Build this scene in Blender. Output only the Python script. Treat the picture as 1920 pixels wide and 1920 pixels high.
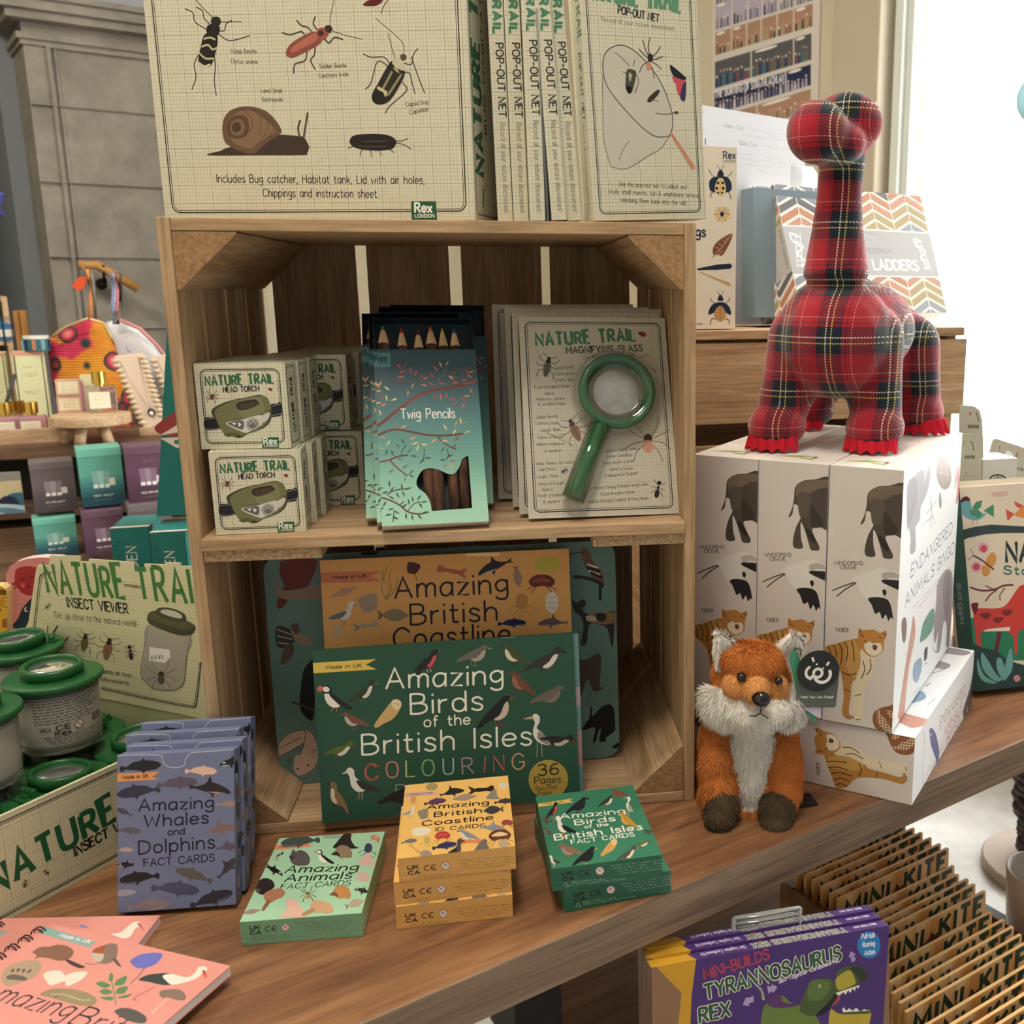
import bpy, math, random
from mathutils import Vector, Matrix, Euler
from mathutils.noise import noise as pnoise
random.seed(7)
for _o in list(bpy.data.objects): bpy.data.objects.remove(_o)
scene = bpy.context.scene
C = scene.collection
# ------------------------------------------------------------------ camera, world, lights, exposure
CAM = (1945.25, -0.166159, -0.214784, 0.000741, 0.311353, -1.044225, 0.560175)   # focal in px of 1920, yaw, pitch, roll, x, y, z
def cam_axes():
    f, yaw, pitch, roll, cx, cy, cz = CAM
    fw = Vector((-math.sin(yaw)*math.cos(pitch), math.cos(yaw)*math.cos(pitch), math.sin(pitch)))
    r = Vector((math.cos(yaw), math.sin(yaw), 0)); u = r.cross(fw)
    c, s = math.cos(roll), math.sin(roll)
    return c*r+s*u, -s*r+c*u, fw
AX = cam_axes(); CP = Vector(CAM[4:7])
cd = bpy.data.cameras.new('camera'); co = bpy.data.objects.new('camera', cd); C.objects.link(co)
co.matrix_world = Matrix(((AX[0].x, AX[1].x, -AX[2].x, CP.x), (AX[0].y, AX[1].y, -AX[2].y, CP.y), (AX[0].z, AX[1].z, -AX[2].z, CP.z), (0, 0, 0, 1)))
cd.sensor_width = 36; cd.lens = 36*CAM[0]/1920; cd.shift_x = -320/1920; cd.clip_start = .02; cd.clip_end = 100
cd.dof.use_dof = True; cd.dof.focus_distance = 1.15; cd.dof.aperture_fstop = 11
scene.camera = co
vs = scene.view_settings
vs.view_transform = 'Standard'; vs.look = 'None'; vs.gamma = 1; vs.exposure = 0.0; vs.use_curve_mapping = False
w = bpy.data.worlds.new('world'); scene.world = w; w.use_nodes = True
bg = w.node_tree.nodes['Background']; bg.inputs[0].default_value = (1, .96, .9, 1); bg.inputs[1].default_value = .33
def area(name, loc, to, size, power, col, sizey=None, spread=None):
    l = bpy.data.lights.new(name, 'AREA'); l.energy = power; l.color = col; l.size = size
    if sizey: l.shape = 'RECTANGLE'; l.size_y = sizey
    if spread: l.spread = spread
    o = bpy.data.objects.new(name, l); C.objects.link(o); o.location = loc
    o.rotation_euler = (Vector(to)-Vector(loc)).to_track_quat('-Z', 'Y').to_euler()
    return o
area('ceiling_spot', (.15, -.15, 2.3), (.25, -.15, 0), .12, 9, (1, .84, .66))
area('ceiling_spot', (.95, .55, 2.3), (.5, .0, 0), .12, 13, (1, .86, .70))
area('ceiling_spot', (.1, -.75, 2.4), (.2, -.1, .1), .5, 24, (1, .89, .77))
area('ceiling_spot', (-1.4, 1.3, 2.3), (-1.0, 1.9, .3), .4, 34, (1, .90, .76))
area('window_daylight', (2.75, 1.35, 1.0), (.6, .35, .2), 1.6, 36, (.93, .97, 1), 2.2)
# ------------------------------------------------------------------ helpers
def ray(px, py):
    return (AX[0]*((px-1280)/CAM[0])+AX[1]*(-(py-960)/CAM[0])+AX[2])
def at(px, py, Y):
    d = ray(px, py); return CP+d*((Y-CP.y)/d.y)
def onz(px, py, Z):
    d = ray(px, py); return CP+d*((Z-CP.z)/d.z)
def lin(h):
    h = h.lstrip('#'); c = [int(h[i:i+2], 16)/255 for i in (0, 2, 4)]
    return tuple((x/12.92 if x <= .04045 else ((x+.055)/1.055)**2.4) for x in c)+(1,)
MATS = {}
def mat(name, col='#ffffff', rough=.5, metal=0, spec=.5, attr=False, trans=0, emit=None, coat=0, alpha=1, ior=1.45, nodes=None):
    if name in MATS: return MATS[name]
    m = bpy.data.materials.new(name); m.use_nodes = True; nt = m.node_tree; b = nt.nodes['Principled BSDF']
    b.inputs['Base Color'].default_value = lin(col); b.inputs['Roughness'].default_value = rough; b.inputs['Metallic'].default_value = metal
    b.inputs['Specular IOR Level'].default_value = spec; b.inputs['Transmission Weight'].default_value = trans; b.inputs['IOR'].default_value = ior
    b.inputs['Coat Weight'].default_value = coat; b.inputs['Alpha'].default_value = alpha
    if emit: b.inputs['Emission Color'].default_value = lin(col); b.inputs['Emission Strength'].default_value = emit
    if attr:
        a = nt.nodes.new('ShaderNodeAttribute'); a.attribute_name = 'Col'; nt.links.new(a.outputs['Color'], b.inputs['Base Color'])
    if nodes: nodes(nt, b)
    MATS[name] = m; return m
def nd(nt, t, **k):
    n = nt.nodes.new(t)
    for a, v in k.items():
        if a in n.inputs: n.inputs[a].default_value = v
        else: setattr(n, a, v)
    return n
def ramp(nt, fac, stops):
    r = nt.nodes.new('ShaderNodeValToRGB'); nt.links.new(fac, r.inputs[0]); e = r.color_ramp.elements
    while len(e) < len(stops): e.new(.5)
    for i, (p, c) in enumerate(stops): e[i].position = p; e[i].color = lin(c)
    return r.outputs[0]
def wood(c1, c2, c3, scale=(3, 60, 60), rough=.5, bump=.15, rot=(0, 0, 0), ring=.0):
    def f(nt, b):
        tc = nd(nt, 'ShaderNodeTexCoord'); mp = nd(nt, 'ShaderNodeMapping'); mp.inputs['Scale'].default_value = scale; mp.inputs['Rotation'].default_value = rot
        nt.links.new(tc.outputs['Object'], mp.inputs[0])
        n1 = nd(nt, 'ShaderNodeTexNoise', Scale=1., Detail=6., Roughness=.62, Distortion=.6); nt.links.new(mp.outputs[0], n1.inputs['Vector'])
        col = ramp(nt, n1.outputs[0], [(.30, c1), (.5, c2), (.72, c3)])
        m2 = nd(nt, 'ShaderNodeMapping'); m2.inputs['Scale'].default_value = tuple(s*5 for s in scale); m2.inputs['Rotation'].default_value = rot; nt.links.new(tc.outputs['Object'], m2.inputs[0])
        n2 = nd(nt, 'ShaderNodeTexNoise', Scale=1., Detail=3., Roughness=.5); nt.links.new(m2.outputs[0], n2.inputs['Vector'])
        mx = nd(nt, 'ShaderNodeMix', data_type='RGBA', blend_type='MULTIPLY'); mx.inputs[0].default_value = .55
        nt.links.new(col, mx.inputs[6]); nt.links.new(ramp(nt, n2.outputs[0], [(.3, '#a0a0a0'), (.6, '#ffffff')]), mx.inputs[7])
        nt.links.new(mx.outputs[2], b.inputs['Base Color'])
        bp = nd(nt, 'ShaderNodeBump', Strength=bump, Distance=.001); nt.links.new(n2.outputs[0], bp.inputs['Height']); nt.links.new(bp.outputs[0], b.inputs['Normal'])
    return f
def speck(c1, c2, scale, rough=.6, bump=.3, dist=.001, detail=4, lo=.35, hi=.65, kind='noise', stretch=(1, 1, 1)):
    def f(nt, b):
        tc = nd(nt, 'ShaderNodeTexCoord'); mp = nd(nt, 'ShaderNodeMapping'); mp.inputs['Scale'].default_value = stretch; nt.links.new(tc.outputs['Object'], mp.inputs[0])
        n1 = nd(nt, 'ShaderNodeTexNoise', Scale=scale, Detail=float(detail), Roughness=.65); nt.links.new(mp.outputs[0], n1.inputs['Vector'])
        nt.links.new(ramp(nt, n1.outputs[0], [(lo, c1), (hi, c2)]), b.inputs['Base Color'])
        bp = nd(nt, 'ShaderNodeBump', Strength=bump, Distance=dist); nt.links.new(n1.outputs[0], bp.inputs['Height']); nt.links.new(bp.outputs[0], b.inputs['Normal'])
    return f
CARD = mat('printed_card', rough=.42, spec=.35, attr=True)
GLOSS = mat('glossy_card', rough=.2, spec=.5, attr=True)
MATT = mat('matt_paint', rough=.75, spec=.25, attr=True)
POPLAR = mat('poplar_wood', rough=.6, nodes=wood('#a4845f', '#bd9d77', '#cdb08c', (55, 55, 3)))
POPLAR_X = mat('poplar_wood_across', rough=.6, nodes=wood('#a4845f', '#c0a07a', '#cfb38f', (3, 55, 55)))
ENDGRAIN = mat('rough_end_grain', rough=.9, nodes=speck('#8d6a48', '#b08e66', 220, bump=.6, detail=6))
ROUGHCUT = mat('rough_cut_edge', rough=.9, nodes=speck('#8a6e50', '#d3b68e', 420, bump=1, dist=.002, detail=5, stretch=(.5, 1, 1)))
WALNUT = mat('walnut_table', rough=.42, nodes=wood('#6b4630', '#8c6243', '#a87c56', (2.6, 26, 26), bump=.08))
WALNUT_E = mat('walnut_edge', rough=.5, nodes=wood('#665143', '#88705b', '#a08870', (2.2, 40, 75), bump=.12))
class MB:
    """collects coloured faces; build() links them as one mesh object"""
    def __init__(s): s.v = []; s.f = []; s.c = []; s.m = []; s.sm = []
    def poly(s, pts, col='#ffffff', m=0, sm=False):
        b = len(s.v); s.v += [tuple(p) for p in pts]; s.f.append(tuple(range(b, b+len(pts)))); s.c.append(col); s.m.append(m); s.sm.append(sm)
    def mesh(s, vs, fs, col='#ffffff', m=0, sm=False):
        b = len(s.v); s.v += [tuple(p) for p in vs]
        for i, f in enumerate(fs): s.f.append(tuple(b+k for k in f)); s.c.append(col if isinstance(col, str) else col[i]); s.m.append(m); s.sm.append(sm)
    def box(s, a, b, col='#ffffff', m=0, faces=None, M=None):
        """faces: colours for -y +y -x +x -z +z"""
        x0, y0, z0 = a; x1, y1, z1 = b
        v = [Vector(p) for p in ((x0, y0, z0), (x1, y0, z0), (x1, y1, z0), (x0, y1, z0), (x0, y0, z1), (x1, y0, z1), (x1, y1, z1), (x0, y1, z1))]
        if M: v = [M @ p for p in v]
        f = [(0, 1, 5, 4), (2, 3, 7, 6), (3, 0, 4, 7), (1, 2, 6, 5), (3, 2, 1, 0), (4, 5, 6, 7)]
        s.mesh(v, f, faces or col, m)
    def prism(s, prof, axis, a, b, col='#ffffff', m=0, capm=None, M=None):
        """profile of (p,q) points swept along axis 'x','y' or 'z' from a to b"""
        mk = {'x': lambda p, q, t: (t, p, q), 'y': lambda p, q, t: (p, t, q), 'z': lambda p, q, t: (p, q, t)}[axis]
        n = len(prof); v = [Vector(mk(p, q, a)) for p, q in prof]+[Vector(mk(p, q, b)) for p, q in prof]
        if M: v = [M @ p for p in v]
        s.mesh(v, [(i, (i+1) % n, (i+1) % n+n, i+n) for i in range(n)], col, m)
        cm = m if capm is None else capm
        s.mesh(v, [tuple(range(n-1, -1, -1)), tuple(range(n, 2*n))], col, cm)
    def lathe(s, prof, n=32, col='#ffffff', m=0, M=None, sm=True, ax=None):
        v = []; k = len(prof)
        for i in range(n):
            a = 2*math.pi*i/n
            for r, z in prof: v.append(Vector((r*math.cos(a), r*math.sin(a), z)))
        if M: v = [M @ p for p in v]
        fs = []
        for i in range(n):
            j = (i+1) % n
            for q in range(k-1):
                fs.append((i*k+q, j*k+q, j*k+q+1, i*k+q+1))
        s.mesh(v, fs, col, m, sm)
    def tube(s, path, r, n=8, col='#ffffff', m=0, cap=True, closed=False):
        P = [Vector(p) for p in path]; v = []; k = len(P)
        R = r if isinstance(r, (list, tuple)) else [r]*k
        up = Vector((0, 0, 1))
        for i, p in enumerate(P):
            t = (P[(i+1) % k]-P[i-1]) if (closed or 0 < i < k-1) else (P[1]-P[0] if i == 0 else P[-1]-P[-2])
            t.normalize(); a = t.cross(up)
            if a.length < .05: a = t.cross(Vector((1, 0, 0)))
            a.normalize(); b = t.cross(a)
            for j in range(n):
                q = 2*math.pi*j/n; v.append(p+a*(R[i]*math.cos(q))+b*(R[i]*math.sin(q)))
        fs = [(i*n+j, i*n+(j+1) % n, ((i+1) % k)*n+(j+1) % n, ((i+1) % k)*n+j) for i in range(k if closed else k-1) for j in range(n)]
        if cap and not closed: fs += [tuple(range(n-1, -1, -1)), tuple((k-1)*n+j for j in range(n))]
        s.mesh(v, fs, col, m, True)
    def ball(s, c, r, col='#ffffff', m=0, nu=20, nv=12, M=None):
        r = r if isinstance(r, (tuple, list)) else (r, r, r); v = []; c = Vector(c)
        for i in range(nv+1):
            t = math.pi*i/nv
            for j in range(nu):
                p = 2*math.pi*j/nu; q = Vector((r[0]*math.sin(t)*math.cos(p), r[1]*math.sin(t)*math.sin(p), r[2]*math.cos(t)))
                v.append(c+(M @ q if M else q))
        s.mesh(v, [(i*nu+j, (i+1)*nu+j, (i+1)*nu+(j+1) % nu, i*nu+(j+1) % nu) for i in range(nv) for j in range(nu)], col, m, True)
    def build(s, name, mats=None, parent=None, loc=(0, 0, 0), rot=(0, 0, 0), bevel=0, sub=0):
        me = bpy.data.meshes.new(name); me.from_pydata([tuple(p) for p in s.v], [], s.f)
        a = me.color_attributes.new('Col', 'FLOAT_COLOR', 'CORNER'); buf = []; cache = {}
        for f, c in zip(s.f, s.c):
            if c not in cache: cache[c] = lin(c)
            buf += list(cache[c])*len(f)
        a.data.foreach_set('color', buf)
        me.polygons.foreach_set('material_index', s.m); me.polygons.foreach_set('use_smooth', s.sm)
        for m in (mats if isinstance(mats, (list, tuple)) else [mats or CARD]): me.materials.append(m)
        o = bpy.data.objects.new(name, me); C.objects.link(o); o.location = loc; o.rotation_euler = rot
        if parent: o.parent = parent
        if bevel:
            b = o.modifiers.new('bevel', 'BEVEL'); b.width = bevel; b.segments = 2; b.limit_method = 'ANGLE'; b.angle_limit = math.radians(50)
        if sub:
            b = o.modifiers.new('sub', 'SUBSURF'); b.levels = sub; b.render_levels = sub
        return o
def tag(o, label=None, cat=None, group=None, kind=None):
    if label: o['label'] = label
    if cat: o['category'] = cat
    if group: o['group'] = group
    if kind: o['kind'] = kind
    return o
def empty(name, loc=(0, 0, 0), rot=(0, 0, 0)):
    o = bpy.data.objects.new(name, None); C.objects.link(o); o.location = loc; o.rotation_euler = rot; o.empty_display_size = .02; return o
def copy_tree(o, parent=None):
    c = o.copy(); C.objects.link(c)
    if parent: c.parent = parent
    for ch in [k for k in o.children if k.name in bpy.data.objects]: copy_tree(ch, c)
    return c
def xf(loc, rot): return Matrix.Translation(loc) @ Euler(rot).to_matrix().to_4x4()
# ------------------------------------------------------------------ lettering: a single-stroke alphabet (cap height 10)
G = {}
def _font(t):
    for ln in t.strip().splitlines():
        ch, rest = ln[0], ln[2:]; p = rest.split(';'); st = []
        for q in p[1:]:
            sm = q.startswith('~'); pts = [tuple(float(x) for x in a.split(',')) for a in q.lstrip('~').split()]
            st.append((sm, pts))
        G[ch] = (float(p[0]), st)
_font('''A 7;0,0 3.5,10 7,0;1.2,3.4 5.8,3.4
B 6;0,0 0,10;~0,10 3,10 5,9 5,6.5 3.4,5.4 0,5.2;~0,5.2 3.6,5.2 5.8,4 5.8,1.4 3.5,0 0,0
C 7;~7,8 5,9.8 2.6,9.8 .4,7.5 0,5 .4,2.5 2.6,.2 5,.2 7,2
D 7;0,0 0,10;~0,10 3,9.8 6,8.2 7,5 6,1.8 3,.2 0,0
E 5.5;5.5,10 0,10 0,0 5.5,0;0,5.2 4.6,5.2
F 5.2;5.2,10 0,10 0,0;0,5.2 4.4,5.2
G 7.4;~7,8 5,9.8 2.6,9.8 .4,7.5 0,5 .4,2.5 2.6,.2 5,.2 7.2,2;7.3,1.6 7.3,4.6 4.4,4.6
H 6.5;0,0 0,10;6.5,0 6.5,10;0,5.2 6.5,5.2
I 0.01;0,0 0,10
J 4;4,10 4,3;~4,3 3.4,.6 2,0 .5,.6 0,2
K 6.2;0,0 0,10;6,10 0,4.2;2,5.8 6.2,0
L 5;0,10 0,0 5,0
M 8.4;0,0 .8,10 4.2,2.6 7.6,10 8.4,0
N 6.8;0,0 0,10 6.8,0 6.8,10
O 7.6;~3.8,10 1.2,9 0,5 1.2,1 3.8,0 6.4,1 7.6,5 6.4,9 3.8,10
P 5.6;0,0 0,10;~0,10 3,10 5.4,9.2 5.6,7 4.8,5.2 3,4.6 0,4.5
Q 7.6;~3.8,10 1.2,9 0,5 1.2,1 3.8,0 6.4,1 7.6,5 6.4,9 3.8,10;4.8,2.4 7.6,-.6
R 6;0,0 0,10;~0,10 3,10 5.2,9.2 5.4,7.2 4.6,5.6 3,5 0,4.9;2.6,5 6,0
S 5.6;~5.4,8.4 4,9.8 2,9.9 .5,8.6 .5,6.8 2,5.6 4,4.8 5.5,3.4 5.4,1.4 3.8,.1 1.8,0 0,1.6
T 6.4;0,10 6.4,10;3.2,10 3.2,0
U 6.6;0,10 0,3;~0,3 .8,.8 3.3,0 5.8,.8 6.6,3;6.6,3 6.6,10
V 6.8;0,10 3.4,0 6.8,10
W 9.6;0,10 2.4,0 4.8,8 7.2,0 9.6,10
X 6.4;0,0 6.4,10;0,10 6.4,0
Y 6.4;0,10 3.2,5 6.4,10;3.2,5 3.2,0
Z 6;0,10 6,10 0,0 6,0
a 5;~5,5.6 3.6,6.5 1.6,6.3 .2,4.6 0,2.6 .8,.5 2.4,0 4,1 5,3;5,6.4 5,0
b 5;0,10 0,0;~0,3.4 1,5.8 2.8,6.5 4.6,5.4 5,3.2 4.4,.9 2.6,0 .9,.6 0,2.6
c 4.6;~4.6,5.4 3,6.5 1.2,6 0,4.2 0,2.4 1.2,.4 3,0 4.6,1.1
d 5;5,10 5,0;~5,3.4 4,5.8 2.2,6.5 .4,5.4 0,3.2 .6,.9 2.4,0 4.1,.6 5,2.6
e 4.9;~0,3.4 4.9,3.5 4.4,5.7 2.6,6.5 .8,5.6 0,3.4 .6,1 2.4,0 4.7,1
f 3.4;~3.4,9.4 2.2,10 1.2,8.8 1.1,7 1.1,0;0,6.2 3,6.2
g 5;~5,5.2 3.6,6.5 1.6,6.3 .2,4.8 .2,2.8 1.4,1.2 3.2,1.3 5,3;~5,6.4 5,-1.4 3.6,-3 1.6,-3 .2,-2
h 4.8;0,10 0,0;~0,4 1.4,6.2 3.2,6.5 4.6,5.2 4.8,3.4 4.8,0
i 0.01;0,6.3 0,0;0,8.9 0,9.3
j 1.6;~1.6,6.3 1.6,-1.4 .8,-2.8 0,-2.8;1.6,8.9 1.6,9.3
k 4.4;0,10 0,0;4.1,6.3 0,2.6;1.5,3.9 4.4,0
l 0.01;0,10 0,0
m 7.6;0,6.4 0,0;~0,4.2 1.1,6.1 2.6,6.4 3.7,5.2 3.8,3.6 3.8,0;~3.8,4.2 4.9,6.1 6.4,6.4 7.5,5.2 7.6,3.6 7.6,0
n 4.8;0,6.4 0,0;~0,4 1.4,6.1 3.2,6.5 4.6,5.2 4.8,3.4 4.8,0
o 5.2;~2.6,6.5 .7,5.6 0,3.3 .7,.9 2.6,0 4.5,.9 5.2,3.3 4.5,5.6 2.6,6.5
p 5;0,6.4 0,-3;~0,3.4 1,5.8 2.8,6.5 4.6,5.4 5,3.2 4.4,.9 2.6,0 .9,.6 0,2.6
q 5;5,6.4 5,-3;~5,3.4 4,5.8 2.2,6.5 .4,5.4 0,3.2 .6,.9 2.4,0 4.1,.6 5,2.6
r 2.9;0,6.4 0,0;~0,3.8 .9,5.7 2.9,6.3
s 4;~4,5.4 2.6,6.5 .9,6.3 .3,5 1.2,3.8 2.9,3.1 4,1.9 3.5,.4 1.8,0 0,.9
t 3.2;~1.2,9 1.2,1.6 1.8,.2 3.2,.2;0,6.2 3.1,6.2
u 4.8;~0,6.3 0,2 .9,.3 2.4,0 4,1 4.8,2.6;4.8,6.3 4.8,0
v 4.6;0,6.3 2.3,0 4.6,6.3
w 7;0,6.3 1.8,0 3.5,5 5.2,0 7,6.3
x 4.4;0,6.3 4.4,0;4.4,6.3 0,0
y 4.6;0,6.3 2.4,.4;4.6,6.3 1.2,-3
z 4.4;0,6.3 4.4,6.3 0,0 4.4,0
0 5.4;~2.7,10 .6,8.5 0,5 .6,1.5 2.7,0 4.8,1.5 5.4,5 4.8,8.5 2.7,10
1 2;0,8 2,10 2,0
2 5;~0,8 1.2,9.8 3.4,9.9 4.8,8.2 4.4,6 2,2.8 0,0;0,0 5,0
3 5;~0,8.8 2.2,10 4.4,9 4.4,6.6 2,5.3;~2,5.3 4.6,4.6 5,2.4 3.8,.4 1.8,0 0,1.2
4 5.4;4.2,0 4.2,10 0,3 5.4,3
5 5;4.6,10 .8,10 .4,5.6;~.4,5.6 2.6,6.3 4.6,5.2 5,3 3.8,.6 1.8,0 0,1
6 5.2;~4.6,9.6 2.4,9.4 .6,7 0,3.6 .8,.8 2.8,0 4.8,1.2 5,3.6 3.6,5.5 1.6,5.2 .2,3.6
7 5;0,10 5,10 1.4,0
8 5.2;~2.6,5.4 .6,6.6 .6,9 2.6,10 4.6,9 4.6,6.6 2.6,5.4 .2,3.8 .2,1.2 2.6,0 5,1.2 5,3.8 2.6,5.4
9 5.2;~5,6 4.2,4.2 2.4,3.8 .4,5 .2,8 2,10 4.2,9.6 5.1,7.2 4.8,3 2.8,.2 1,.2
- 3.6;0,4.6 3.6,4.6
! 0.01;0,10 0,3;0,.6 0,0
, 0.6;.6,.6 0,-1.6
. 0.01;0,.5 0,0
& 7;~7,0 3,5 1,7.6 2,9.8 3.8,9.2 3.6,7 .6,4 .2,1.8 2,0 4.4,.6 6.6,4
£ 5;~5,8.6 3.4,10 1.8,9 1.6,6 1.6,3 0,0;0,0 5,0;0,4.8 4,4.8
' 0.01;0,10 0,8.4
( 2;~2,11 .4,8 .4,2 2,-1
) 2;~0,11 1.6,8 1.6,2 0,-1
@ 5;~4.6,1.2 2,.2 .2,2.4 .2,5 1.6,6.3 3.6,6 4.2,4;.4,3.4 3.4,3.4''')
def catmull(P, closed=False, n=5):
    k = len(P); out = []
    if k < 3: return list(P)
    for i in range(k if closed else k-1):
        if closed: p0, p1, p2, p3 = P[i-1], P[i], P[(i+1) % k], P[(i+2) % k]
        else: p0, p1, p2, p3 = P[max(i-1, 0)], P[i], P[i+1], P[min(i+2, k-1)]
        for j in range(n):
            t = j/n; t2 = t*t; t3 = t2*t
            out.append(tuple(.5*(2*p1[a]+(p2[a]-p0[a])*t+(2*p0[a]-5*p1[a]+4*p2[a]-p3[a])*t2+(3*p1[a]-p0[a]-3*p2[a]+p3[a])*t3) for a in (0, 1)))
    if not closed: out.append(P[-1])
    return out
def clip_poly(P, x0, y0, x1, y1):
    for ax, lim, sg in ((0, x0, 1), (0, x1, -1), (1, y0, 1), (1, y1, -1)):
        out = []; k = len(P)
        for i in range(k):
            a, b = P[i], P[(i+1) % k]; da = (a[ax]-lim)*sg; db = (b[ax]-lim)*sg
            if da >= 0: out.append(a)
            if (da < 0) != (db < 0):
                t = da/(da-db); out.append((a[0]+(b[0]-a[0])*t, a[1]+(b[1]-a[1])*t))
        P = out
        if len(P) < 3: return []
    return P
class Face:
    """a printed face of a thing: local origin o, unit directions u and v, size w x h (metres). Elements stack in thin layers."""
    def __init__(s, mb, o, u, v, w, h, M=None, m=0, eps=1.6e-5):
        s.mb = mb; s.o = Vector(o); s.u = Vector(u).normalized(); s.v = Vector(v).normalized(); s.n = s.u.cross(s.v); s.w = w; s.h = h; s.m = m; s.done = []; s.eps = eps; s.M = M; s.quiet = False
        if M is not None:
            Mi = M.inverted(); s.cp = Mi @ CP; s.R = Mi.to_3x3()
    def pix(s, px, py):
        d = s.R @ ray(px, py); t = (s.o-s.cp).dot(s.n)/d.dot(s.n); p = s.cp+d*t-s.o
        return (p.dot(s.u), p.dot(s.v))
    def add(s, P, col, lay=None):
        P = clip_poly(P, 0, 0, s.w, s.h)
        if len(P) < 3: return
        xs = [p[0] for p in P]; ys = [p[1] for p in P]; bb = (min(xs), min(ys), max(xs), max(ys))
        if lay is None:
            lay = 1
            for q, l in s.done:
                if l >= lay and not (q[2] < bb[0] or q[0] > bb[2] or q[3] < bb[1] or q[1] > bb[3]): lay = l+1
        if not s.quiet: s.done.append((bb, lay))
        off = s.n*(s.eps*lay+6e-5)
        A = sum(P[i][0]*P[(i+1) % len(P)][1]-P[(i+1) % len(P)][0]*P[i][1] for i in range(len(P)))
        if A < 0: P = P[::-1]
        s.mb.poly([s.o+s.u*a+s.v*b+off for a, b in P], col, s.m)
    def layer(s, bb):
        lay = 1
        for q, l in s.done:
            if l >= lay and not (q[2] < bb[0] or q[0] > bb[2] or q[3] < bb[1] or q[1] > bb[3]): lay = l+1
        return lay
    def stroke(s, P, wd, col, lay=None, caps=True):
        if len(P) < 2: return
        if lay is None:
            xs = [p[0] for p in P]; ys = [p[1] for p in P]; lay = s.layer((min(xs), min(ys), max(xs), max(ys)))
        h = wd/2; L = []; R = []; k = len(P)
        for i in range(k):
            a = P[max(i-1, 0)]; b = P[min(i+1, k-1)]; dx, dy = b[0]-a[0], b[1]-a[1]; l = math.hypot(dx, dy) or 1e-9
            nx, ny = -dy/l, dx/l; sc = 1
            if 0 < i < k-1:
                ex, ey = P[i][0]-a[0], P[i][1]-a[1]; m = math.hypot(ex, ey) or 1e-9; c = abs((-ey/m)*nx+(ex/m)*ny); sc = min(1/max(c, .35), 1.8)
            L.append((P[i][0]+nx*h*sc, P[i][1]+ny*h*sc)); R.append((P[i][0]-nx*h*sc, P[i][1]-ny*h*sc))
        Q = L+R; xs = [p[0] for p in Q]; ys = [p[1] for p in Q]; s.done.append(((min(xs), min(ys), max(xs), max(ys)), lay)); s.quiet = True
        for i in range(k-1): s.add([L[i], R[i], R[i+1], L[i+1]], col, lay)
        if caps and wd > .0004:
            for e, q in ((0, 1), (k-1, k-2)):
                dx, dy = P[e][0]-P[q][0], P[e][1]-P[q][1]; l = math.hypot(dx, dy) or 1e-9; dx /= l; dy /= l
                s.add([(P[e][0]-dy*h*.99, P[e][1]+dx*h*.99), (P[e][0]+dx*h*.7-dy*h*.6, P[e][1]+dy*h*.7+dx*h*.6), (P[e][0]+dx*h*.7+dy*h*.6, P[e][1]+dy*h*.7-dx*h*.6), (P[e][0]+dy*h*.99, P[e][1]-dx*h*.99)], col, lay)
        s.quiet = False
    def text(s, t, a, b, hgt, wd, col, bounce=0, sp=2.4, seed=1, slant=0, caps=True):
        """text along the baseline a -> b, cap height hgt, stroke width wd (metres)"""
        rnd = random.Random(seed); adv = [3.5 if c == ' ' else G[c][0] for c in t]; tot = sum(adv)+sp*(len(t)-1)
        dx, dy = b[0]-a[0], b[1]-a[1]; l = math.hypot(dx, dy); dx /= l; dy /= l; sx = l/tot; sy = hgt/10; x = 0
        for c, ad in zip(t, adv):
            if c != ' ':
                z = 1+bounce*(rnd.random()*2-1); y0 = bounce*6*(rnd.random()-.5)
                for sm, pts in G[c][1]:
                    Q = [((x+p+slant*q)*sx, (q*z+y0)*sy) for p, q in pts]
                    if sm: Q = catmull(Q, n=3 if hgt < .006 else 5)
                    s.stroke([(a[0]+dx*p-dy*q, a[1]+dy*p+dx*q) for p, q in Q], wd, col, None, caps)
            x += ad+sp
    def grid(s, col='#b9b48f', col2='#a39c78', st=.0033, major=5, lw=.00022, inset=0):
        n = int(s.w/st)
        for i in range(1, n+1):
            x = i*st; w_ = lw*(1.8 if i % major == 0 else 1); s.add([(x-w_/2, inset), (x+w_/2, inset), (x+w_/2, s.h-inset), (x-w_/2, s.h-inset)], col2 if i % major == 0 else col, 1)
        for i in range(1, int(s.h/st)+1):
            y = i*st; w_ = lw*(1.8 if i % major == 0 else 1); s.add([(inset, y-w_/2), (s.w-inset, y-w_/2), (s.w-inset, y+w_/2), (inset, y+w_/2)], col2 if i % major == 0 else col, 2)
        s.done = [((0, 0, s.w, s.h), 2)]
    def border(s, ins, r, wd, col='#2c2a22', gap=None):
        for k, (i, w_) in enumerate(((ins, wd), (ins+(gap or wd*2.2), wd*.55))):
            P = []; rr = max(r-k*(gap or 0), .0005)
            for cx, cy, a0 in ((s.w-i-rr, s.h-i-rr, 0), (i+rr, s.h-i-rr, 90), (i+rr, i+rr, 180), (s.w-i-rr, i+rr, 270)):
                for q in range(0, 91, 18): t = math.radians(a0+q); P.append((cx+rr*math.cos(t), cy+rr*math.sin(t)))
            P.append(P[0]); s.stroke(P, w_, col, 3, False)
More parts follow.
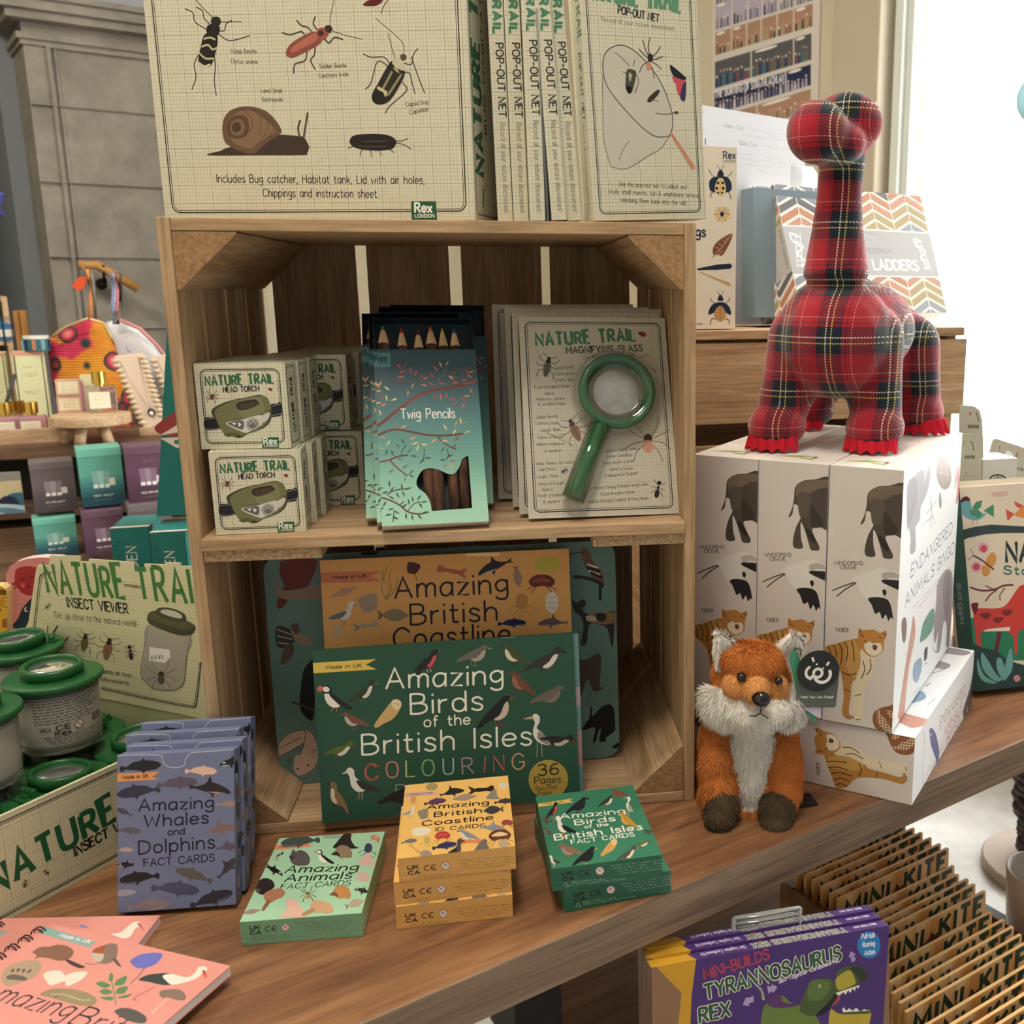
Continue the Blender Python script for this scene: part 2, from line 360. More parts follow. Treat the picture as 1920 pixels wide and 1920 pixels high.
    def art(s, spec, x0=0, y0=0, k=1.0, loc=False):
        """one element per line; loc=True reads millimetres on the face instead of traced coordinates"""
        cv = (lambda X, Y: (X/1000, Y/1000)) if loc else (lambda X, Y: s.pix(x0+X/k, y0+Y/k))
        for ln in spec.strip().splitlines():
            p = ln.split(); c = p[0]; col = '#'+p[1]
            pt = lambda q: cv(*[float(z) for z in q.split(',')])
            if c == 'P': s.add(catmull([pt(q) for q in p[2:]], True, 4), col)
            elif c == 'G': s.add([pt(q) for q in p[2:]], col)
            elif c == 'L': s.stroke(catmull([pt(q) for q in p[3:]], False, 4), float(p[2])/1000, col)
            elif c == 'S': s.stroke([pt(q) for q in p[3:]], float(p[2])/1000, col)
            elif c == 'E':
                cx, cy = [float(z) for z in p[2].split(',')]; rx, ry = [float(z) for z in p[3].split(',')]; a = math.radians(float(p[4])) if len(p) > 4 else 0
                s.add([cv(cx+rx*math.cos(t)*math.cos(a)-ry*math.sin(t)*math.sin(a), cy+rx*math.cos(t)*math.sin(a)+ry*math.sin(t)*math.cos(a)) for t in [math.pi*i/9 for i in range(18)]], col)
            elif c in 'TB':   # T colour strokewidth capheight start end words ; B = bouncing block capitals
                s.text(' '.join(p[6:]), pt(p[4]), pt(p[5]), float(p[3])/1000, float(p[2])/1000, col, bounce=.09 if c == 'B' else 0, sp=3.2 if c == 'B' else 2.4, caps=c == 'T')
            elif c == 'Z':    # a line of print too small to read
                a, b = pt(p[4]), pt(p[5]); h = float(p[3])/1000; rnd = random.Random(int(a[0]*9e5)); x = 0; l = math.hypot(b[0]-a[0], b[1]-a[1]); dx, dy = (b[0]-a[0])/l, (b[1]-a[1])/l
                Q = []
                while x < l:
                    Q.append((x, rnd.choice((0, h, h*.6)))); x += h*.42
                    if rnd.random() < .16 and len(Q) > 1:
                        s.stroke([(a[0]+dx*q-dy*r, a[1]+dy*q+dx*r) for q, r in Q], float(p[2])/1000, col, None, False); Q = []; x += h*.7
                s.stroke([(a[0]+dx*q-dy*r, a[1]+dy*q+dx*r) for q, r in Q], float(p[2])/1000, col, None, False)
def front(mb, w, h, M=None, y=0, m=0): return Face(mb, (0, y, 0), (1, 0, 0), (0, 0, 1), w, h, M, m)
def right(mb, w, d, h, M=None, m=0): return Face(mb, (w, 0, 0), (0, 1, 0), (0, 0, 1), d, h, M, m)
def top(mb, w, d, h, M=None, m=0): return Face(mb, (0, 0, h), (1, 0, 0), (0, 1, 0), w, d, M, m)
def left(mb, w, d, h, M=None, m=0): return Face(mb, (0, d, 0), (0, -1, 0), (0, 0, 1), d, h, M, m)
# ------------------------------------------------------------------ the room (its walls run at 29 degrees to the crate)
RA = math.radians(29); K = Vector((.295, 4.50, 0)); RX = Vector((math.cos(RA), math.sin(RA), 0)); RY = Vector((-math.sin(RA), math.cos(RA), 0))
def room(px, py, Y=None, X=None):
    """room coordinates of the point seen at (px, py) on the room plane Y=const or X=const"""
    d = ray(px, py); o = CP-K
    if Y is not None: t = (Y-o.dot(RY))/d.dot(RY)
    else: t = (X-o.dot(RX))/d.dot(RX)
    p = o+d*t; return p.dot(RX), p.dot(RY), p.z
RL = dict(loc=K, rot=(0, 0, RA)); FZ = -.9
RM = xf(K, (0, 0, RA))
CREAM = mat('cream_wall_paint', '#d2c8b0', .85, spec=.2)
WHITEP = mat('white_paint', '#e4e6e2', .6)
STONE = mat('grey_stone', rough=.8, nodes=speck('#7c776f', '#968f86', 9, bump=.15, dist=.004, detail=8))
FLOORM = mat('pale_polished_floor', rough=.28, nodes=speck('#b9b6b2', '#dcdad6', 5, bump=.03, dist=.002, detail=9, lo=.3, hi=.6))
DARKST = mat('dark_stair', '#23272d', .6)
def struct(mb, name, mats, **k):
    return tag(mb.build(name, mats, **k), kind='structure')
m = MB(); m.box((-6, -4, FZ-.05), (7, 8, FZ)); struct(m, 'floor', FLOORM)
wx0, wy0, _ = room(1700, 300, X=0); wy1 = wy0-1.9
m = MB(); m.box((0, wy0, FZ), (.18, 0.3, 3.0)); m.box((0, wy1-1.5, FZ), (.18, wy1, 3.0)); m.box((0, wy1, 2.35), (.18, wy0, 3.0)); m.box((0, wy1, FZ), (.18, wy0, -.55))
struct(m, 'wall_right', CREAM, **RL)
# a shallow boxed pier beside the window
_, py0, _ = room(1555, 300, X=-.10); _, py1, _ = room(1640, 300, X=-.10)
m = MB(); m.box((-.10, py1, FZ), (-.001, py0, 3.0)); struct(m, 'trim_1', mat('pier_paint', '#beb49f', .8), bevel=.006, **RL)
m = MB(); fw = .05
_, f0, _ = room(1648, 200, X=-.03)
m.box((-.03, wy0-.03, -.6), (-.001, f0, 2.4)); m.box((-.05, wy0-.005, -.6), (.0, wy0+.028, 2.4)); m.box((-.03, wy1-.06, -.6), (-.001, wy1+.03, 2.4)); m.box((-.03, wy1+.03, 2.3), (-.001, wy0-.03, 2.4)); m.box((-.06, wy1+.03, -.6), (-.001, wy0-.03, -.53))
struct(m, 'window_1', mat('window_frame_paint', '#d5dbd6', .4), bevel=.004, **RL)
m = MB(); m.box((.06, wy1, -.5), (.066, wy0, 2.35))
gl = struct(m, 'window_2', mat('window_glass', '#ffffff', .0, trans=1, ior=1.05, spec=.1), **RL)
m = MB(); m.poly([(.9, wy1-2.5, -.9), (.9, wy0+1.2, -.9), (.9, wy0+1.2, 3.4), (.9, wy1-2.5, 3.4)]); struct(m, 'daylight_outside', mat('overcast_daylight', '#fbfdff', 1, emit=5.0), **RL)
# back wall, with the opening to the stairs left of the pilaster
X0, _, _ = room(70, 300, Y=-.25); X1, _, _ = room(272, 300, Y=-.25)
X1 = X0+.62
m = MB(); m.box((X1-.02, 0, FZ), (.18, .18, 3.0)); m.box((X0-2.6, 0, 2.0), (X1, .18, 3.0)); m.box((X0-2.8, -6, FZ), (X0-2.6, .2, 3.0)); struct(m, 'wall_back', mat('ivory_wall_paint', '#e2dcc4', .85, spec=.2), **RL)
m = MB(); m.box((-4.6, -8, 2.98), (.2, 3.6, 3.06)); struct(m, 'ceiling', WHITEP, **RL)
# stone pilaster
zt = room(200, 8, Y=-.3)[2]; zc = room(200, 50, Y=-.3)[2]; zn = room(200, 86, Y=-.25)[2]; zp = room(200, 104, Y=-.25)[2]
m = MB(); D = -.25
m.box((X0, D, FZ), (X1, .02, zc))
for (a, b, e) in ((zt-.02, zt, .085), (zt-.055, zt-.02, .07), (zt-.085, zt-.055, .05), (zc-.01, zt-.085, .03), (zn-.012, zn+.01, .02), (zn-.03, zn-.012, .01)):
    m.box((X0-e, D-e, a), (X1+e, .02, b))
pw = X1-X0
for x_ in (X0+.07, X1-.11):   # the raised moulding round the sunk panel
    m.box((x_, D-.014, FZ+.3), (x_+.014, D, zp)); m.box((x_+.024, D-.008, FZ+.3), (x_+.034, D, zp))
m.box((X0+.07, D-.014, zp), (X1-.076, D, zp+.014))
m.box((X0+.10, D-.004, FZ+.3), (X1-.12, D, zp-.02))
z = zp-.2
while z > FZ+.3:
    m.box((X0-.001, D-.0155, z), (X1+.001, D, z+.004)); z -= .27
struct(m, 'stone_pilaster', STONE, bevel=.004, **RL)
m = MB(); m.box((X1+.0, -.10, FZ), (X1+.05, -.001, room(290, 296, Y=-.1)[2]))
struct(m, 'trim_2', mat('pink_beige_timber', '#cdaa8c', .6), **RL)
# stair flight climbing away to the left in the dark stairwell
m = MB(); sx1 = X0-.06; sx0 = X0-1.6
for i in range(12):
    z0 = -.55+.155*i; m.box((sx0, .25+.24*i, FZ), (sx1, .25+.24*(i+1)+.02, z0)); m.box((sx0, .235+.24*i, z0-.03), (sx1, .25+.24*i, z0), m=1)
st = struct(m, 'staircase', [DARKST, mat('stair_nosing', '#5b5d5c', .5)], **RL)
m = MB(); m.box((sx1, .02, FZ), (X0+.04, 3.2, 3.0)); m.box((sx0-.2, .02, FZ), (sx0, 3.2, 3.0)); m.box((sx0-.2, 3.15, FZ), (X0, 3.3, 3.0)); struct(m, 'wall_left', mat('stairwell_paint', '#7f858c', .85), **RL)
def handrail(name, p, q, col, r, label, brk, extra=None):
    root = empty(name, p); tag(root, label, 'handrail')
    m = MB(); m.tube([(0, 0, 0), *( [Vector(e)-Vector(p) for e in extra] if extra else []), Vector(q)-Vector(p)], r, 10); m.build('rail', mat('oak_rail', '#bf8c50', .45), root)
    for b in brk:
        m = MB(); b = Vector(b)-Vector(p); m.tube([b, b+Vector((0, 0, -.06)), b+RY*.06+Vector((0, 0, -.07))], .009, 8); m.ball(b+RY*.07+Vector((0, 0, -.07)), (.022, .012, .022), nu=10, nv=6); m.build('bracket', mat('black_iron', '#17181a', .45, .6), root)
    return root
def rp(px, py, Y): X, Y2, Z = room(px, py, Y=Y); return K+RX*X+RY*Y2+Vector((0, 0, Z))
a, b, c2, e = rp(147, 497, -.36), rp(182, 497, -.36), rp(222, 520, -.36), rp(295, 562, -.36)
handrail('handrail', a, c2.lerp(e, .5), '', .017, 'short oak handrail on black brackets across the grey stone pilaster', [b+Vector((.02, 0, 0)), c2], [b])
a, b = rp(90, 460, .3), rp(-2, 225, .9)
handrail('handrail', a, b, '', .02, 'long oak handrail rising beside the dark stairs, left of the pilaster', [a.lerp(b, .1), a.lerp(b, .45), a.lerp(b, .85)])
# switch and vent plates on the ivory wall right of the pilaster
for i, (px, py) in enumerate(((277, 103), (282, 144))):
    x, y, zz = room(px+6, py, Y=0); m = MB(); m.box((x-.05, -.012, zz-.045), (x+.05, -.001, zz+.045), '#dad6c8')
    for q in (-.027, 0, .027): m.box((x-.045, -.016, zz+q-.006), (x-.02, -.0118, zz+q+.006), '#1b1b1b')
    tag(m.build('switch_plate', MATT, **RL), ['upper ivory switch plate with three black slots beside the pilaster', 'lower ivory switch plate with three black slots beside the pilaster'][i], 'switch', 'switch plates beside the pilaster')
# ------------------------------------------------------------------ the walnut display table
TA = math.radians(27.6); TP = (.58, -.102, 0); TT = .045; TM = xf(TP, (0, 0, TA))
tb = empty('display_table', TP, (0, 0, TA)); tag(tb, 'big walnut display table with a thick straight edge on black steel legs', 'table')
m = MB(); m.box((-1.35, .0022, -TT), (1.35, 1.25, 0)); m.build('table_top', WALNUT, tb, bevel=.001)
m = MB(); m.box((-1.351, 0, -TT), (1.351, .0022, -.0004)); m.build('edge_band', WALNUT_E, tb)
def tl(px, py, z):
    p = TM.inverted() @ onz(px, py, z); return p
IRON = mat('black_steel', '#14161a', .4, .5)
lx = tl(1040, 1850, -TT)
for i, x_ in enumerate((lx.x, -1.2, 1.2)):
    m = MB(); m.box((x_-.024, .03, FZ+.03), (x_+.024, .078, -TT)); m.build('leg', IRON, tb, bevel=.002)
    m = MB(); m.box((x_-.024, 1.12, FZ+.03), (x_+.024, 1.17, -TT)); m.build('leg', IRON, tb, bevel=.002)
    m = MB(); m.box((x_-.03, .02, FZ), (x_+.03, 1.18, FZ+.03)); m.build('foot_rail', IRON, tb, bevel=.002)
TMI = TM.inverted(); qa = TMI @ onz(1062, 1935, FZ+.04); qb = TMI @ onz(1340, 1712, FZ+.04)
m = MB(); m.tube([qa+(qa-qb)*.4, qb], .026, 4); m.build('brace', IRON, tb)
# ------------------------------------------------------------------ the tall poplar crate shelf
W, H, T, D = .5, .6210, .0120, .353
cr = empty('wooden_crate', (0, 0, 0)); tag(cr, 'tall open poplar wood crate standing on end as a two-level shelf', 'crate')
for x0 in (0, W-T):
    for y0, y1 in ((0, .079), (.087, .169), (.177, .259), (.267, D)):
        m = MB(); m.box((x0, y0, 0), (x0+T, y1, H)); m.build('side_slat', POPLAR, cr, bevel=.0008)
for z0, nm in ((0, 'bottom_board'), (H-T, 'top_board')):
    for y0, y1 in ((.0006, .112), (.115, .228), (.231, D)):
        m = MB(); m.box((T+.0002, y0, z0+.0002), (W-T-.0002, y1, z0+T-.0002)); m.build(nm, POPLAR_X, cr, bevel=.0008)
for x0, x1 in ((.0005, .012), (.024, .127), (.140, .242), (.257, .359), (.370, .474), (.485, .4995)):
    m = MB(); m.box((x0, D+.0003, 0), (x1, D+.0103, H)); m.build('back_slat', POPLAR, cr, bevel=.0008)
for sx in (0, 1):
    for sz in (0, 1):
        X_ = lambda v: W-T-v if sx else T+v
        Z_ = lambda v: H-T-v if sz else T+v
        m = MB(); pr = [(X_(.0004), Z_(.0004)), (X_(.0555), Z_(.0004)), (X_(.0565), Z_(.002)), (X_(.003), Z_(.0525)), (X_(.0004), Z_(.053))]
        m.prism(pr, 'y', .0012, D-.001, capm=1); m.build('corner_block', [POPLAR_X if 0 else mat('poplar_wood_deep', rough=.6, nodes=wood('#a08059', '#bb9b75', '#cbae8b', (55, 3, 55))), ENDGRAIN], cr)
SZ = .319
for y0, y1 in ((-.004, .081), (.084, .18), (.183, .281), (.284, D-.002)):
    m = MB(); m.box((T+.0005 if y0 > 0 else T-.0005, y0, SZ-T), (W-T-.0005 if y0 > 0 else W-T+.0005, y1, SZ)); m.build('shelf_board', POPLAR_X, cr, bevel=.001)
for x0, x1 in ((T, .123), (.392, W-T)):
    m = MB(); m.box((x0+.0003, .0, SZ-T-.0118), (x1-.0003, .30, SZ-T-.0003)); m.build('shelf_support', ROUGHCUT, cr, bevel=.0008)
# ------------------------------------------------------------------ second crate, lying, behind on the right
a = at(1300, 622, .391); b = at(1815, 614, .463); c2a = math.atan2(b.y-a.y, b.x-a.x); L2 = (b-a).length; zt = .5
c2 = empty('wooden_crate', (a.x-.06*math.cos(c2a), a.y-.06*math.sin(c2a), 0), (0, 0, c2a)); tag(c2, 'low wide poplar slatted crate carrying the game boxes, behind the tartan dinosaur', 'crate')
L2 += .06; m2 = 2055/1.66
for z0, z1 in ((.405-.0, .475), (.33, .40), (.29, .327), (.17, .272), (.05, .15)):
    pass
for (z0, z1) in ((.367, .4815), (.352, .3665), (.235, .336), (.118, .219), (.0, .102)):
    if (z0, z1) == (.352, .3665): continue
    m = MB(); m.box((0, 0, z0), (L2, .011, z1)); m.build('front_slat', POPLAR_X, c2, bevel=.001)
    m = MB(); m.box((0, .27, z0), (L2, .281, z1)); m.build('back_slat', POPLAR_X, c2, bevel=.001)
for x_ in (.012, L2-.03):
    m = MB(); m.box((x_, .012, 0), (x_+.018, .269, .486)); m.build('end_panel', mat('poplar_wood_deep'), c2, bevel=.001)
for y0, y1 in ((-.004, .085), (.09, .18), (.185, .285)):
    m = MB(); m.box((-.005, y0, .4865), (L2-.008, y1, .499)); m.build('top_slat', POPLAR_X, c2, bevel=.001)
# ------------------------------------------------------------------ small drawn motifs (unit box -50..50, y down); colours 1,2,3 are filled in per use
ST = {}
def _stamps(t):
    cur = None
    for ln in t.strip().splitlines():
        if ln[0] == '#': cur = ln[1:].strip(); ST[cur] = []
        else:
            p = ln.split(); ST[cur].append((p[0], p[1], [tuple(float(z) for z in q.split(',')) for q in p[2:]]))
_stamps('''#whale
P 1 -50,4 -44,-2 -34,2 -18,-8 4,-12 10,-18 14,-12 34,-9 48,-3 50,4 36,12 12,14 8,22 2,14 -20,10 -36,8 -46,14
P 2 10,10 30,8 44,4 34,11 14,13
#orca
P 1 -50,8 -40,-2 -20,-12 2,-18 6,-34 14,-18 34,-14 50,-22 46,-8 52,2 38,-2 20,8 6,12 2,28 -8,12 -30,14 -46,14
P 2 -44,11 -26,10 -6,10 -28,14
E 2 -30,0 7,3
#dolphin
P 1 -50,6 -40,-4 -16,-14 -4,-16 2,-30 10,-14 30,-4 44,-4 52,-10 48,2 54,10 40,2 20,6 0,10 -8,22 -12,10 -34,10
P 2 -42,8 -20,6 4,7 -16,10
#bird
L 3 -2,18 -4,34 -12,38
L 3 6,18 6,34 -2,38
P 1 -46,-18 -34,-26 -22,-20 -8,-14 20,0 50,20 46,26 18,18 0,22 -20,16 -32,2 -36,-12
P 2 -36,-10 -26,-6 -10,12 8,18 -6,24 -24,18 -34,4
P 3 -46,-18 -56,-14 -44,-12
#perched
L 3 -6,26 -10,40
L 3 4,24 2,40
P 1 -44,-26 -32,-36 -20,-28 -14,-14 6,-2 26,16 46,40 38,42 18,28 0,30 -18,24 -30,6 -32,-14
P 2 -34,-14 -22,-10 -14,8 0,24 -12,26 -26,12
P 3 -44,-27 -56,-22 -42,-20
#puffin
L 3 -4,26 -14,42
L 3 6,24 2,42
P 2 -34,-10 -18,-14 -4,6 14,24 -6,30 -26,16
P 1 -20,-16 -4,-8 14,4 50,30 40,36 14,24 -4,8 -16,-4
P 1 -36,-34 -22,-38 -12,-28 -14,-16 -30,-12 -40,-22
P 2 -38,-30 -26,-33 -18,-26 -22,-18 -34,-18
P 3 -56,-28 -46,-36 -38,-30 -40,-20 -50,-18
#owl
P 1 -50,44 -34,18 -16,-6 4,-30 22,-34 34,-22 30,-4 10,22 -20,38 -40,50
P 2 6,-34 22,-40 36,-30 34,-14 20,-6 8,-16
E 3 16,-26 2,2
E 3 27,-24 2,2
#heron
S 3 -2,14 -4,48
S 3 6,14 8,48
P 1 -14,-40 -8,-48 2,-42 2,-28 -4,-16 10,-4 20,10 26,22 4,18 -10,4 -12,-12 -8,-28
P 2 0,-8 14,0 22,14 26,22 8,16 -2,6
P 3 -14,-42 -34,-36 -12,-36
#gull
L 3 -4,22 -6,42
L 3 4,22 4,42
P 2 -40,-34 -30,-44 -18,-36 -16,-20 0,-6 20,4 10,20 -10,22 -26,6 -30,-18
P 1 -12,-8 10,-4 50,14 48,20 20,20 0,12
P 3 -40,-34 -52,-26 -38,-28
#beetle
L 1 -6,-30 -26,-44
L 1 6,-30 30,-40
L 1 -12,-12 -32,-22 -36,-34
L 1 12,-12 32,-18 40,-30
L 1 -14,0 -34,4 -44,-4
L 1 14,0 34,6 44,0
L 1 -12,14 -30,26 -32,46
L 1 12,14 28,28 30,46
E 1 0,-28 7,6
E 3 0,-16 10,9
P 2 -11,-8 11,-8 14,10 8,34 0,42 -8,34 -14,10
S 1 0,-6 0,38
#spider
L 1 -4,-4 -22,-26 -30,-46
L 1 4,-4 20,-28 24,-48
L 1 -6,-2 -30,-14 -44,-28
L 1 6,-2 30,-12 46,-22
L 1 -6,2 -30,8 -48,18
L 1 6,2 32,6 48,20
L 1 -4,6 -24,26 -30,46
L 1 4,6 22,24 32,46
E 1 0,-4 9,9
E 2 0,14 11,14
#ant
L 1 -6,-10 -20,-24
L 1 6,-10 20,-20
L 1 -5,0 -24,0
L 1 5,0 24,4
L 1 -5,6 -20,22
L 1 5,6 20,24
E 1 0,-16 7,7
E 1 0,0 4,8
E 1 0,20 8,14
#ladybird
E 1 0,0 30,24
E 2 -28,0 12,14
E 2 -4,-10 5,5
E 2 -4,10 5,5
E 2 14,-8 5,5
E 2 14,8 5,5
#crab
L 1 -20,10 -44,24
L 1 20,10 44,24
L 1 -16,14 -34,36
L 1 16,14 34,36
P 1 -40,0 -24,-18 0,-22 24,-18 40,0 24,16 0,12 -24,16
P 2 -30,-2 0,-14 30,-2 0,2
#octopus
L 1 -10,6 -34,10 -44,26
L 1 -6,10 -20,30 -34,36
L 1 0,12 0,34 -12,44
L 1 8,10 22,30 38,30
L 1 12,4 34,8 46,22
P 1 -20,-4 -14,-30 6,-34 20,-18 16,6 0,14 -14,10
#ray
L 2 20,6 56,16
P 1 -44,8 -14,-30 6,-34 24,4 8,30 -10,34
#fish
P 1 -40,0 -20,-16 10,-20 34,-6 44,0 34,8 8,20 -20,14
P 2 -38,0 -54,-16 -50,0 -54,16
#shell
E 1 0,0 36,22
L 2 -20,-12 -14,14
L 2 0,-18 0,18
L 2 18,-12 16,14
#seal
P 1 -46,20 -30,0 -10,-24 8,-34 22,-26 20,-8 34,16 50,22 30,26 0,26 -30,26
#lobster
L 1 -20,0 -46,-18
L 1 -20,4 -48,16
P 1 -30,-4 -10,-8 20,-6 44,-14 50,0 44,12 20,6 -10,8 -30,4
P 2 -30,-6 -52,-16 -40,0 -54,14 -28,6
#hedgehog
P 1 -50,8 -34,-6 -24,-26 4,-36 34,-24 46,2 40,24 14,22 -6,26 -24,12
P 2 -50,8 -32,-6 -14,2 -12,18 -26,12
#beaver
P 1 -50,2 -40,-14 -10,-24 20,-22 30,-4 20,18 -10,16 -30,18 -44,12
P 2 20,4 54,26 48,34 14,14
#cat
P 1 -40,10 -34,-20 -26,-34 -16,-24 0,-30 26,-22 42,4 36,30 16,34 -20,32
P 2 -44,-4 -30,-10 -22,0 -34,10
#flower
G 1 0,-30 6,-10 26,-20 12,-2 32,6 12,10 20,30 2,14 -12,32 -10,12 -32,10 -14,0 -28,-18 -8,-10
E 2 0,0 8,8
#leaf
P 1 0,-12 24,-6 46,0 24,7 0,12 -24,7 -46,0 -24,-6
''')
def stamp(F_, cv, name, cx, cy, s, rot, flip, cols, lw):
    a = math.radians(rot); ca, sa = math.cos(a), math.sin(a)
    def T(x, y): x *= flip; x, y = x*s/100, y*s/100; return cv(cx+x*ca-y*sa, cy+x*sa+y*ca)
    for k, c, P in ST[name]:
        col = '#'+cols[min(int(c)-1, len(cols)-1)]
        if k == 'P': F_.add(catmull([T(*p) for p in P], True, 3), col)
        elif k == 'G': F_.add([T(*p) for p in P], col)
        elif k == 'L': F_.stroke(catmull([T(*p) for p in P], False, 3), lw, col)
        elif k == 'S': F_.stroke([T(*p) for p in P], lw, col)
        elif k == 'E': F_.add([T(P[0][0]+P[1][0]*math.cos(t), P[0][1]+P[1][1]*math.sin(t)) for t in [math.pi*i/6 for i in range(12)]], col)
def stamps(F_, x0, y0, k, spec, lw=.0005, loc=False):
    """name cx,cy size rot flip colour..."""
    cv = (lambda X, Y: (X/1000, Y/1000)) if loc else (lambda X, Y: F_.pix(x0+X/k, y0+Y/k))
    for ln in spec.strip().splitlines():
        p = ln.split(); cx, cy = [float(z) for z in p[1].split(',')]
        stamp(F_, cv, p[0], cx, cy, float(p[2]), float(p[3]), int(p[4]), p[5:], lw)
NT = '#2f6e48'; PAP = '#d9d5bf'; INK = '#26241f'
def cardbox(dims, loc, rot, col, faces=None):
    mb = MB(); mb.box((0, 0, 0), dims, col, faces=faces); return mb, xf(loc, rot)
def place(o, loc, rot, label, cat, group=None):
    c = copy_tree(o); c.location = loc; c.rotation_euler = rot
    for k in ('group',):
        if k in c: del c[k]
    tag(c, label, cat, group); return c
# ================================================================== on the crate: bug habitat box
dm = (.3113, .088, .285); loc, rot = (-.0157, .0838, .6213), (.0, .0, -.2525)
mb, M = cardbox(dm, loc, rot, PAP); f = front(mb, dm[0], dm[2], M); f.grid(st=.0034); f.border(.0085, .008, .0011, gap=.002)
f.art('''L 2b2725 .9 195,48 238,70 250,120 312,160
L 2b2725 .9 258,40 290,60 300,100 330,130
L 2b2725 .7 255,0 290,40 350,100
L 2b2725 .7 385,120 505,118
L 2b2725 .9 380,170 410,165 420,130 450,112
L 2b2725 .9 375,185 430,220 480,215 545,195
L 2b2725 .9 275,290 245,350 255,420 232,490
L 2b2725 .9 350,260 360,360 355,440 365,520
P 1c1a1a 345,95 375,92 390,110 382,140 350,138 336,118
P 1c1a1a 318,140 350,130 382,145 385,170 370,195 335,192 312,175
P 1c1a1a 300,190 345,182 372,200 368,260 345,340 325,362 290,360 268,335 278,270
L cbbf98 1.6 300,212 330,205 358,215
L cbbf98 1.6 288,255 320,245 345,270 366,262
L cbbf98 1.6 275,292 310,320 352,318
L d8d0ae 1.6 272,342 300,362 330,352
T 2f2b28 .45 3.6 447,290 585,292 Wasp Beetle
T 2f2b28 .45 3.6 447,345 590,348 Clytus arietis
L 4a3c36 1.3 725,178 770,190 830,172 850,200
L 4a3c36 1.3 805,112 830,140 865,150 890,180
L 4a3c36 1.3 905,92 895,130 915,160
L 4a3c36 1.3 1055,215 1010,205 980,235 955,210
L 4a3c36 1.3 860,275 850,330 795,350 788,400
L 4a3c36 1.3 905,250 900,300 880,330 905,378
L 2b2725 .6 985,150 990,80 1008,0
L 2b2725 .6 1000,170 1080,195 1160,213
P 8d4b41 905,172 935,200 930,240 800,310 760,312 745,290 770,240 850,190
P b4695a 895,182 915,200 905,225 800,280 770,285 790,250
P 9a4f42 915,165 945,150 975,165 975,195 945,220 920,200
P 3a2a25 925,170 945,168 952,185 938,198 922,190
P 3a2d28 958,145 985,138 1000,158 985,180 965,170
T 2f2b28 .45 3.6 930,372 1075,368 Soldier Beetle
T 2f2b28 .45 3.6 925,425 1085,415 Cantharis livida
P 5e1f22 1165,28 1200,0 1280,-10 1250,26 1210,34
L 3a2a25 .7 1305,-5 1275,40 1265,78
L 2b2725 .6 1235,100 1340,190 1385,240 1388,290
L 2b2725 .6 1302,180 1320,250 1340,320
L 4a443b 1 1168,295 1210,312 1280,312 1310,345
L 4a443b 1 1180,485 1210,450 1245,335 1300,360
L 4a443b 1 1465,265 1440,300 1430,350 1390,345
L 4a443b 1 1430,310 1460,400 1502,508
L 4a443b 1 1395,395 1420,400 1435,460 1450,512
L 4a443b 1 1380,450 1405,480 1390,510 1310,580 1288,618
P 2a2822 1335,330 1390,380 1385,430 1320,540 1270,570 1225,560 1215,515 1250,450 1300,360
G a9a37f 1330,370 1350,360 1365,400 1345,390
G 8c8662 1320,385 1330,395 1275,500 1255,505
G 8c8662 1372,400 1380,410 1310,520 1290,525
G c8bf92 1240,480 1250,470 1300,500 1290,530
P 1e1d1a 1235,500 1270,500 1285,530 1265,565 1230,562 1218,530
P c9c2a0 1335,325 1360,322 1392,350 1390,385 1350,370 1325,345
P 56513f 1370,300 1392,295 1404,312 1390,330 1372,322
T 2f2b28 .45 3.8 1400,582 1520,566 Capsid bug
T 2f2b28 .45 3.8 1422,625 1522,605 Capsidae
T 2f2b28 .45 3.6 610,505 722,505 Land Snail
T 2f2b28 .45 3.6 615,553 727,553 Gastropoda
P 40312b 318,846 390,822 430,805 560,780 660,745 720,735 770,738 815,742 845,750 868,790 872,805 860,838 840,846 560,848
L 5a463b 1.9 820,745 812,700 822,660
L 5a463b 2 843,748 852,690 864,618
E 5a463b 822,660 6,6
E 5a463b 864,618 6,6
P 6a5140 398,700 410,640 450,598 520,580 590,588 650,615 700,670 722,718 700,740 640,780 600,815 570,838 520,832 450,805 410,770
P 86694f 430,690 445,640 500,605 570,610 640,660 690,715 640,750 590,780 560,810 500,800 445,760
P 5b4535 425,700 440,650 480,628 530,640 545,700 530,740 480,758 440,745
P 7c614a 440,698 455,660 485,648 515,665 520,705 505,735 470,740 448,725
P 4a382c 450,695 462,672 485,668 500,690 495,712 472,722 455,712
L 4f3d30 .5 520,600 560,660 555,720
L 4f3d30 .5 570,595 610,650 600,740
L 4f3d30 .5 620,615 650,680 610,770
L 4f3d30 .5 660,640 680,700 640,760
L 2c2220 .8 1345,770 1380,768 1412,756
L 2c2220 .8 1345,780 1390,790 1428,814
L 2c2220 .8 1085,810 1105,800 1118,798
L 2c2220 .7 1160,815 1152,835 1150,855
L 2c2220 .7 1205,820 1212,840 1215,858
L 2c2220 .7 1255,820 1262,840 1268,850
L 2c2220 .7 1310,815 1325,825 1335,832
P 231b1c 1092,768 1110,742 1160,732 1250,730 1310,740 1342,760 1345,785 1325,812 1260,822 1180,818 1130,808 1100,790
L 4e3a3c 1.2 1160,770 1220,772 1290,768
L 5e4448 .7 1140,795 1200,800 1300,798
T 211f1c .8 7.4 370,995 1500,1003 Includes Bug catcher, Habitat tank, Lid with air holes,
T 211f1c .8 7.4 622,1073 1248,1078 Chippings and instruction sheet.
G 245a3c 1428,1098 1564,1098 1570,1204 1432,1206
T eef0e6 1.9 8.2 1450,1156 1540,1157 Rex
T eef0e6 .7 3 1450,1186 1555,1186 LONDON''', 280, 0, 2.9091)
r = right(mb, *dm, M); r.grid(st=.0034)
r.border(.006, .006, .0008, gap=.0014)
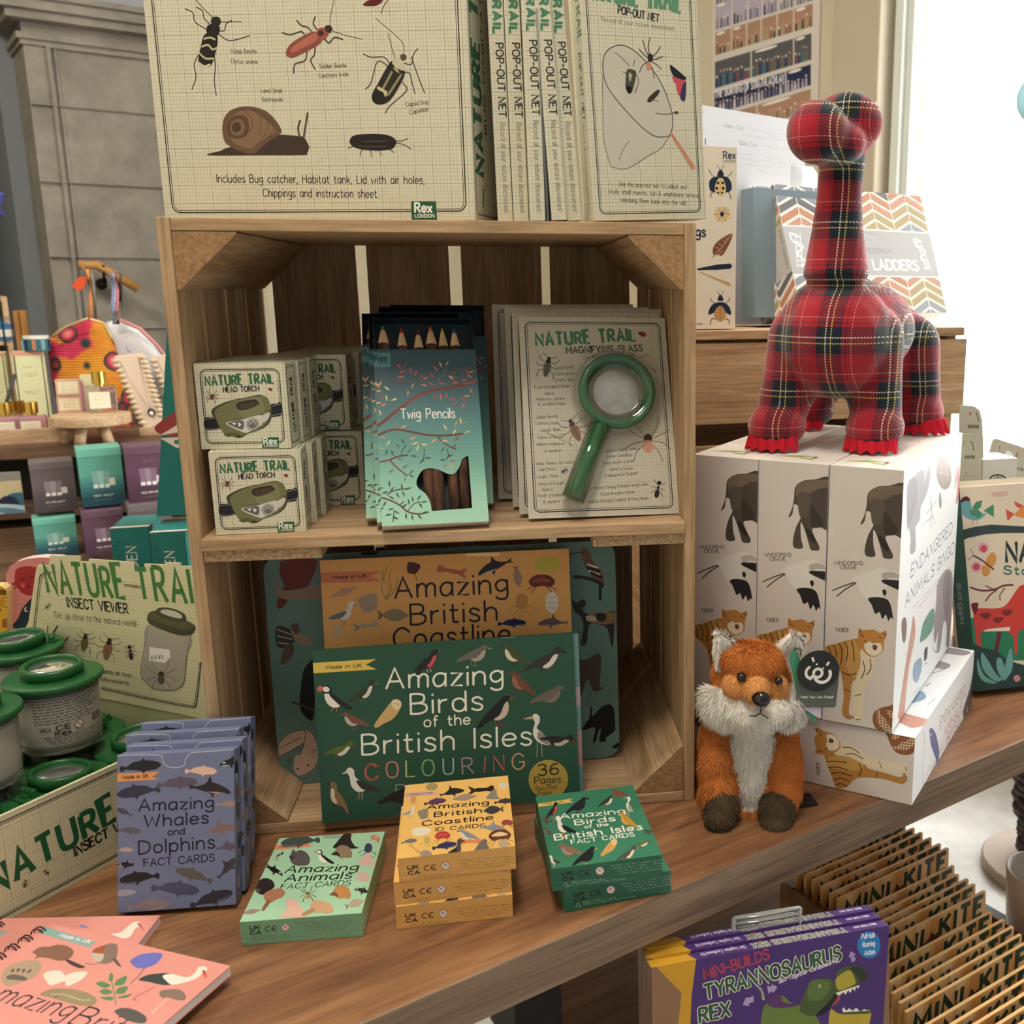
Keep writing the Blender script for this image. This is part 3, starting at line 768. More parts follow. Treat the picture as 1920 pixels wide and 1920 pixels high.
r.text('NATURE TRAIL', (.036, .045), (.036, .27), .026, .007, '#2c6343', bounce=.06, sp=3.4, caps=False)
r.text('BUG HABITAT', (.052, .085), (.052, .21), .008, .0014, INK)
r.art('G 2a2a26 28,14 31,14 34,32 31,31\nL 2a2a26 .5 30,14 29,8\nZ 6b675a .3 1.6 60,80 60,240\nZ 6b675a .3 1.6 66,80 66,200', loc=True)
tag(mb.build('bug_kit_box', CARD, loc=loc, rot=rot, bevel=.0006), 'large cream bug kit box printed with beetles and a snail, on the tall crate', 'box')
# ------------------------------------------------------------------ pop-out net boxes
def net_spine(loc, rot, dm, label, first=None):
    if first: return place(first, loc, rot, label, 'box', 'pop-out net boxes on top of the crate')
    mb, M = cardbox(dm, loc, rot, PAP); s = front(mb, dm[0], dm[2]); s.grid(st=.0034)
    h = dm[2]
    s.text('NATURE TRAIL', (dm[0]*.32, h*.97), (dm[0]*.32, h*.60), dm[0]*.5, .0026, '#4a8160', bounce=.06, sp=3.2, caps=False)
    s.text('POP-OUT NET', (dm[0]*.42, h*.57), (dm[0]*.42, h*.34), .0066, .0013, '#3c3c36')
    s.text('Record all your nature discoveries!', (dm[0]*.45, h*.32), (dm[0]*.45, h*.03), .0048, .0005, '#7d7c68')
    l = left(mb, *dm); l.grid(st=.0034); l.border(.005, .006, .0009)
    return tag(mb.build('net_box', CARD, loc=loc, rot=rot, bevel=.0005), label, 'box', 'pop-out net boxes on top of the crate')
dn = (.0146, .118, .285)
n0 = net_spine((.307, .0215, .6214), (-.01, -.014, .012), dn, 'cream net box on edge, first spine beside the bug kit box')
for (lc, rt, lb) in (((.3223, .019, .6214), (-.01, -.014, .012), 'cream net box on edge, second spine beside the bug kit box'),
                     ((.3378, .0035, .6213), (-.012, -.012, .02), 'cream net box on edge just left of the clear upright divider'),
                     ((.3585, .0035, .6218), (-.012, -.055, .05), 'cream net box leaning, first spine right of the clear divider'),
                     ((.3735, .0100, .6218), (-.012, -.066, .06), 'cream net box leaning, squeezed behind the front-facing net box')):
    net_spine(lc, rt, dn, lb, n0)
m = MB(); m.box((0, 0, 0), (.0022, .11, .19), '#f2f4f2'); tag(m.build('clear_divider', mat('clear_acrylic_edge', '#e9eeee', .08, trans=.85, ior=1.49), loc=(.3538, .0045, .6213), rot=(0, -.03, .05)), 'thin clear acrylic divider standing among the net boxes', 'divider')
dm = (.121, .0325, .285); loc, rot = (.3995, .0035, .6216), (-.03, -.045, .25)
mb, M = cardbox(dm, loc, rot, PAP); f = front(mb, dm[0], dm[2], M); f.grid(st=.0034); f.border(.0065, .006, .0009, gap=.0016)
f.art('''B 5f9371 4.2 24 880,-10 1585,95 NATURE TRAIL
T 3b3b36 1.3 6.6 1115,100 1420,165 POP-OUT NET
T 8d8c78 .45 4 990,160 1530,230 Record all your nature discoveries!
P c8c4b4 1000,640 1010,450 1080,350 1180,350 1350,480 1480,700 1520,900 1500,1020 1380,1140 1200,1260 1090,1260 1030,1180 1000,900
L 77766a .7 1060,1250 1010,1060 1000,800 1000,560
L 77766a .7 1060,1250 1180,1265 1340,1170 1440,1110 1495,1025
L 77766a .7 1120,1200 1160,1110 1200,1060
L 5f5e55 1 1500,1020 1400,1025 1290,950 1130,780 1030,640 1000,500 1020,400 1080,350 1160,342 1260,400 1400,560 1480,720 1525,880 1515,990 1500,1020
L 55524a .7 1095,395 1160,450 1200,495
L 55524a .8 1150,540 1180,560 1170,640
L 55524a .8 1250,560 1270,610 1240,700
L 55524a .7 1230,500 1240,450
P 4a483d 1180,530 1215,520 1250,540 1240,620 1215,695 1185,690 1170,640
P 17181a 1175,650 1215,650 1215,695 1190,700
G b3b08f 1200,540 1222,560 1205,620 1192,570
L 44413a .9 1350,430 1320,370 1300,300
L 44413a .9 1355,420 1340,350 1356,285
L 44413a .9 1360,430 1400,400 1432,350
L 44413a .9 1370,450 1410,440 1450,425
L 44413a .9 1345,440 1300,400 1272,368
L 44413a .8 1345,460 1300,490 1275,545
L 44413a .8 1365,460 1410,490 1440,522
L 44413a .8 1360,480 1380,540 1385,590
P 2e2d2a 1340,410 1365,405 1378,435 1362,462 1340,455
P cf8b72 1325,480 1350,465 1366,490 1355,525 1332,522
P 1f2630 1505,490 1530,500 1600,560 1628,590 1600,600 1540,580 1510,530
P c5505c 1520,575 1600,600 1625,610 1560,640
P c5505c 1550,640 1620,610 1600,700 1580,730
P 3a3560 1600,640 1625,620 1620,740 1605,760 1580,730
P 3c352e 1335,765 1345,730 1400,680 1425,675 1420,705 1370,760
L 3c352e .6 1360,745 1420,760
L 6d6a60 1 1400,850 1480,858 1540,845 1565,850
E 4a483f 1552,845 16,12
G c98d6f 1500,1000 1520,995 1690,1245 1690,1265 1675,1272 1660,1262
T 4c4b42 .45 4.1 1122,1395 1628,1420 Use this pop-out net to collect and
T 4c4b42 .45 4.1 1045,1450 1715,1482 study small insects, fish & amphibians before
T 4c4b42 .45 4.1 1130,1512 1630,1538 releasing them back into the wild.''', 880, 0, 4.0)
s = left(mb, *dm); s.grid(st=.0034)
s.text('NATURE TRAIL', (.021, .275), (.021, .165), .013, .0026, '#4a8160', bounce=.06, sp=3.2, caps=False)
s.text('POP-OUT NET', (.019, .155), (.019, .095), .007, .0013, '#3c3c36'); s.text('Record all your nature discoveries!', (.018, .09), (.018, .008), .005, .0005, '#7d7c68')
tag(mb.build('net_box', CARD, loc=loc, rot=rot, bevel=.0005), 'cream net box facing front, picture of a butterfly net, overhanging the crate corner', 'box', 'pop-out net boxes on top of the crate')
# ================================================================== head torch boxes
dm = (.0846, .0395, .0832)
def torch_art():
    loc, rot = (.0224, .0119, .3195), (.03, .0055, .0474)
    mb, M = cardbox(dm, loc, rot, '#e2dfc6'); f = front(mb, dm[0], dm[2], M); f.grid(st=.0033); f.border(.0055, .006, .0009, gap=.0016)
    f.art('''B 3d6f4c 2.1 9.4 385,1285 1055,1247 NATURE TRAIL
T 201f1c .95 5 560,1342 908,1322 HEAD TORCH
P 23242a 370,1590 440,1580 500,1570 560,1660 470,1700 375,1692
S 9b9da0 .5 370,1602 500,1582
S 9b9da0 .5 372,1690 470,1695 540,1668
P 23242a 1020,1450 1080,1438 1120,1425 1125,1540 1060,1562 1020,1556
S 9b9da0 .5 1030,1462 1118,1440
S 9b9da0 .5 1030,1552 1122,1530
P 4a4a38 450,1500 560,1440 680,1405 760,1390 880,1362 940,1362 1000,1400 1030,1500 1020,1600 950,1670 800,1728 720,1768 600,1740 540,1700 480,1600 445,1550
P 767852 480,1510 640,1425 740,1400 900,1368 960,1375 1010,1420 1025,1500 1000,1590 940,1660 810,1720 700,1755 570,1735 530,1680 490,1600
P 5d5f40 590,1620 640,1600 740,1580 940,1540 1020,1490 1010,1560 950,1600 800,1600 700,1640
P 84865f 680,1430 740,1410 880,1380 930,1400 960,1500 870,1560 760,1580 700,1500
P 3b342c 690,1440 860,1402 895,1420 900,1455 730,1510
S 6d6052 .5 715,1462 885,1425
S 6d6052 .5 722,1478 890,1440
S 6d6052 .5 730,1494 895,1452
P d5d5cf 585,1625 760,1590 920,1548 940,1590 930,1640 800,1712 760,1715 640,1670
P 6c6a64 600,1630 740,1600 760,1650 740,1690 650,1660
G f2f2ec 640,1632 680,1622 670,1650
G f2f2ec 700,1620 735,1640 710,1665
P a9a7a0 780,1620 830,1580 890,1590 910,1630 880,1680 820,1695 785,1660
P 6f6d69 805,1625 845,1600 885,1620 885,1650 850,1675 810,1660
L e6e6e0 .6 815,1640 850,1610 875,1640
P 5f6144 560,1735 640,1720 720,1740 700,1770 640,1755 600,1762
E 2b2b26 708,1755 14,12
P d0cfc6 930,1560 1000,1520 1015,1540 990,1590 940,1620
G 27623c 935,1758 1098,1752 1102,1852 940,1860
T f0f2ea 1.3 6 955,1820 1080,1815 Rex
T f0f2ea .45 2 958,1846 1090,1842 LONDON''', 340, 640, 5.189)
    stamps(f, 340, 640, 5.189, 'spider 448,1380 135 10 1 2a2825 7e3b33\nladybird 1022,1306 62 20 1 a5362c 2a1a18', lw=.00045)
    r = right(mb, *dm, M); r.grid(st=.0033); r.border(.004, .004, .0007, gap=.0014)
    r.text('NATURE TRAIL', (.024, .014), (.024, .07), .010, .0019, '#44463d', bounce=.06, caps=False); r.art('L 45473f .6 24,10 30,18 30,28 27,36\nL 45473f .6 15,68 11,60 12,52', loc=True)
    t = Face(mb, (0, 0, dm[2]), (1, 0, 0), (0, 1, 0), dm[0], dm[1]); t.grid(st=.0033); t.border(.003, .003, .0005)
    return mb.build('torch_box', CARD, bevel=.0005), loc, rot
t0, loc, rot = torch_art(); t0.location = loc; t0.rotation_euler = rot
tag(t0, 'cream head torch box, front of the lower row on the crate shelf', 'box', 'head torch boxes in the crate')
zl, zu = .3192, .4033
low = [(.0258, .0525, .05), (.0285, .0935, .03)]
for i, (x, y, rz) in enumerate(low): place(t0, (x, y, zl), (0, 0, rz), ['lower head torch box directly behind the front one', 'lower head torch box, third back in the row'][i], 'box', 'head torch boxes in the crate')
place(t0, (.0134, .0235, zu), (.0, .0, -.05), 'cream head torch box, front of the upper row, slightly left', 'box', 'head torch boxes in the crate')
place(t0, (.0175, .0650, zu), (0, 0, -.04), 'upper head torch box directly behind the front one', 'box', 'head torch boxes in the crate')
place(t0, (.0205, .1062, zu), (0, 0, -.02), 'upper head torch box, third back in the row', 'box', 'head torch boxes in the crate')
for i, (x, y) in enumerate(((.064, .145), (.072, .188), (.080, .231), (.088, .274))):
    place(t0, (x, y, zl), (0, 0, -.03), 'rear lower head torch box offset right, number %s from the front' % ['one', 'two', 'three', 'four'][i], 'box', 'head torch boxes in the crate')
    place(t0, (x-.012, y+.004, zu), (0, 0, -.02), 'rear upper head torch box offset right, number %s from the front' % ['one', 'two', 'three', 'four'][i], 'box', 'head torch boxes in the crate')
# ================================================================== twig pencil packs
PENC = ['#3a7d4f', '#b0302e', '#7c2f2e', '#c96a34', '#cfc04a', '#2f5c94']
BARK = mat('twig_bark', rough=.9, nodes=speck('#3f2a20', '#7d5a45', 90, bump=.8, dist=.0015, stretch=(1, 1, .25)))
CORE = mat('pencil_core', rough=.6, attr=True)
def twig():
    w_, d_, h_ = .1043, .0159, .2287; loc, rot = (.1839, -.0131, .3282), (-.5056, .0144, .1261); M = xf(loc, rot)
    root = empty('pencil_pack', loc, rot); th = .0006; hs = h_*.835
    m = MB()   # inner tray
    m.box((.0012, .013, .0015), (w_-.0012, .0136, h_-.001), '#22313a'); m.box((.0010, .0012, .0015), (.0018, .013, h_-.001), '#27363c'); m.box((w_-.0018, .0012, .0015), (w_-.0010, .013, h_-.001), '#27363c')
    m.box((.0018, .0012, h_-.0018), (w_-.0018, .013, h_-.001), '#101b24'); m.box((.0018, .0012, .0015), (w_-.0018, .013, .0023), '#27363c')
    m.build('tray', CARD, root)
    # sleeve: back, sides and a front sheet with the cut-out window
    m = MB(); m.box((0, d_-th, 0), (w_, d_, hs), '#37474a'); m.box((0, th, 0), (th, d_-th, hs), '#b8cdbf'); m.box((w_-th, th, 0), (w_, d_-th, hs), '#c2d3c6')
    m.box((th, th, 0), (w_-th, d_-th, th), '#d8c9b8')
    F1 = front(m, w_, h_, M); px = lambda X, Y: F1.pix(630+X/4.173, 540+Y/4.173)
    win = catmull([px(*p) for p in ((985,1340), (970,1390), (930,1450), (880,1455), (810,1425), (740,1410), (680,1425), (640,1480), (630,1530), (650,1570), (700,1610), (735,1670), (750,1745))], False, 5)
    win = [px(1035, 1312), px(1010, 1322)]+win+[px(1065, 1722)]
    xL = min(p[0] for p in win); yB = min(p[1] for p in win); 
    # gradient of printed bands (dusk teal to pale mint): the print itself
    from mathutils.geometry import tessellate_polygon
    outer = [(0, 0), (w_, 0), (w_, hs), (0, hs)]
    tri = tessellate_polygon([[Vector((a, b, 0)) for a, b in outer], [Vector((a, b, 0)) for a, b in win]]); pts = outer+win
    bands = [(0, '#a3d0b8'), (.10, '#9ccab3'), (.2, '#8fc0ad'), (.3, '#80b3a4'), (.4, '#70a39a'), (.5, '#61948f'), (.6, '#548283'), (.7, '#4a7277'), (.8, '#43636b'), (.9, '#3e5862'), (1.01, '#3e5862')]
    def mixc(v):
        for (a, ca), (b, cb) in zip(bands, bands[1:]):
            if v <= b:
                t = (v-a)/(b-a); return '#'+''.join('%02x' % round(int(ca[i:i+2], 16)*(1-t)+int(cb[i:i+2], 16)*t) for i in (1, 3, 5))
        return bands[-1][1]
    NB = 44
    for t in tri:
        P = [pts[i] for i in t]
        for b in range(NB):
            Q = clip_poly(P, -1, hs*b/NB, 1, hs*(b+1)/NB)
            if len(Q) > 2:
                A = sum(Q[i][0]*Q[(i+1) % len(Q)][1]-Q[(i+1) % len(Q)][0]*Q[i][1] for i in range(len(Q)))
                if A < 0: Q = Q[::-1]
                m.poly([(a, 0, c) for a, c in Q], mixc((b+.5)/NB))
    f = Face(m, (0, 0, 0), (1, 0, 0), (0, 0, 1), w_, hs, M)
    f.art('''G 548a8c 273,505 425,505 428,618 285,620
T 1f3a40 1.1 6.5 305,572 400,570 Rex
T 3c5f64 .4 2.2 335,592 412,590 LONDON
L 7a3f36 3.2 318,1085 380,1040 450,980 560,900 650,840 750,800 880,780 1000,755 1100,725
L 8a5046 1.2 560,910 600,880 700,820
L 9b6a55 1.5 1000,750 1060,740 1104,715
L 6b4a44 1.2 440,760 480,700 540,640
L 6b4a44 1.2 480,745 560,740 600,700 640,660
L 6b4a44 1.2 620,730 680,750 720,770
L 6a6a74 1.6 795,770 800,720 840,670 870,620
L 6b6a74 1.2 830,685 900,690 960,700
L 6a6a74 1.2 985,700 995,640 1010,610
L 6e3a34 2.2 330,1150 420,1115 500,1110 600,1128 720,1150 850,1155 990,1140
L 6e3a34 1.4 790,1155 830,1200 890,1240 940,1262
L 6e3a34 1.6 345,1362 420,1345 480,1320 560,1308
L 7e4844 1.5 420,1345 470,1400 520,1440 560,1470
L 6e4244 1.7 355,1640 420,1660 500,1700 560,1750 640,1768 700,1760
L 5c4038 1.2 400,1620 440,1590 500,1575 560,1570
L 44443c .9 565,1740 610,1690 660,1670
L 44443c .9 685,1350 690,1300 690,1260
L 44443c .9 510,1310 520,1270 550,1230
L 44443c .9 870,1340 880,1300 865,1260
L 44443c .9 445,1830 455,1740
T f3f1ea 1.1 10.5 510,1022 930,1015 Twig Pencils''', 630, 540, 4.173)
    red, sal, gld, yel, olv, grn, brn = 'c4585a', 'cf7768', 'd6a56c', 'ddd07a', '8f9f63', '3d5a4c', '7d4c40'
    L = []
    for spec in ('490,610,50,c4585a 520,655,-30,c4585a 505,695,-5,cf7768 585,645,70,c4585a 625,665,-60,c4585a 670,690,70,b05058 700,705,-30,cf7768 540,600,-50,a05a58 600,765,-65,d98a6a 562,820,-88,d98080 690,760,10,c9837a 750,685,50,c9545c 780,630,55,cf6060 818,600,65,dba078 868,590,-60,c09a72 900,700,35,ddb57c 830,745,0,c9545c 745,750,30,c9545c 1000,720,-20,c9545c 935,740,-5,cf7768 1060,655,-15,c97e66 1045,690,40,c97e66 1020,650,70,c4585a 955,630,20,8a5a50 915,660,-20,8a5a50 1058,805,60,cf7f6c 1025,845,-5,d0a068 1000,870,50,c4585a 930,905,-50,c4585a 905,870,-10,c4585a 995,920,60,cf6a68 820,855,80,cf6060 862,845,-70,c9545c 775,845,-60,b05058 345,975,70,ddb57c 275,945,65,ccb072 330,900,-10,ddb57c 255,870,-10,ccb072 370,915,-25,cf8a68 398,785,35,ddd07a 395,860,80,e0d070 455,872,-20,ddd07a 325,760,60,ddb57c 345,750,-60,ddb57c 300,745,40,ddb57c 335,805,-5,c8b878 355,845,70,a0605a',
                 '530,1085,-25,e0a068 470,1070,80,a08858 600,1175,-30,e0a068 365,1170,10,c9a070 410,1210,-60,c8cf70 350,1255,20,9fbc70 620,1215,-20,cfd878 640,1250,-70,cfd878 690,1225,5,cfd878 765,1195,-35,e0b070 850,1198,-5,e0c080 855,1090,60,ddc080 975,1040,85,e0c880 940,1060,-75,b8a468 927,1125,-60,ddd07a 1028,1125,-20,c8b870 945,1180,-50,8a5a50 1015,1050,-20,7f9468 485,1235,50,5a6a58 525,1200,60,44584e 575,1275,-60,62785e 500,1340,20,5f7a64 610,1315,5,44584e 540,1400,-40,5a7460 430,1435,-30,5f7a64 590,1440,-40,5a6f5a 590,1470,25,5a6f5a 540,1495,85,6f8f74 670,1355,-50,3d5a4c 720,1330,5,44584e 720,1365,50,8fb080 890,1315,-20,44584e 835,1345,-10,44584e 915,1355,0,b0705a 855,1390,-60,7f9468 905,1400,60,d8a878 835,1265,-60,5a6f5a 925,1240,-50,6a5a48 345,1565,0,2e4a42 385,1600,-15,2e4a42 418,1530,85,2e4a42 438,1575,-50,4a6456 515,1555,85,3d5a4c 565,1570,-20,3d5a4c 435,1640,30,3d5a4c 482,1620,60,3d5a4c 528,1610,70,3d5a4c 380,1690,-60,2e4a42 350,1730,-20,2e4a42 430,1730,-10,4a6456 475,1755,30,4a6456 410,1775,-10,2e4a42 465,1800,25,22382f 515,1685,-50,5a7460 535,1705,-40,2e4a42 570,1675,75,3d5a4c 600,1655,80,3d5a4c 650,1640,-55,3d5a4c 690,1672,-10,3d5a4c 662,1700,60,2e4a42 705,1755,-5,2e4a42 548,1785,85,2e4a42 597,1795,80,3d5a4c 655,1790,50,2e4a42 395,1285,-70,3d5a4c 440,1290,70,3d5a4c'):
        for q in spec.split(): x, y, a, c = q.split(','); L.append('leaf %s,%s 62 %s 1 %s' % (x, y, a, c))
    stamps(f, 630, 540, 4.173, '\n'.join(L))
    m.build('sleeve', CARD, root)
    xs = [px(X, 480)[0] for X in (375, 522, 652, 752, 845, 938)]
    for i, x in enumerate(xs):
        zt = px(0, (285, 305, 320, 292, 308, 305)[i])[1]; R = .0062 if i in (0, 3) else .0054
        p = MB(); lean_ = random.uniform(-.004, .004)
        p.tube([(x+lean_, .0068, .004), (x+lean_*.5, .0068, h_*.45), (x, .0068, zt-.020)], R, 12, '#6a4a38'); pen = p.build('pencil', BARK, root)
        p = MB(); p.lathe([(R*.98, zt-.0205), (R*.86, zt-.015), (R*.42, zt-.004)], 8, '#d2b48c', M=Matrix.Translation((x, .0068, 0)), sm=False); pt = p.build('sharpened_tip', MATT, pen)
        p = MB(); p.lathe([(R*.44, zt-.0045), (R*.3, zt-.001), (.0004, zt+.0025)], 10, PENC[i], M=Matrix.Translation((x, .0068, 0))); p.build('coloured_lead', CORE, pen)
    return root
tw = twig(); tag(tw, 'teal pencil pack with printed branches, front of the stack, bark pencils showing', 'pencils', 'twig pencil packs in the crate')
ta = (-.5056, .0144, .1261)
def shifted(base, dx, dy, dz): return (base[0]+dx, base[1]+dy, base[2]+dz)
b0 = (.1839, -.0131, .3282)
place(tw, shifted(b0, -.0068, .0180, .0002), ta, 'second pencil pack, just behind the front pack and slightly left', 'pencils', 'twig pencil packs in the crate')
place(tw, shifted(b0, -.020, .0400, .0), (-.47, .0, .06), 'third pencil pack from the front, leaning furthest left', 'pencils', 'twig pencil packs in the crate')
place(tw, shifted(b0, -.008, .0720, .0), (-.40, .01, .05), 'fourth pencil pack from the front, mostly hidden', 'pencils', 'twig pencil packs in the crate')
place(tw, shifted(b0, .003, .0950, .0), (-.38, .01, .06), 'rearmost pencil pack, only its dark top showing', 'pencils', 'twig pencil packs in the crate')
# ================================================================== magnifying glass cards
dm = (.1616, .0022, .2212); loc, rot = (.3276, .0222, .3228), (-.3877, .0156, .0733)
def magcard():
    M = xf(loc, rot); root = empty('magnifier_card', loc, rot)
    mb = MB(); mb.box((0, 0, 0), dm, '#c9c3b2'); f = front(mb, dm[0], dm[2], M); f.grid(col='#b9b3a0', col2='#aaa390', st=.0036); f.border(.0065, .006, .0010, gap=.0021)
    f.art('''B 4b8062 3.2 14 432,735 980,705 NATURE TRAIL
T 2b2926 1.2 7 598,775 1018,762 MAGNIFYING GLASS
T 6f6a5e .4 3.4 690,808 1050,795 Get up close to the natural world
T 55504a .35 3.4 540,862 635,858 Wasp Beetle
T 55504a .35 3.4 538,897 640,893 Clytus arietis
T 55504a .35 3.4 528,932 650,928 Length 16mm
T 55504a .35 3.4 422,972 615,965 Found throughout Britain
T 55504a .35 3.4 478,1008 530,1004 Habitat
T 55504a .35 3.4 430,1038 588,1032 Hedgerows, gardens
T 55504a .35 3.4 440,1066 592,1060 & woodland edges
T 55504a .35 3.6 428,1138 548,1132 Soldier Beetle
T 55504a .35 3.4 422,1172 555,1168 Cantharis livida
T 55504a .35 3.4 455,1210 565,1206 Length 10mm
T 55504a .35 3.4 437,1250 580,1244 Native to Europe
T 55504a .35 3.4 434,1288 585,1282 Habitat-Hedgerows
T 55504a .35 3.4 478,1326 570,1320 & meadows
T 55504a .35 3.4 428,1396 650,1384 Yellow Meadow Ant (worker)
T 55504a .35 3.4 436,1428 535,1422 Lasius flavus
T 55504a .35 3.4 434,1470 550,1462 Length 4.5mm
T 55504a .35 3.4 442,1508 582,1500 Native to Europe
T 55504a .35 3.4 463,1540 522,1536 Habitat
T 55504a .35 3.4 440,1572 575,1566 Rough grassland
T 55504a .35 3.4 470,1608 560,1602 & gardens
T 55504a .35 3.4 806,1326 995,1308 Ladybird Spider (male)
T 55504a .35 3.4 824,1354 962,1344 Eresus Sandaliatus
T 55504a .35 3.4 803,1392 970,1380 Body length 6-9mm
T 55504a .35 3.4 836,1426 965,1418 Native to Europe
T 55504a .35 3.4 812,1462 988,1446 Endangered in England
T 55504a .35 3.4 712,1532 1050,1508 The Scissor Earwig (female) Length 6mm
T 55504a .35 3.4 788,1564 975,1550 Found throughout Britain
T 55504a .35 3.4 720,1606 1050,1584 Habitat-Decaying Compost & Dung Heaps
L 5a544c .4 470,1205 640,1290''', 860, 400, 2.954)
    stamps(f, 860, 400, 2.954, '''ladybird 1020,670 62 20 1 a8443c 3a2422
beetle 492,845 150 12 1 2e2c2a 6a665a 2e2c2a
beetle 640,1195 175 -25 1 4a3f38 8a6a5a 5a463d
spider 1048,1255 260 0 1 3c3834 c88f78
ant 1105,1520 170 12 1 2b2320
ant 588,1425 70 60 1 4a443c
ant 1075,872 60 -40 1 7a6a50''', lw=.0006)
    mb.build('backing_card', CARD, root)
    # the magnifier itself, under a blister
    c = f.pix(860+868/2.954, 400+1000/2.954); R = (f.pix(860+1082/2.954, 400+1000/2.954)[0]-c[0])*.97
    e = f.pix(860+632/2.954, 400+1580/2.954); s = f.pix(860+775/2.954, 400+1195/2.954)
    FM = Matrix.Translation((c[0], -.010, c[1])) @ Matrix.Rotation(math.pi/2, 4, 'X')
    mag = MB(); mag.lathe([(R*.80, -.004), (R*.98, -.004), (R, -.001), (R, .003), (R*.97, .0055), (R*.86, .006), (R*.80, .004), (R*.80, -.004)], 48, M=FM); root2 = mag.build('magnifier_frame', mat('green_plastic_gloss', '#1f6236', .15, coat=.4), root)
    h = MB(); d = Vector((e[0]-s[0], 0, e[1]-s[1])); a = Vector((s[0], -.010, s[1]))
    h.tube([a-d*.08, a+d*.02, a+d*.9, a+d*1.0], [.0055, .0075, .0085, .0088], 16); h.build('handle', mat('green_plastic_gloss'), root2)
    g = MB(); g.lathe([(.0, .0028), (R*.5, .0022), (R*.8, .0), (R*.8, -.002), (R*.5, -.0028), (0, -.0034)], 40, M=FM); g.build('lens', mat('lens_plastic', '#ffffff', .03, trans=1, ior=1.3), root2)
    # blister: shallow clear dome ring
    b = MB(); b.lathe([(R*1.14, -.009), (R*1.10, .0068), (R*1.0, .0084), (R*.72, .0086), (R*.66, .0030), (R*.55, .0032), (R*.3, .0060), (0, .0062)], 48, M=FM)
    b.tube([a-Vector((0, .0, 0)), a+d*.5, a+d*1.04], .0125, 20)
    bl = b.build('blister', mat('blister_plastic', '#ffffff', .06, trans=1, ior=1.12, coat=1), root)
    # the bright foil disc seen through the lens
    k = MB(); k.lathe([(0, 0), (R*.66, .0)], 36, '#efece0', M=Matrix.Translation((c[0], -.0012, c[1])) @ Matrix.Rotation(math.pi/2, 4, 'X')); k.build('foil_disc', mat('crinkled_foil', rough=.35, metal=.15, nodes=speck('#e6e3d8', '#ffffff', 60, bump=.4, dist=.002)), root)
    return root
mg = magcard(); tag(mg, 'magnifying glass card in front, green magnifier under a clear blister', 'magnifying glass', 'magnifying glass cards in the crate')
# plain cards behind: only their printed borders show
def backcard(loc, rot, label, first=[None]):
    if first[0] is None:
        mb = MB(); mb.box((0, 0, 0), dm, '#c9c3b2'); f = front(mb, dm[0], dm[2]); f.grid(col='#b9b3a0', col2='#aaa390', st=.0036); f.border(.0065, .006, .0010, gap=.0021)
        f.text('NATURE TRAIL', (.018, .19), (.125, .19), .014, .0032, '#4b8062', bounce=.09, caps=False); f.text('MAGNIFYING GLASS', (.05, .178), (.135, .178), .007, .0011, '#2b2926')
        for i in range(16): f.art('Z 6f6a5e .3 2 14,%d 46,%d' % (150-i*8, 150-i*8), loc=True)
        first[0] = tag(mb.build('magnifier_card', CARD, loc=loc, rot=rot), label, 'magnifying glass', 'magnifying glass cards in the crate'); return
    place(first[0], loc, rot, label, 'magnifying glass', 'magnifying glass cards in the crate')
backcard((.3185, .0430, .3235), (-.345, .012, .04), 'magnifying glass card just behind the front one, its edge showing on the left')
backcard((.3265, .0640, .3230), (-.30, .0, .05), 'magnifying glass card, third from the front, top border showing')
backcard((.3120, .0850, .3230), (-.27, .0, .03), 'magnifying glass card, fourth from the front, standing highest')
backcard((.2960, .1300, .3230), (-.22, .0, .0), 'dim magnifying glass card far back on the left of the group')
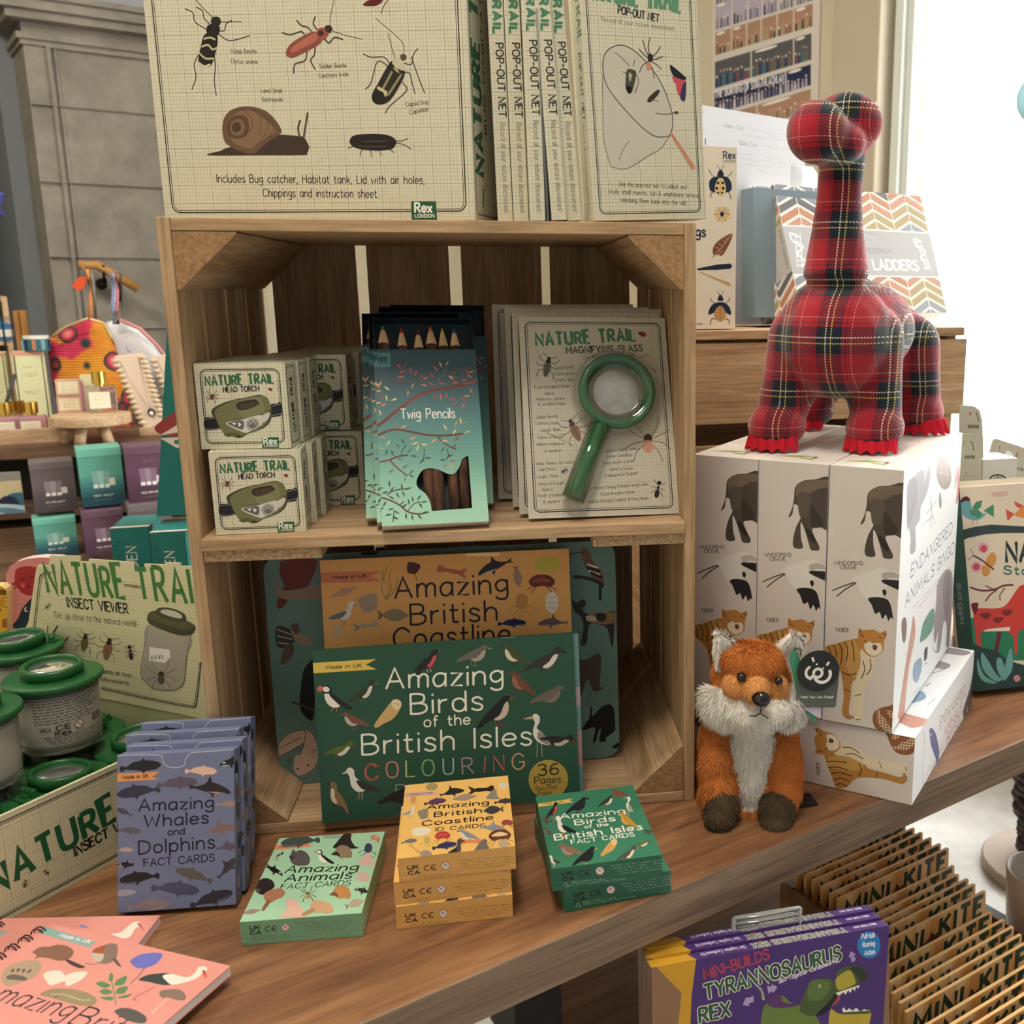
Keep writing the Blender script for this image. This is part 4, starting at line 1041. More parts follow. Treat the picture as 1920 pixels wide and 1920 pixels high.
# ================================================================== colouring books in the lower half
def book(name, dims, loc, rot, col, label, art, cat='book', group=None, edge='#e4e0d4', r=.0):
    mb = MB(); w_, d_, h_ = dims
    if r:
        P = []
        for cx, cz, a0 in ((w_-r, h_-r, 0), (r, h_-r, 90), (r, r, 180), (w_-r, r, 270)):
            for q in range(0, 91, 15): t = math.radians(a0+q); P.append((cx+r*math.cos(t), cz+r*math.sin(t)))
        mb.prism(P, 'y', 0, d_, col)
    else:
        mb.box((0, 0, 0), (w_, .0006, h_), col); mb.box((.0008, .0006, .001), (w_-.0012, d_-.0006, h_-.0015), edge); mb.box((0, d_-.0006, 0), (w_, d_, h_), col)
    f = front(mb, w_, h_, xf(loc, rot)); art(f)
    return tag(mb.build(name, CARD, loc=loc, rot=rot), label, cat, group)
def birds_art(f):
    f.art('''G d9bd5c 690,842 1075,818 1010,852 1078,880 692,904
T 2c2a22 .7 3.4 772,878 985,866 Made in UK''', 370, 980, 3.2)
    f.art('''T efe9dc 2.2 21 -178,995 518,965 Amazing
T efe9dc 2.2 21 -30,1148 398,1122 Birds
T efe9dc 1.5 11 50,1225 322,1208 of the
T efe9dc 2.2 21 -322,1392 690,1332 British Isles
T a84a46 1.1 17 -300,1545 -232,1538 C
T c9a06a .5 17 -303,1550 -236,1543 C
T c9826c 1.6 17 -175,1532 -105,1525 O
T b9c47a 1.6 17 -58,1525 -10,1522 L
T 8fae7a 1.6 17 40,1520 110,1514 O
T a9b4bd 1.6 17 165,1512 225,1508 U
T a98d9a 1.6 17 280,1508 345,1502 R
T b25a5a 1.6 17 410,1500 412,1500 I
T c4605c 1.6 17 468,1492 530,1486 N
T cf9a72 1.6 17 580,1482 650,1476 G
T 9aa79c .9 12 -120,1640 420,1600 B O O K
E b39a48 794,1540 120,118
T 2f2c20 1.6 12 735,1518 855,1508 36
T 2f2c20 1 7.6 712,1568 868,1558 Pages
T 4a442c .6 4.6 720,1608 845,1596 Recycled
T 4a442c .6 4.6 735,1638 820,1628 Paper
S c9c4b4 .8 515,690 605,684''', 780, 980, 3.2)
    f.art('T a84a46 1.7 17 1015,1545 1090,1538 C', 370, 980, 3.2)
    stamps(f, 370, 980, 3.2, '''puffin 830,1050 200 0 1 2c2a30 e9e2d6 c9705a
perched 990,1005 180 0 -1 3a4034 d9d2c4 6f6a5a
owl 1155,1135 190 0 1 c9a870 e3cfa4 5a4632
bird 945,1180 170 0 1 7a5148 b9b0a4 6a5a50
perched 855,1350 170 20 -1 5d6b34 d9d0be 8a3a34
gull 980,1565 220 0 1 3a3436 e6e0d6 c9b89a
perched 855,1640 190 20 1 8a6c4a d8c9b0 4a2420
bird 1200,1630 230 0 -1 2b2526 2f292a 2b2526
perched 1375,830 170 -10 -1 2a2a2c c9545a d9d4cc''', lw=.0007)
    stamps(f, 780, 980, 3.2, '''perched 65,820 170 0 -1 2a2a2c c9545a 55504c
bird 345,785 200 0 -1 6b655e a99c90 8a8378
bird 600,790 190 10 1 4a5038 d8cfae 3a362c
perched 770,810 230 10 -1 3a3434 d9cfc4 2a2626
bird 640,960 190 20 1 6f463a 9a6a50 6a4a3a
bird 790,1030 210 0 -1 6a5f5c 7c716c 5a504c
bird 470,1130 260 -20 -1 25252b cbb8a4 8a3a34
heron 735,1275 270 0 1 e3ddd0 8f8a84 b9a080
perched 855,1290 180 40 -1 2c2a2c b9afa4 8a3a34''', lw=.0007)
bk = book('colouring_book', (.2681, .006, .1823), (.1049, -.0102, .0129), (-.1455, -.0044, .0337), '#2f5443', 'dark green birds colouring book leaning at the front of the lower shelf', birds_art, group=None)
def coast_art(f):
    f.art('''G c9795a 738,300 1105,290 1040,322 1105,352 738,362
T 3a2620 .8 3.6 812,338 1015,328 Made in UK
L 6a7a3c .7 1130,460 1105,380 1130,300 1135,255
L 6a7a3c .7 1132,460 1150,380 1110,330 1120,280
L 6a7a3c .7 1135,460 1190,400 1200,330
L 6a7a3c .7 1130,460 1165,400 1150,330 1165,280''', 370, 980, 3.2)
    f.art('''T 262030 2.4 22 -124,452 548,420 Amazing
T 262030 2.4 22 -30,612 484,585 British
T 262030 2.4 22 -130,755 560,720 Coastline
G f0d49a 298,186 502,180 495,200 300,202''', 780, 980, 3.2)
    stamps(f, 370, 980, 3.2, '''ray 1300,278 120 60 1 4a2c2c 4a2c2c
leaf 880,415 190 -20 1 b48a7c
ray 1040,485 180 30 1 a08a7c 8a766a
gull 875,545 170 0 -1 6a7080 d9d4ca 8a7a6a
fish 1185,555 190 0 1 8a7a62 6f6250
lobster 1010,620 150 -10 1 a5988a 8a7e72
octopus 840,655 120 0 1 b8a898''', lw=.0007)
    stamps(f, 780, 980, 3.2, '''lobster 215,290 180 10 -1 b0604a b0604a
dolphin 470,265 220 -20 1 2f2a30 c9c4bc
fish 610,330 130 80 1 9a7a72 8a6a62
shell 790,250 220 0 1 b9b04c b9b04c
crab 755,355 200 0 1 6a3226 8a4634
octopus 635,490 190 0 1 b8844c
shell 815,480 180 90 1 d8d2c8 b8b2a8
whale 575,598 170 0 1 232a5a 8a8a9a
dolphin 820,600 180 0 1 6a5a5c 8a7a7c''', lw=.0009)
book('colouring_book', (.266, .006, .262), (.1075, .0420, .0129), (-.1472, -.0036, .0209), '#d9a463', 'sand coloured coastline colouring book standing behind the green birds book', coast_art)
def wild_art(f):
    f.art('''P 6a2a2a 495,260 520,225 700,215 715,260 690,330 640,420 560,420 500,330
P 6a2a2a 560,380 540,470 500,515 475,500 490,440 530,370
P 8a7a68 465,330 500,400 600,400 735,370 735,450 600,465 480,440
P 3a3a34 475,625 560,640 600,680 560,735 480,745
L c9bfa4 1 480,640 560,670
L c9bfa4 1 480,680 570,700
L c9bfa4 1 480,720 550,728
P 8f8468 560,640 640,670 690,700 680,735 600,720
P 5a4a3c 560,620 600,605 615,650 590,670
P 5a4a3c 530,735 580,740 570,800 520,850 500,840
P 16181c 640,880 680,830 700,830 700,1160 650,1165 615,1100 625,960
L 4a4038 3 570,1078 640,1100 700,1130
P c2a690 500,1310 560,1260 640,1245 690,1270 720,1350 715,1450 640,1500 590,1500 580,1450 620,1380 640,1320 500,1400
P cdb09a 590,1400 640,1390 700,1420 700,1470 640,1510 600,1515 580,1470
L 3a3028 .7 500,1310 560,1262 640,1245 645,1300 610,1400
L 3a3028 .7 500,1350 620,1290
L 3a3028 .7 500,1400 610,1345
E 1c1a18 603,1478 6,6
E 1c1a18 665,1455 6,6
L 5a4038 1 560,1400 540,1430
L 5a4038 1 570,1420 540,1460
L 5a4038 1 690,1380 712,1360
P 241a1c 980,190 1040,155 1090,170 1070,190''', 370, 980, 3.2)
    f.art('''P 6f4a3a 990,150 1040,170 1060,230 1110,290 1130,370 1100,380 1050,310 1010,250
S e3ded0 2 1030,250 1090,270
S 16161a 3 1028,270 1100,290
S e3ded0 2 1040,290 1100,312
S 16161a 3 1050,300 1115,330
L 23262a 4 950,325 1010,330 1080,350 1120,380
L 16161a 3.4 1105,385 1105,460
L 3a3a36 1.4 925,195 960,180 1000,180
P 2a2422 935,455 960,480 1005,460 1018,490 1000,520 1040,550 1180,530 1190,560 1185,720 1170,735 1150,640 1110,615 1040,610 1025,720 990,730 1005,620 985,560 950,530
P 8a6848 1040,550 1180,535 1185,600 1110,610 1040,590
P b9aa94 1020,560 1070,560 1080,590 1030,590
P 1c1816 1080,545 1140,550 1130,590 1090,585
P 4a3a34 965,830 1030,820 1075,790 1105,790 1110,840 1105,980 1130,985 1070,1015 1030,940 1000,1010 985,1030 970,900
L 5a544c .8 1070,1000 1040,1040 1030,1095
P 0f1114 1000,1230 1040,1170 1045,1105 1055,1110 1060,1160 1120,1100 1180,1100 1195,1200 1190,1250 1140,1290 1140,1310 1100,1310 1110,1240 1095,1250 1080,1310 1060,1315 1075,1230 1010,1245
P 0f1114 1175,1345 1215,1320 1218,1340 1195,1355''', 780, 980, 3.2)
book('board_book', (.3829, .006, .262), (.0441, .0864, .0123), (-.0502, -.0027, .0246), '#64857f', 'large pale teal animal book with rounded corners, rearmost on the lower shelf', wild_art, r=.018)
book('colouring_book', (.262, .004, .178), (.1160, .006, .0125), (-.13, 0, .03), '#7fa8a4', 'slim pale blue and pink book, only its edge showing right of the green birds book', lambda f: f.art('G c9a0a0 240,40 262,30 262,70 240,80\nG cdb7c0 246,90 262,100 262,120 246,115', loc=True))
# ================================================================== card packs on the table
TX = ['UK CA mark']
def marks(f, x0, y0, k, dark, pale, o, red='a8605c', u=1.37, v=1.0):
    """the small conformity marks, warning triangle and unreadable print on the end of a card pack; o = origin and baseline slope"""
    ox, oy, sl = o[:3]
    q = lambda x, y: '%g,%g' % (ox+x*u, oy+y*v+sl*x*u)
    f.art('\n'.join(['T %s .9 3.3 %s %s UK' % (dark, q(0, 26), q(46, 26)), 'T %s .9 3.3 %s %s CA' % (dark, q(2, 58), q(52, 58)),
        'L %s .8 %s %s %s %s %s' % (dark, q(92, 12), q(78, 15), q(72, 28), q(79, 40), q(94, 42)), 'L %s .8 %s %s %s %s %s' % (dark, q(122, 12), q(108, 15), q(102, 28), q(109, 40), q(124, 42)), 'S %s .8 %s %s' % (dark, q(103, 28), q(118, 28)),
        'E %s %s 27,25' % (red, q(166, 24)), 'E %s %s 23,21' % ('e9e2da', q(166, 24)), 'L 5a5a66 .5 %s %s %s' % (q(158, 32), q(164, 18), q(176, 14)), 'S %s .5 %s %s' % (red, q(154, 10), q(178, 36)),
        'S %s .45 %s %s %s %s' % (pale, q(4, 96), q(18, 70), q(31, 96), q(4, 96)),
        'Z %s .3 1.2 %s %s' % (pale, q(40, 76), q(190, 78)), 'Z %s .3 1.2 %s %s' % (pale, q(40, 90), q(280, 92))]+
        ['Z %s .28 1.2 %s %s' % (pale, q(214+(13*i) % 40, 6+17*i), q(480-10*i, 6+17*i)) for i in range(4)]), x0, y0, k)
def pack(name, dims, loc, rot, col, side, label, art, group, flat=True):
    mb = MB(); w_, d_, h_ = dims
    if flat:
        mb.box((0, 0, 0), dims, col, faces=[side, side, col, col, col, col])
        for x_ in (0, w_-.012): mb.box((x_, -.0004, 0), (x_+.012, 0, .004), side)
    else: mb.box((0, 0, 0), dims, col)
    art(mb, xf(loc, rot))
    return tag(mb.build(name, CARD, loc=loc, rot=rot, bevel=.0006), label, 'card pack', group)
# whales
wd = (.1018, .0197, .1415)
def whale_art(mb, M):
    f = front(mb, wd[0], wd[2], M)
    f.art('''G d9955a 68,448 345,434 292,468 342,484 70,500
T 3a2c28 .65 2.9 105,482 268,472 Made in UK
L cfd2dc .5 62,334 200,328 340,330 355,345 370,385 400,405 440,410 475,405 500,390 510,350 530,325 560,312 700,302 828,292
T 1e2030 1.5 10.5 208,688 684,668 Amazing
T 1e2030 1.5 10.5 244,792 652,765 Whales
T 1e2030 1.1 5.5 396,843 500,835 and
T 1e2030 1.5 11.5 208,965 692,925 Dolphins
T 1e2030 1 6.6 240,1045 692,1010 FACT CARDS
P 9a9bab 70,1200 150,1195 190,1205 160,1225 80,1235''', 200, 1320, 3.4286)
    stamps(f, 200, 1320, 3.4286, '''whale 215,395 265 -4 1 24242a 24242a
whale 605,425 205 3 1 d9b8a0 d9b8a0
orca 800,375 150 -5 1 1f2224 d8d4cc
whale 205,555 280 -10 -1 33384a 33384a
whale 450,503 265 -3 1 5d5766 5d5766
dolphin 665,545 270 5 -1 2e2a2e b08f88
whale 780,640 150 0 1 9a8578 9a8578
whale 110,690 120 20 -1 4a4a5a 4a4a5a
dolphin 735,805 220 -10 -1 7d6a68 7d6a68
whale 145,810 150 5 1 5a5c66 5a5c66
whale 115,935 110 0 1 b09a96 b09a96
dolphin 780,920 160 -8 -1 5d5866 5d5866
orca 120,1035 110 10 1 1f2224 d8d4cc
whale 210,1110 260 -10 -1 1f1f24 4a4a50
whale 565,1095 245 15 -1 5d5a58 5d5a58
dolphin 790,1045 210 -45 -1 3c3c44 5c5c66
whale 440,1180 310 6 1 4a4e66 4a4e66
whale 670,1245 285 -16 1 33303c 5a5664
whale 270,1290 275 -4 1 8a7c84 9c8e94
orca 842,680 90 80 1 25252b 8a7a72''')
    s = right(mb, wd[0], wd[1], wd[2], M)
    s.art('''P 1c1e22 2,126 8,130 12,122 10,112 4,114
P d8d4cc 5,118 8,118 8,113 5,112
P 6a5a60 0,104 10,108 14,98 6,94
P 4a4a58 4,90 16,88 14,76 6,78
P 8a7a78 0,72 8,74 10,66 2,64
P 33343c 8,60 19,62 17,48 9,50
P 6a6470 2,40 12,44 14,34 4,32
P b09a96 6,22 12,24 12,14 7,14''', loc=True)
GW = 'whale fact card packs'
wh = pack('card_pack', wd, (-.0533, -.1321, .0052), (-.2639, .002, -.0321), '#6f7796', '#6f7796', 'blue grey whale fact card pack, front of the four', whale_art, GW, flat=False)
for lc, rt, lb in (((-.0502, -.1128, .0055), (-.2538, .0048, -.0046), 'blue grey whale fact card pack, second from the front'), ((-.0597, -.0883, .0061), (-.2641, .0086, -.0015), 'blue grey whale fact card pack, third from the front'), ((-.0559, -.0674, .0078), (-.3214, .0121, -.0015), 'blue grey whale fact card pack, rearmost and standing highest')):
    place(wh, lc, rt, lb, 'card pack', GW)
# animals
fd = (.1022, .1405, .0226)
def animals_art(mb, M):
    f = top(mb, *fd, M)
    f.art('''G d98e66 490,1180 945,1160 880,1185 930,1200 480,1240
T 6a3a2c .7 3.2 540,1212 815,1196 Made in UK
G 8fa89a 1040,1068 1085,1105 1250,1100 1290,1062
T 16201c 1.7 12 600,1515 1465,1485 Amazing
T 16201c 1.7 12 595,1622 1390,1580 Animals
T 2c3a34 1 8.5 545,1712 1380,1662 FACT CARDS''', 440, 1400, 6.4)
    stamps(f, 440, 1400, 6.4, '''whale 790,1125 470 -8 -1 47514e 6a746e
seal 1330,1140 330 0 1 2b221e 2b221e
crab 1690,1100 150 20 1 b9715c d8a08a
octopus 1600,1240 230 10 1 3a3c5e
heron 520,1320 170 60 1 2c3034 c9a898 c9a898
cat 780,1330 290 0 1 5d5656 3c3838
puffin 1080,1325 230 0 1 1f2024 e9e4da c9a08a
hedgehog 1290,1275 260 0 1 8f7a66 3c302c
seal 1590,1355 240 0 1 d8b0aa d8b0aa
orca 480,1490 220 20 -1 15171a e4e0d8
cat 350,1670 280 -40 1 2c2626 5a524e
cat 1540,1560 190 0 1 c9b0a4 c9b0a4
orca 1530,1730 190 20 1 2c3034 b9c4bc
beaver 450,1800 330 -25 -1 a9765c 8a5c48
spider 880,1770 200 0 1 6a5a3c b98a3c
hedgehog 1270,1760 270 0 1 b98452 7a5440
leaf 200,1980 260 -10 1 9a8078
seal 700,1950 380 0 -1 d8b0a0 c99a8a
beaver 1010,1930 350 5 -1 c9a07c a98460
fish 1450,1880 240 -20 1 b0a090 8a7e72''', lw=.0007)
    s = Face(mb, (0, 0, 0), (1, 0, 0), (0, 0, 1), fd[0], fd[2], M)
    marks(s, 200, 1320, 3.4286, '2a332e', '5f7064', (922, 1424, -.055))
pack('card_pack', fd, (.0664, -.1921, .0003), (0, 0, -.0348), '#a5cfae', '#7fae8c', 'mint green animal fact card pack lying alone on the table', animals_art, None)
# coastline
def coastc_art(mb, M):
    f = top(mb, *fd, M)
    f.art('''G c9a0a8 248,230 650,205 560,228 640,242 244,275
T 7a5060 .55 2.8 300,250 560,232 Made in UK
T 241c20 1.6 9 500,418 1210,362 Amazing
T 241c20 1.6 9 585,505 1130,455 British
T 241c20 1.6 9 445,610 1260,535 Coastline
T 3a302c 1.1 6.5 600,672 1172,622 ID CARDS
P e4dcc4 320,670 370,635 470,628 540,650 530,690 450,725 350,720''', 720, 1450, 6.193)
    stamps(f, 720, 1450, 6.193, '''shell 555,155 200 -5 1 a89a6c 8a7e58
dolphin 790,220 290 -14 -1 2b2226 2b2226
lobster 1130,190 300 -5 1 2a1c1c 2a1c1c
shell 1390,140 170 0 1 ddd2b4 c9bda0
seal 1270,250 190 0 1 8f8578 8f8578
octopus 340,315 160 0 1 d0955e
whale 590,325 260 -8 1 5c3a5e 5c3a5e
leaf 935,280 320 -8 1 a08c7c
whale 1390,320 220 -5 1 4a3a3a 4a3a3a
gull 300,450 170 0 -1 a09a94 dcd4c4 b9946a
ray 470,475 190 30 1 8f8574 8f8574
fish 1260,425 240 -5 -1 403c3c 403c3c
crab 1430,575 170 0 1 9a4a40 9a4a40
dolphin 1270,640 320 5 -1 8f8c94 b0a8a4
crab 680,725 230 -5 1 b9403a c9504a
bird 980,710 250 0 1 8a8a90 d9d4c8 3a3434
crab 1345,725 330 -5 1 6a3c2c e4c898
whale 290,785 190 -8 1 7a746e 7a746e
octopus 500,790 180 0 1 bfae64
whale 700,835 290 -8 1 33305a 6a6a9a
lobster 1010,790 240 0 1 d9845c d9845c
gull 820,895 280 -12 -1 22222a 4a4450 22222a
seal 1150,850 250 -5 1 6f6a64 6f6a64
ray 1400,820 170 20 1 b9a98a b9a98a
shell 485,935 200 0 1 a08c84 a08c84
lobster 350,870 150 40 1 c9a05c c9a05c''', lw=.0006)
    s = Face(mb, (0, 0, 0), (1, 0, 0), (0, 0, 1), fd[0], fd[2], M)
    marks(s, 700, 1420, 3.2, '2a2a34', '8a6a3c', (207, 646, -.09))
GC = 'coastline card packs in a stack of three'
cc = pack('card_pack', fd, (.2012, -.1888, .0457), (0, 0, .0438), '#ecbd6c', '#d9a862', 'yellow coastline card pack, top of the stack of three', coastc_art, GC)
cc.location = (.2012, -.1888, .0456)
place(cc, (.1963, -.1885, .0229), (0, 0, .0444), 'yellow coastline card pack, middle of the stack of three', 'card pack', GC)
place(cc, (.1969, -.1906, .0002), (0, 0, .0247), 'yellow coastline card pack, bottom of the stack of three', 'card pack', GC)
# birds
def birdc_art(mb, M):
    f = top(mb, *fd, M)
    f.art('''G dcb85c 188,365 610,300 560,325 612,345 190,405
T 5a4a20 .5 2.6 245,378 490,342 Made in UK
T f1ede2 1.6 10 452,550 1225,478 Amazing
T f1ede2 1.6 10 635,622 1112,568 Birds
T f1ede2 1.1 6 750,660 1028,628 of the
T f1ede2 1.7 11 392,805 1435,672 British Isles
T f1ede2 1.1 7.5 590,850 1342,755 FACT CARDS''', 980, 1450, 6.4)
    stamps(f, 980, 1450, 6.4, '''bird 1160,230 190 -10 1 8a4a3c 8a4a3c 8a4a3c
bird 650,380 300 -12 -1 25262a 25262a 25262a
bird 1000,330 210 -10 -1 3a4038 e0d9cc 8a6a5a
heron 1270,400 250 10 1 e6e0d4 a09a94 b9a48a
perched 345,440 220 -15 -1 2a2628 c44a50 9a9490
gull 500,645 290 5 1 22242a e9e4da c9704a
bird 1270,560 270 15 1 b98c34 c9a050 6a5a2c
owl 1050,880 230 0 1 c99a5c e0c08a 4a3a2c
bird 1510,690 120 -20 1 4a4a44 4a4a44 3a3a34
bird 290,560 130 0 1 6a4a44 6a4a44 5a4038
bird 570,910 300 -4 1 8a6a58 a98474 6a7a4c
bird 740,990 330 -14 -1 22242a 22242a a9a03c
perched 1250,950 260 5 -1 4a4c50 d8c9a4 8a7a6a
perched 1440,830 170 30 -1 5f6a34 dcd4c4 6a3430
perched 310,690 130 0 1 6a4a40 8a6a60 6a4a40
gull 380,1050 150 0 1 3a3434 dcd4ca c9a08a''', lw=.0006)
    s = Face(mb, (0, 0, 0), (1, 0, 0), (0, 0, 1), fd[0], fd[2], M)
    marks(s, 700, 1420, 3.2, '12201a', 'a9c4b2', (1132, 683, -.115))
GB = 'bird fact card packs in a stack of two'
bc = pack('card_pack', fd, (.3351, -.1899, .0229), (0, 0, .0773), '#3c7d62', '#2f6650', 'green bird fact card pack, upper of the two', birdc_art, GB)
place(bc, (.3456, -.1898, .0002), (0, 0, .1651), 'green bird fact card pack underneath, turned slightly, at the table edge', 'card pack', GB)
# ================================================================== endangered animals bingo boxes
bd = (.0798, .312, .2911); BW = '#d3cbc4'; BS = '#eceef0'
def bingo_art(mb, M):
    f = front(mb, bd[0], bd[2], M)
    f.art('''P 4d453f 985,620 1010,560 1022,500 1030,440 1080,405 1150,398 1252,402 1252,690 1180,680 1130,690 1145,740 1170,790 1165,815 1120,812 1108,780 1085,700 1060,650 1060,740 1070,800 1020,800 1010,760 1030,680 1060,620 1050,560 1020,545 1010,600
P 6f6354 1035,440 1080,408 1150,400 1252,404 1252,440 1180,450 1120,480 1060,500 1035,490
P 3a332f 1130,680 1120,600 1110,540 1140,560 1200,660
P 5a5049 1050,480 1120,490 1110,600 1060,620 1045,560
P 2c2724 1085,700 1110,690 1150,760 1130,770
T 5a5656 .7 4.2 838,850 1000,852 WHOOPING
T 5a5656 .7 4.2 870,876 964,877 CRANE
L 3a3434 1.3 825,998 880,975 960,948
L 3a3434 1.3 850,1030 900,990 960,955
P dcd8d2 930,935 1010,895 1100,870 1160,880 1215,905 1230,940 1160,935 1130,990 1120,1040 1160,1060 1060,1080 1030,1050 990,1010 965,955
P b4aca6 1105,905 1160,890 1210,910 1225,930 1150,925 1130,950
P 26262c 1120,935 1230,945 1235,985 1220,1000 1160,975 1110,950
P 26262c 1030,1042 1090,1035 1150,1060 1172,1160 1160,1150 1145,1170 1130,1135 1110,1160 1095,1120 1070,1130 1050,1080
P 26262c 1110,1000 1125,990 1135,1010 1122,1028
T 5a5656 .7 4.2 842,1232 918,1235 TIGER
P b5803f 785,1320 850,1300 900,1285 975,1270 1000,1290 1010,1400 1000,1480 940,1520 930,1600 920,1700 960,1715 980,1730 900,1722 880,1690 890,1600 880,1500 860,1440 800,1380
P c79a58 900,1300 960,1290 990,1400 960,1500 910,1440
P e0d3b4 990,1330 1060,1370 1060,1450 1010,1560 1000,1700 1010,1735 950,1730 940,1600 960,1500 985,1420
P bd8546 975,1215 1000,1225 1060,1220 1100,1240 1130,1225 1135,1250 1120,1290 1115,1340 1080,1370 1040,1375 1000,1340 975,1300
P e6dcc6 1010,1300 1040,1290 1060,1300 1100,1300 1108,1340 1075,1368 1040,1365 1012,1335
P 6a4a34 1055,1310 1080,1312 1078,1335 1060,1335
L 211c18 .8 985,1225 990,1250 1005,1260
L 211c18 .8 1110,1240 1125,1245 1130,1260
L 211c18 1 800,1320 815,1350 805,1385
L 211c18 1 830,1310 848,1350 840,1400
L 211c18 1 865,1300 880,1350 872,1420
L 211c18 1 900,1290 912,1340 905,1400
L 211c18 1 935,1285 945,1330 950,1400
L 211c18 1 880,1460 920,1480 960,1470
L 211c18 1 1000,1400 1010,1450 990,1500
L 211c18 1 1040,1390 1045,1440 1020,1480
L 211c18 .8 890,1560 920,1570
L 211c18 .8 950,1600 990,1590
L 211c18 .8 1010,1280 1020,1300
L 211c18 .8 1090,1262 1108,1268
L 211c18 .9 900,1725 930,1732
L 211c18 .9 960,1735 985,1733
P 8c5b3c 1155,1655 1200,1635 1256,1640 1256,1830 1160,1815 1080,1790 1055,1740 1065,1690 1110,1665''', 1290, 780, 3.0476)
    for i in range(26):
        x = 1078+(i*37) % 92; y = 1675+(i*53) % 125
        f.art('L e3cfae .8 %d,%d %d,%d %d,%d' % (x, y, x+12, y+6, x+16, y+22), 1290, 780, 3.0476)
    s = right(mb, *bd, M); k = (1290, 780, 3.0476)
    s.art('''P 8f8c92 1252,400 1290,350 1330,310 1350,320 1352,380 1362,330 1378,290 1382,360 1362,450 1330,520 1325,590 1300,640 1300,760 1275,790 1268,760 1272,700 1262,640 1252,640
P 75727a 1256,400 1300,350 1310,450 1290,560 1256,620
P 8c7468 1420,320 1440,240 1480,250 1505,330 1495,400 1460,420 1430,380
L c9a8a4 .9 1440,260 1460,400
L c9a8a4 .9 1470,260 1490,380
L c9a8a4 .9 1430,320 1500,340
P 7f8a84 1440,205 1452,230 1445,250 1432,225
P 7f8a84 1440,430 1450,500 1440,530 1432,480
S 55608f .8 1360,560 1420,480
S 55608f .8 1370,600 1400,570
S 55608f 1.4 1390,440 1388,640
S 55608f .8 1380,480 1410,620
T 4f7089 1.7 15 1272,925 1508,665 ENDANGERED
T 4f7089 1.7 15 1240,1095 1518,778 ANIMALS BINGO
Z b0606c .5 2.6 1285,1105 1500,865
Z b0606c .5 2.6 1310,1110 1470,920
P 9a9096 1425,960 1470,880 1505,890 1512,980 1500,1200 1490,1310 1475,1310 1478,1200 1460,1180 1440,1330 1420,1345 1430,1230 1410,1300 1405,1200 1418,1060
P 7f767c 1470,900 1500,910 1490,1100 1470,1150 1455,1000
L 8a8087 1.6 1412,1180 1400,1280 1405,1340 1430,1350
P 5d9482 1325,1280 1345,1180 1395,1100 1408,1130 1400,1210 1370,1260 1335,1290
L 3d6a5c .8 1350,1190 1390,1150 1380,1220
P 6a4c34 1220,1180 1240,1150 1250,1200 1240,1290 1225,1280
P c58f7c 1285,1145 1296,1170 1298,1240 1290,1300 1262,1440 1245,1600 1230,1740 1200,1720 1210,1640 1240,1440 1262,1300 1275,1220
L f1dcc4 .7 1282,1250 1262,1420 1230,1640
L f1dcc4 .7 1290,1240 1270,1440 1240,1700
P 87a2ba 1290,1420 1330,1380 1335,1440 1310,1520 1285,1500
P 2c2c34 1350,1340 1368,1320 1365,1380 1350,1400
S 2c2c30 1.1 1352,1420 1366,1410
Z 8c8c94 .4 2 1330,640 1380,590
Z 8c8c94 .4 2 1440,510 1480,470
Z 8c8c94 .4 2 1520,200 1550,160
Z 8c8c94 .4 2 1240,1370 1280,1320
Z 8c8c94 .4 2 1280,1600 1320,1550
P c4626a 1535,310 1555,290 1560,360 1545,470 1530,500 1540,400
P b8b2a8 1525,290 1535,270 1538,340 1525,420''', *k)
    t = top(mb, *bd, M)
    t.art('''P 8fae62 200,900 230,870 300,850 340,870 330,900 270,930 220,925
L 6a4c3c 1.4 380,870 400,870
P 5a4038 385,865 402,862 400,905 382,905
L b9b87c 1 340,940 380,915 440,920 440,945 380,955 340,945
L 4a3c34 .9 320,940 400,905
T c9705c 1.2 16 620,900 900,820 ENDANGERED''', 1290, 580, 3.4909)
    t.text('ENDANGERED', (.022, .10), (.022, .22), .016, .0012, '#cf8478'); t.text('ANIMALS BINGO', (.048, .10), (.048, .26), .016, .0012, '#cf8478')
    stamps(t, 0, 0, 1, 'leaf 30,38 50 20 1 8fae62\nleaf 44,28 34 -30 1 a9bc7c\nant 52,34 26 0 1 6a4c3c', loc=True)
def mk_bingo(loc, rot, label, group):
    mb = MB(); mb.box((0, 0, 0), bd, BW, faces=[BW, BW, BW, BS, BW, '#e4dfd8']); bingo_art(mb, xf((.6469, .0069, .0826), (0, 0, -.6116)))
    return tag(mb.build('game_box', CARD, loc=loc, rot=rot, bevel=.0008), label, 'game box', group)
GG = 'animal bingo game boxes'
bz = .0826
b1 = mk_bingo((.6469, .0069, bz), (0, 0, -.6116), 'white animal bingo box standing on end, right of the three, bright printed side visible', GG)
place(b1, (.5805, .0535, bz), (0, 0, -.6116), 'white animal bingo box standing on end, middle of the three', 'game box', GG)
place(b1, (.5145, .0998, bz), (0, 0, -.6116), 'white animal bingo box standing on end, left of the three beside the crate', 'game box', GG)
# the box lying on its side: width runs left, printed side upright
lb = place(b1, (0, 0, 0), (0, 0, 0), 'white animal bingo box lying flat under the three standing ones', 'game box', GG)
lb.data = b1.data.copy()
cr_ = Vector((.7337, -.052, 0)); ya = -.635
# local x (thickness) -> up, local z (height) -> towards left, local y stays the depth
ex = Vector((math.cos(ya), math.sin(ya), 0)); ey = Vector((-math.sin(ya), math.cos(ya), 0))
lb.matrix_world = Matrix(((0, ey.x, -ex.x, cr_.x), (0, ey.y, -ex.y, cr_.y), (1, ey.z, 0, .0005), (0, 0, 0, 1)))
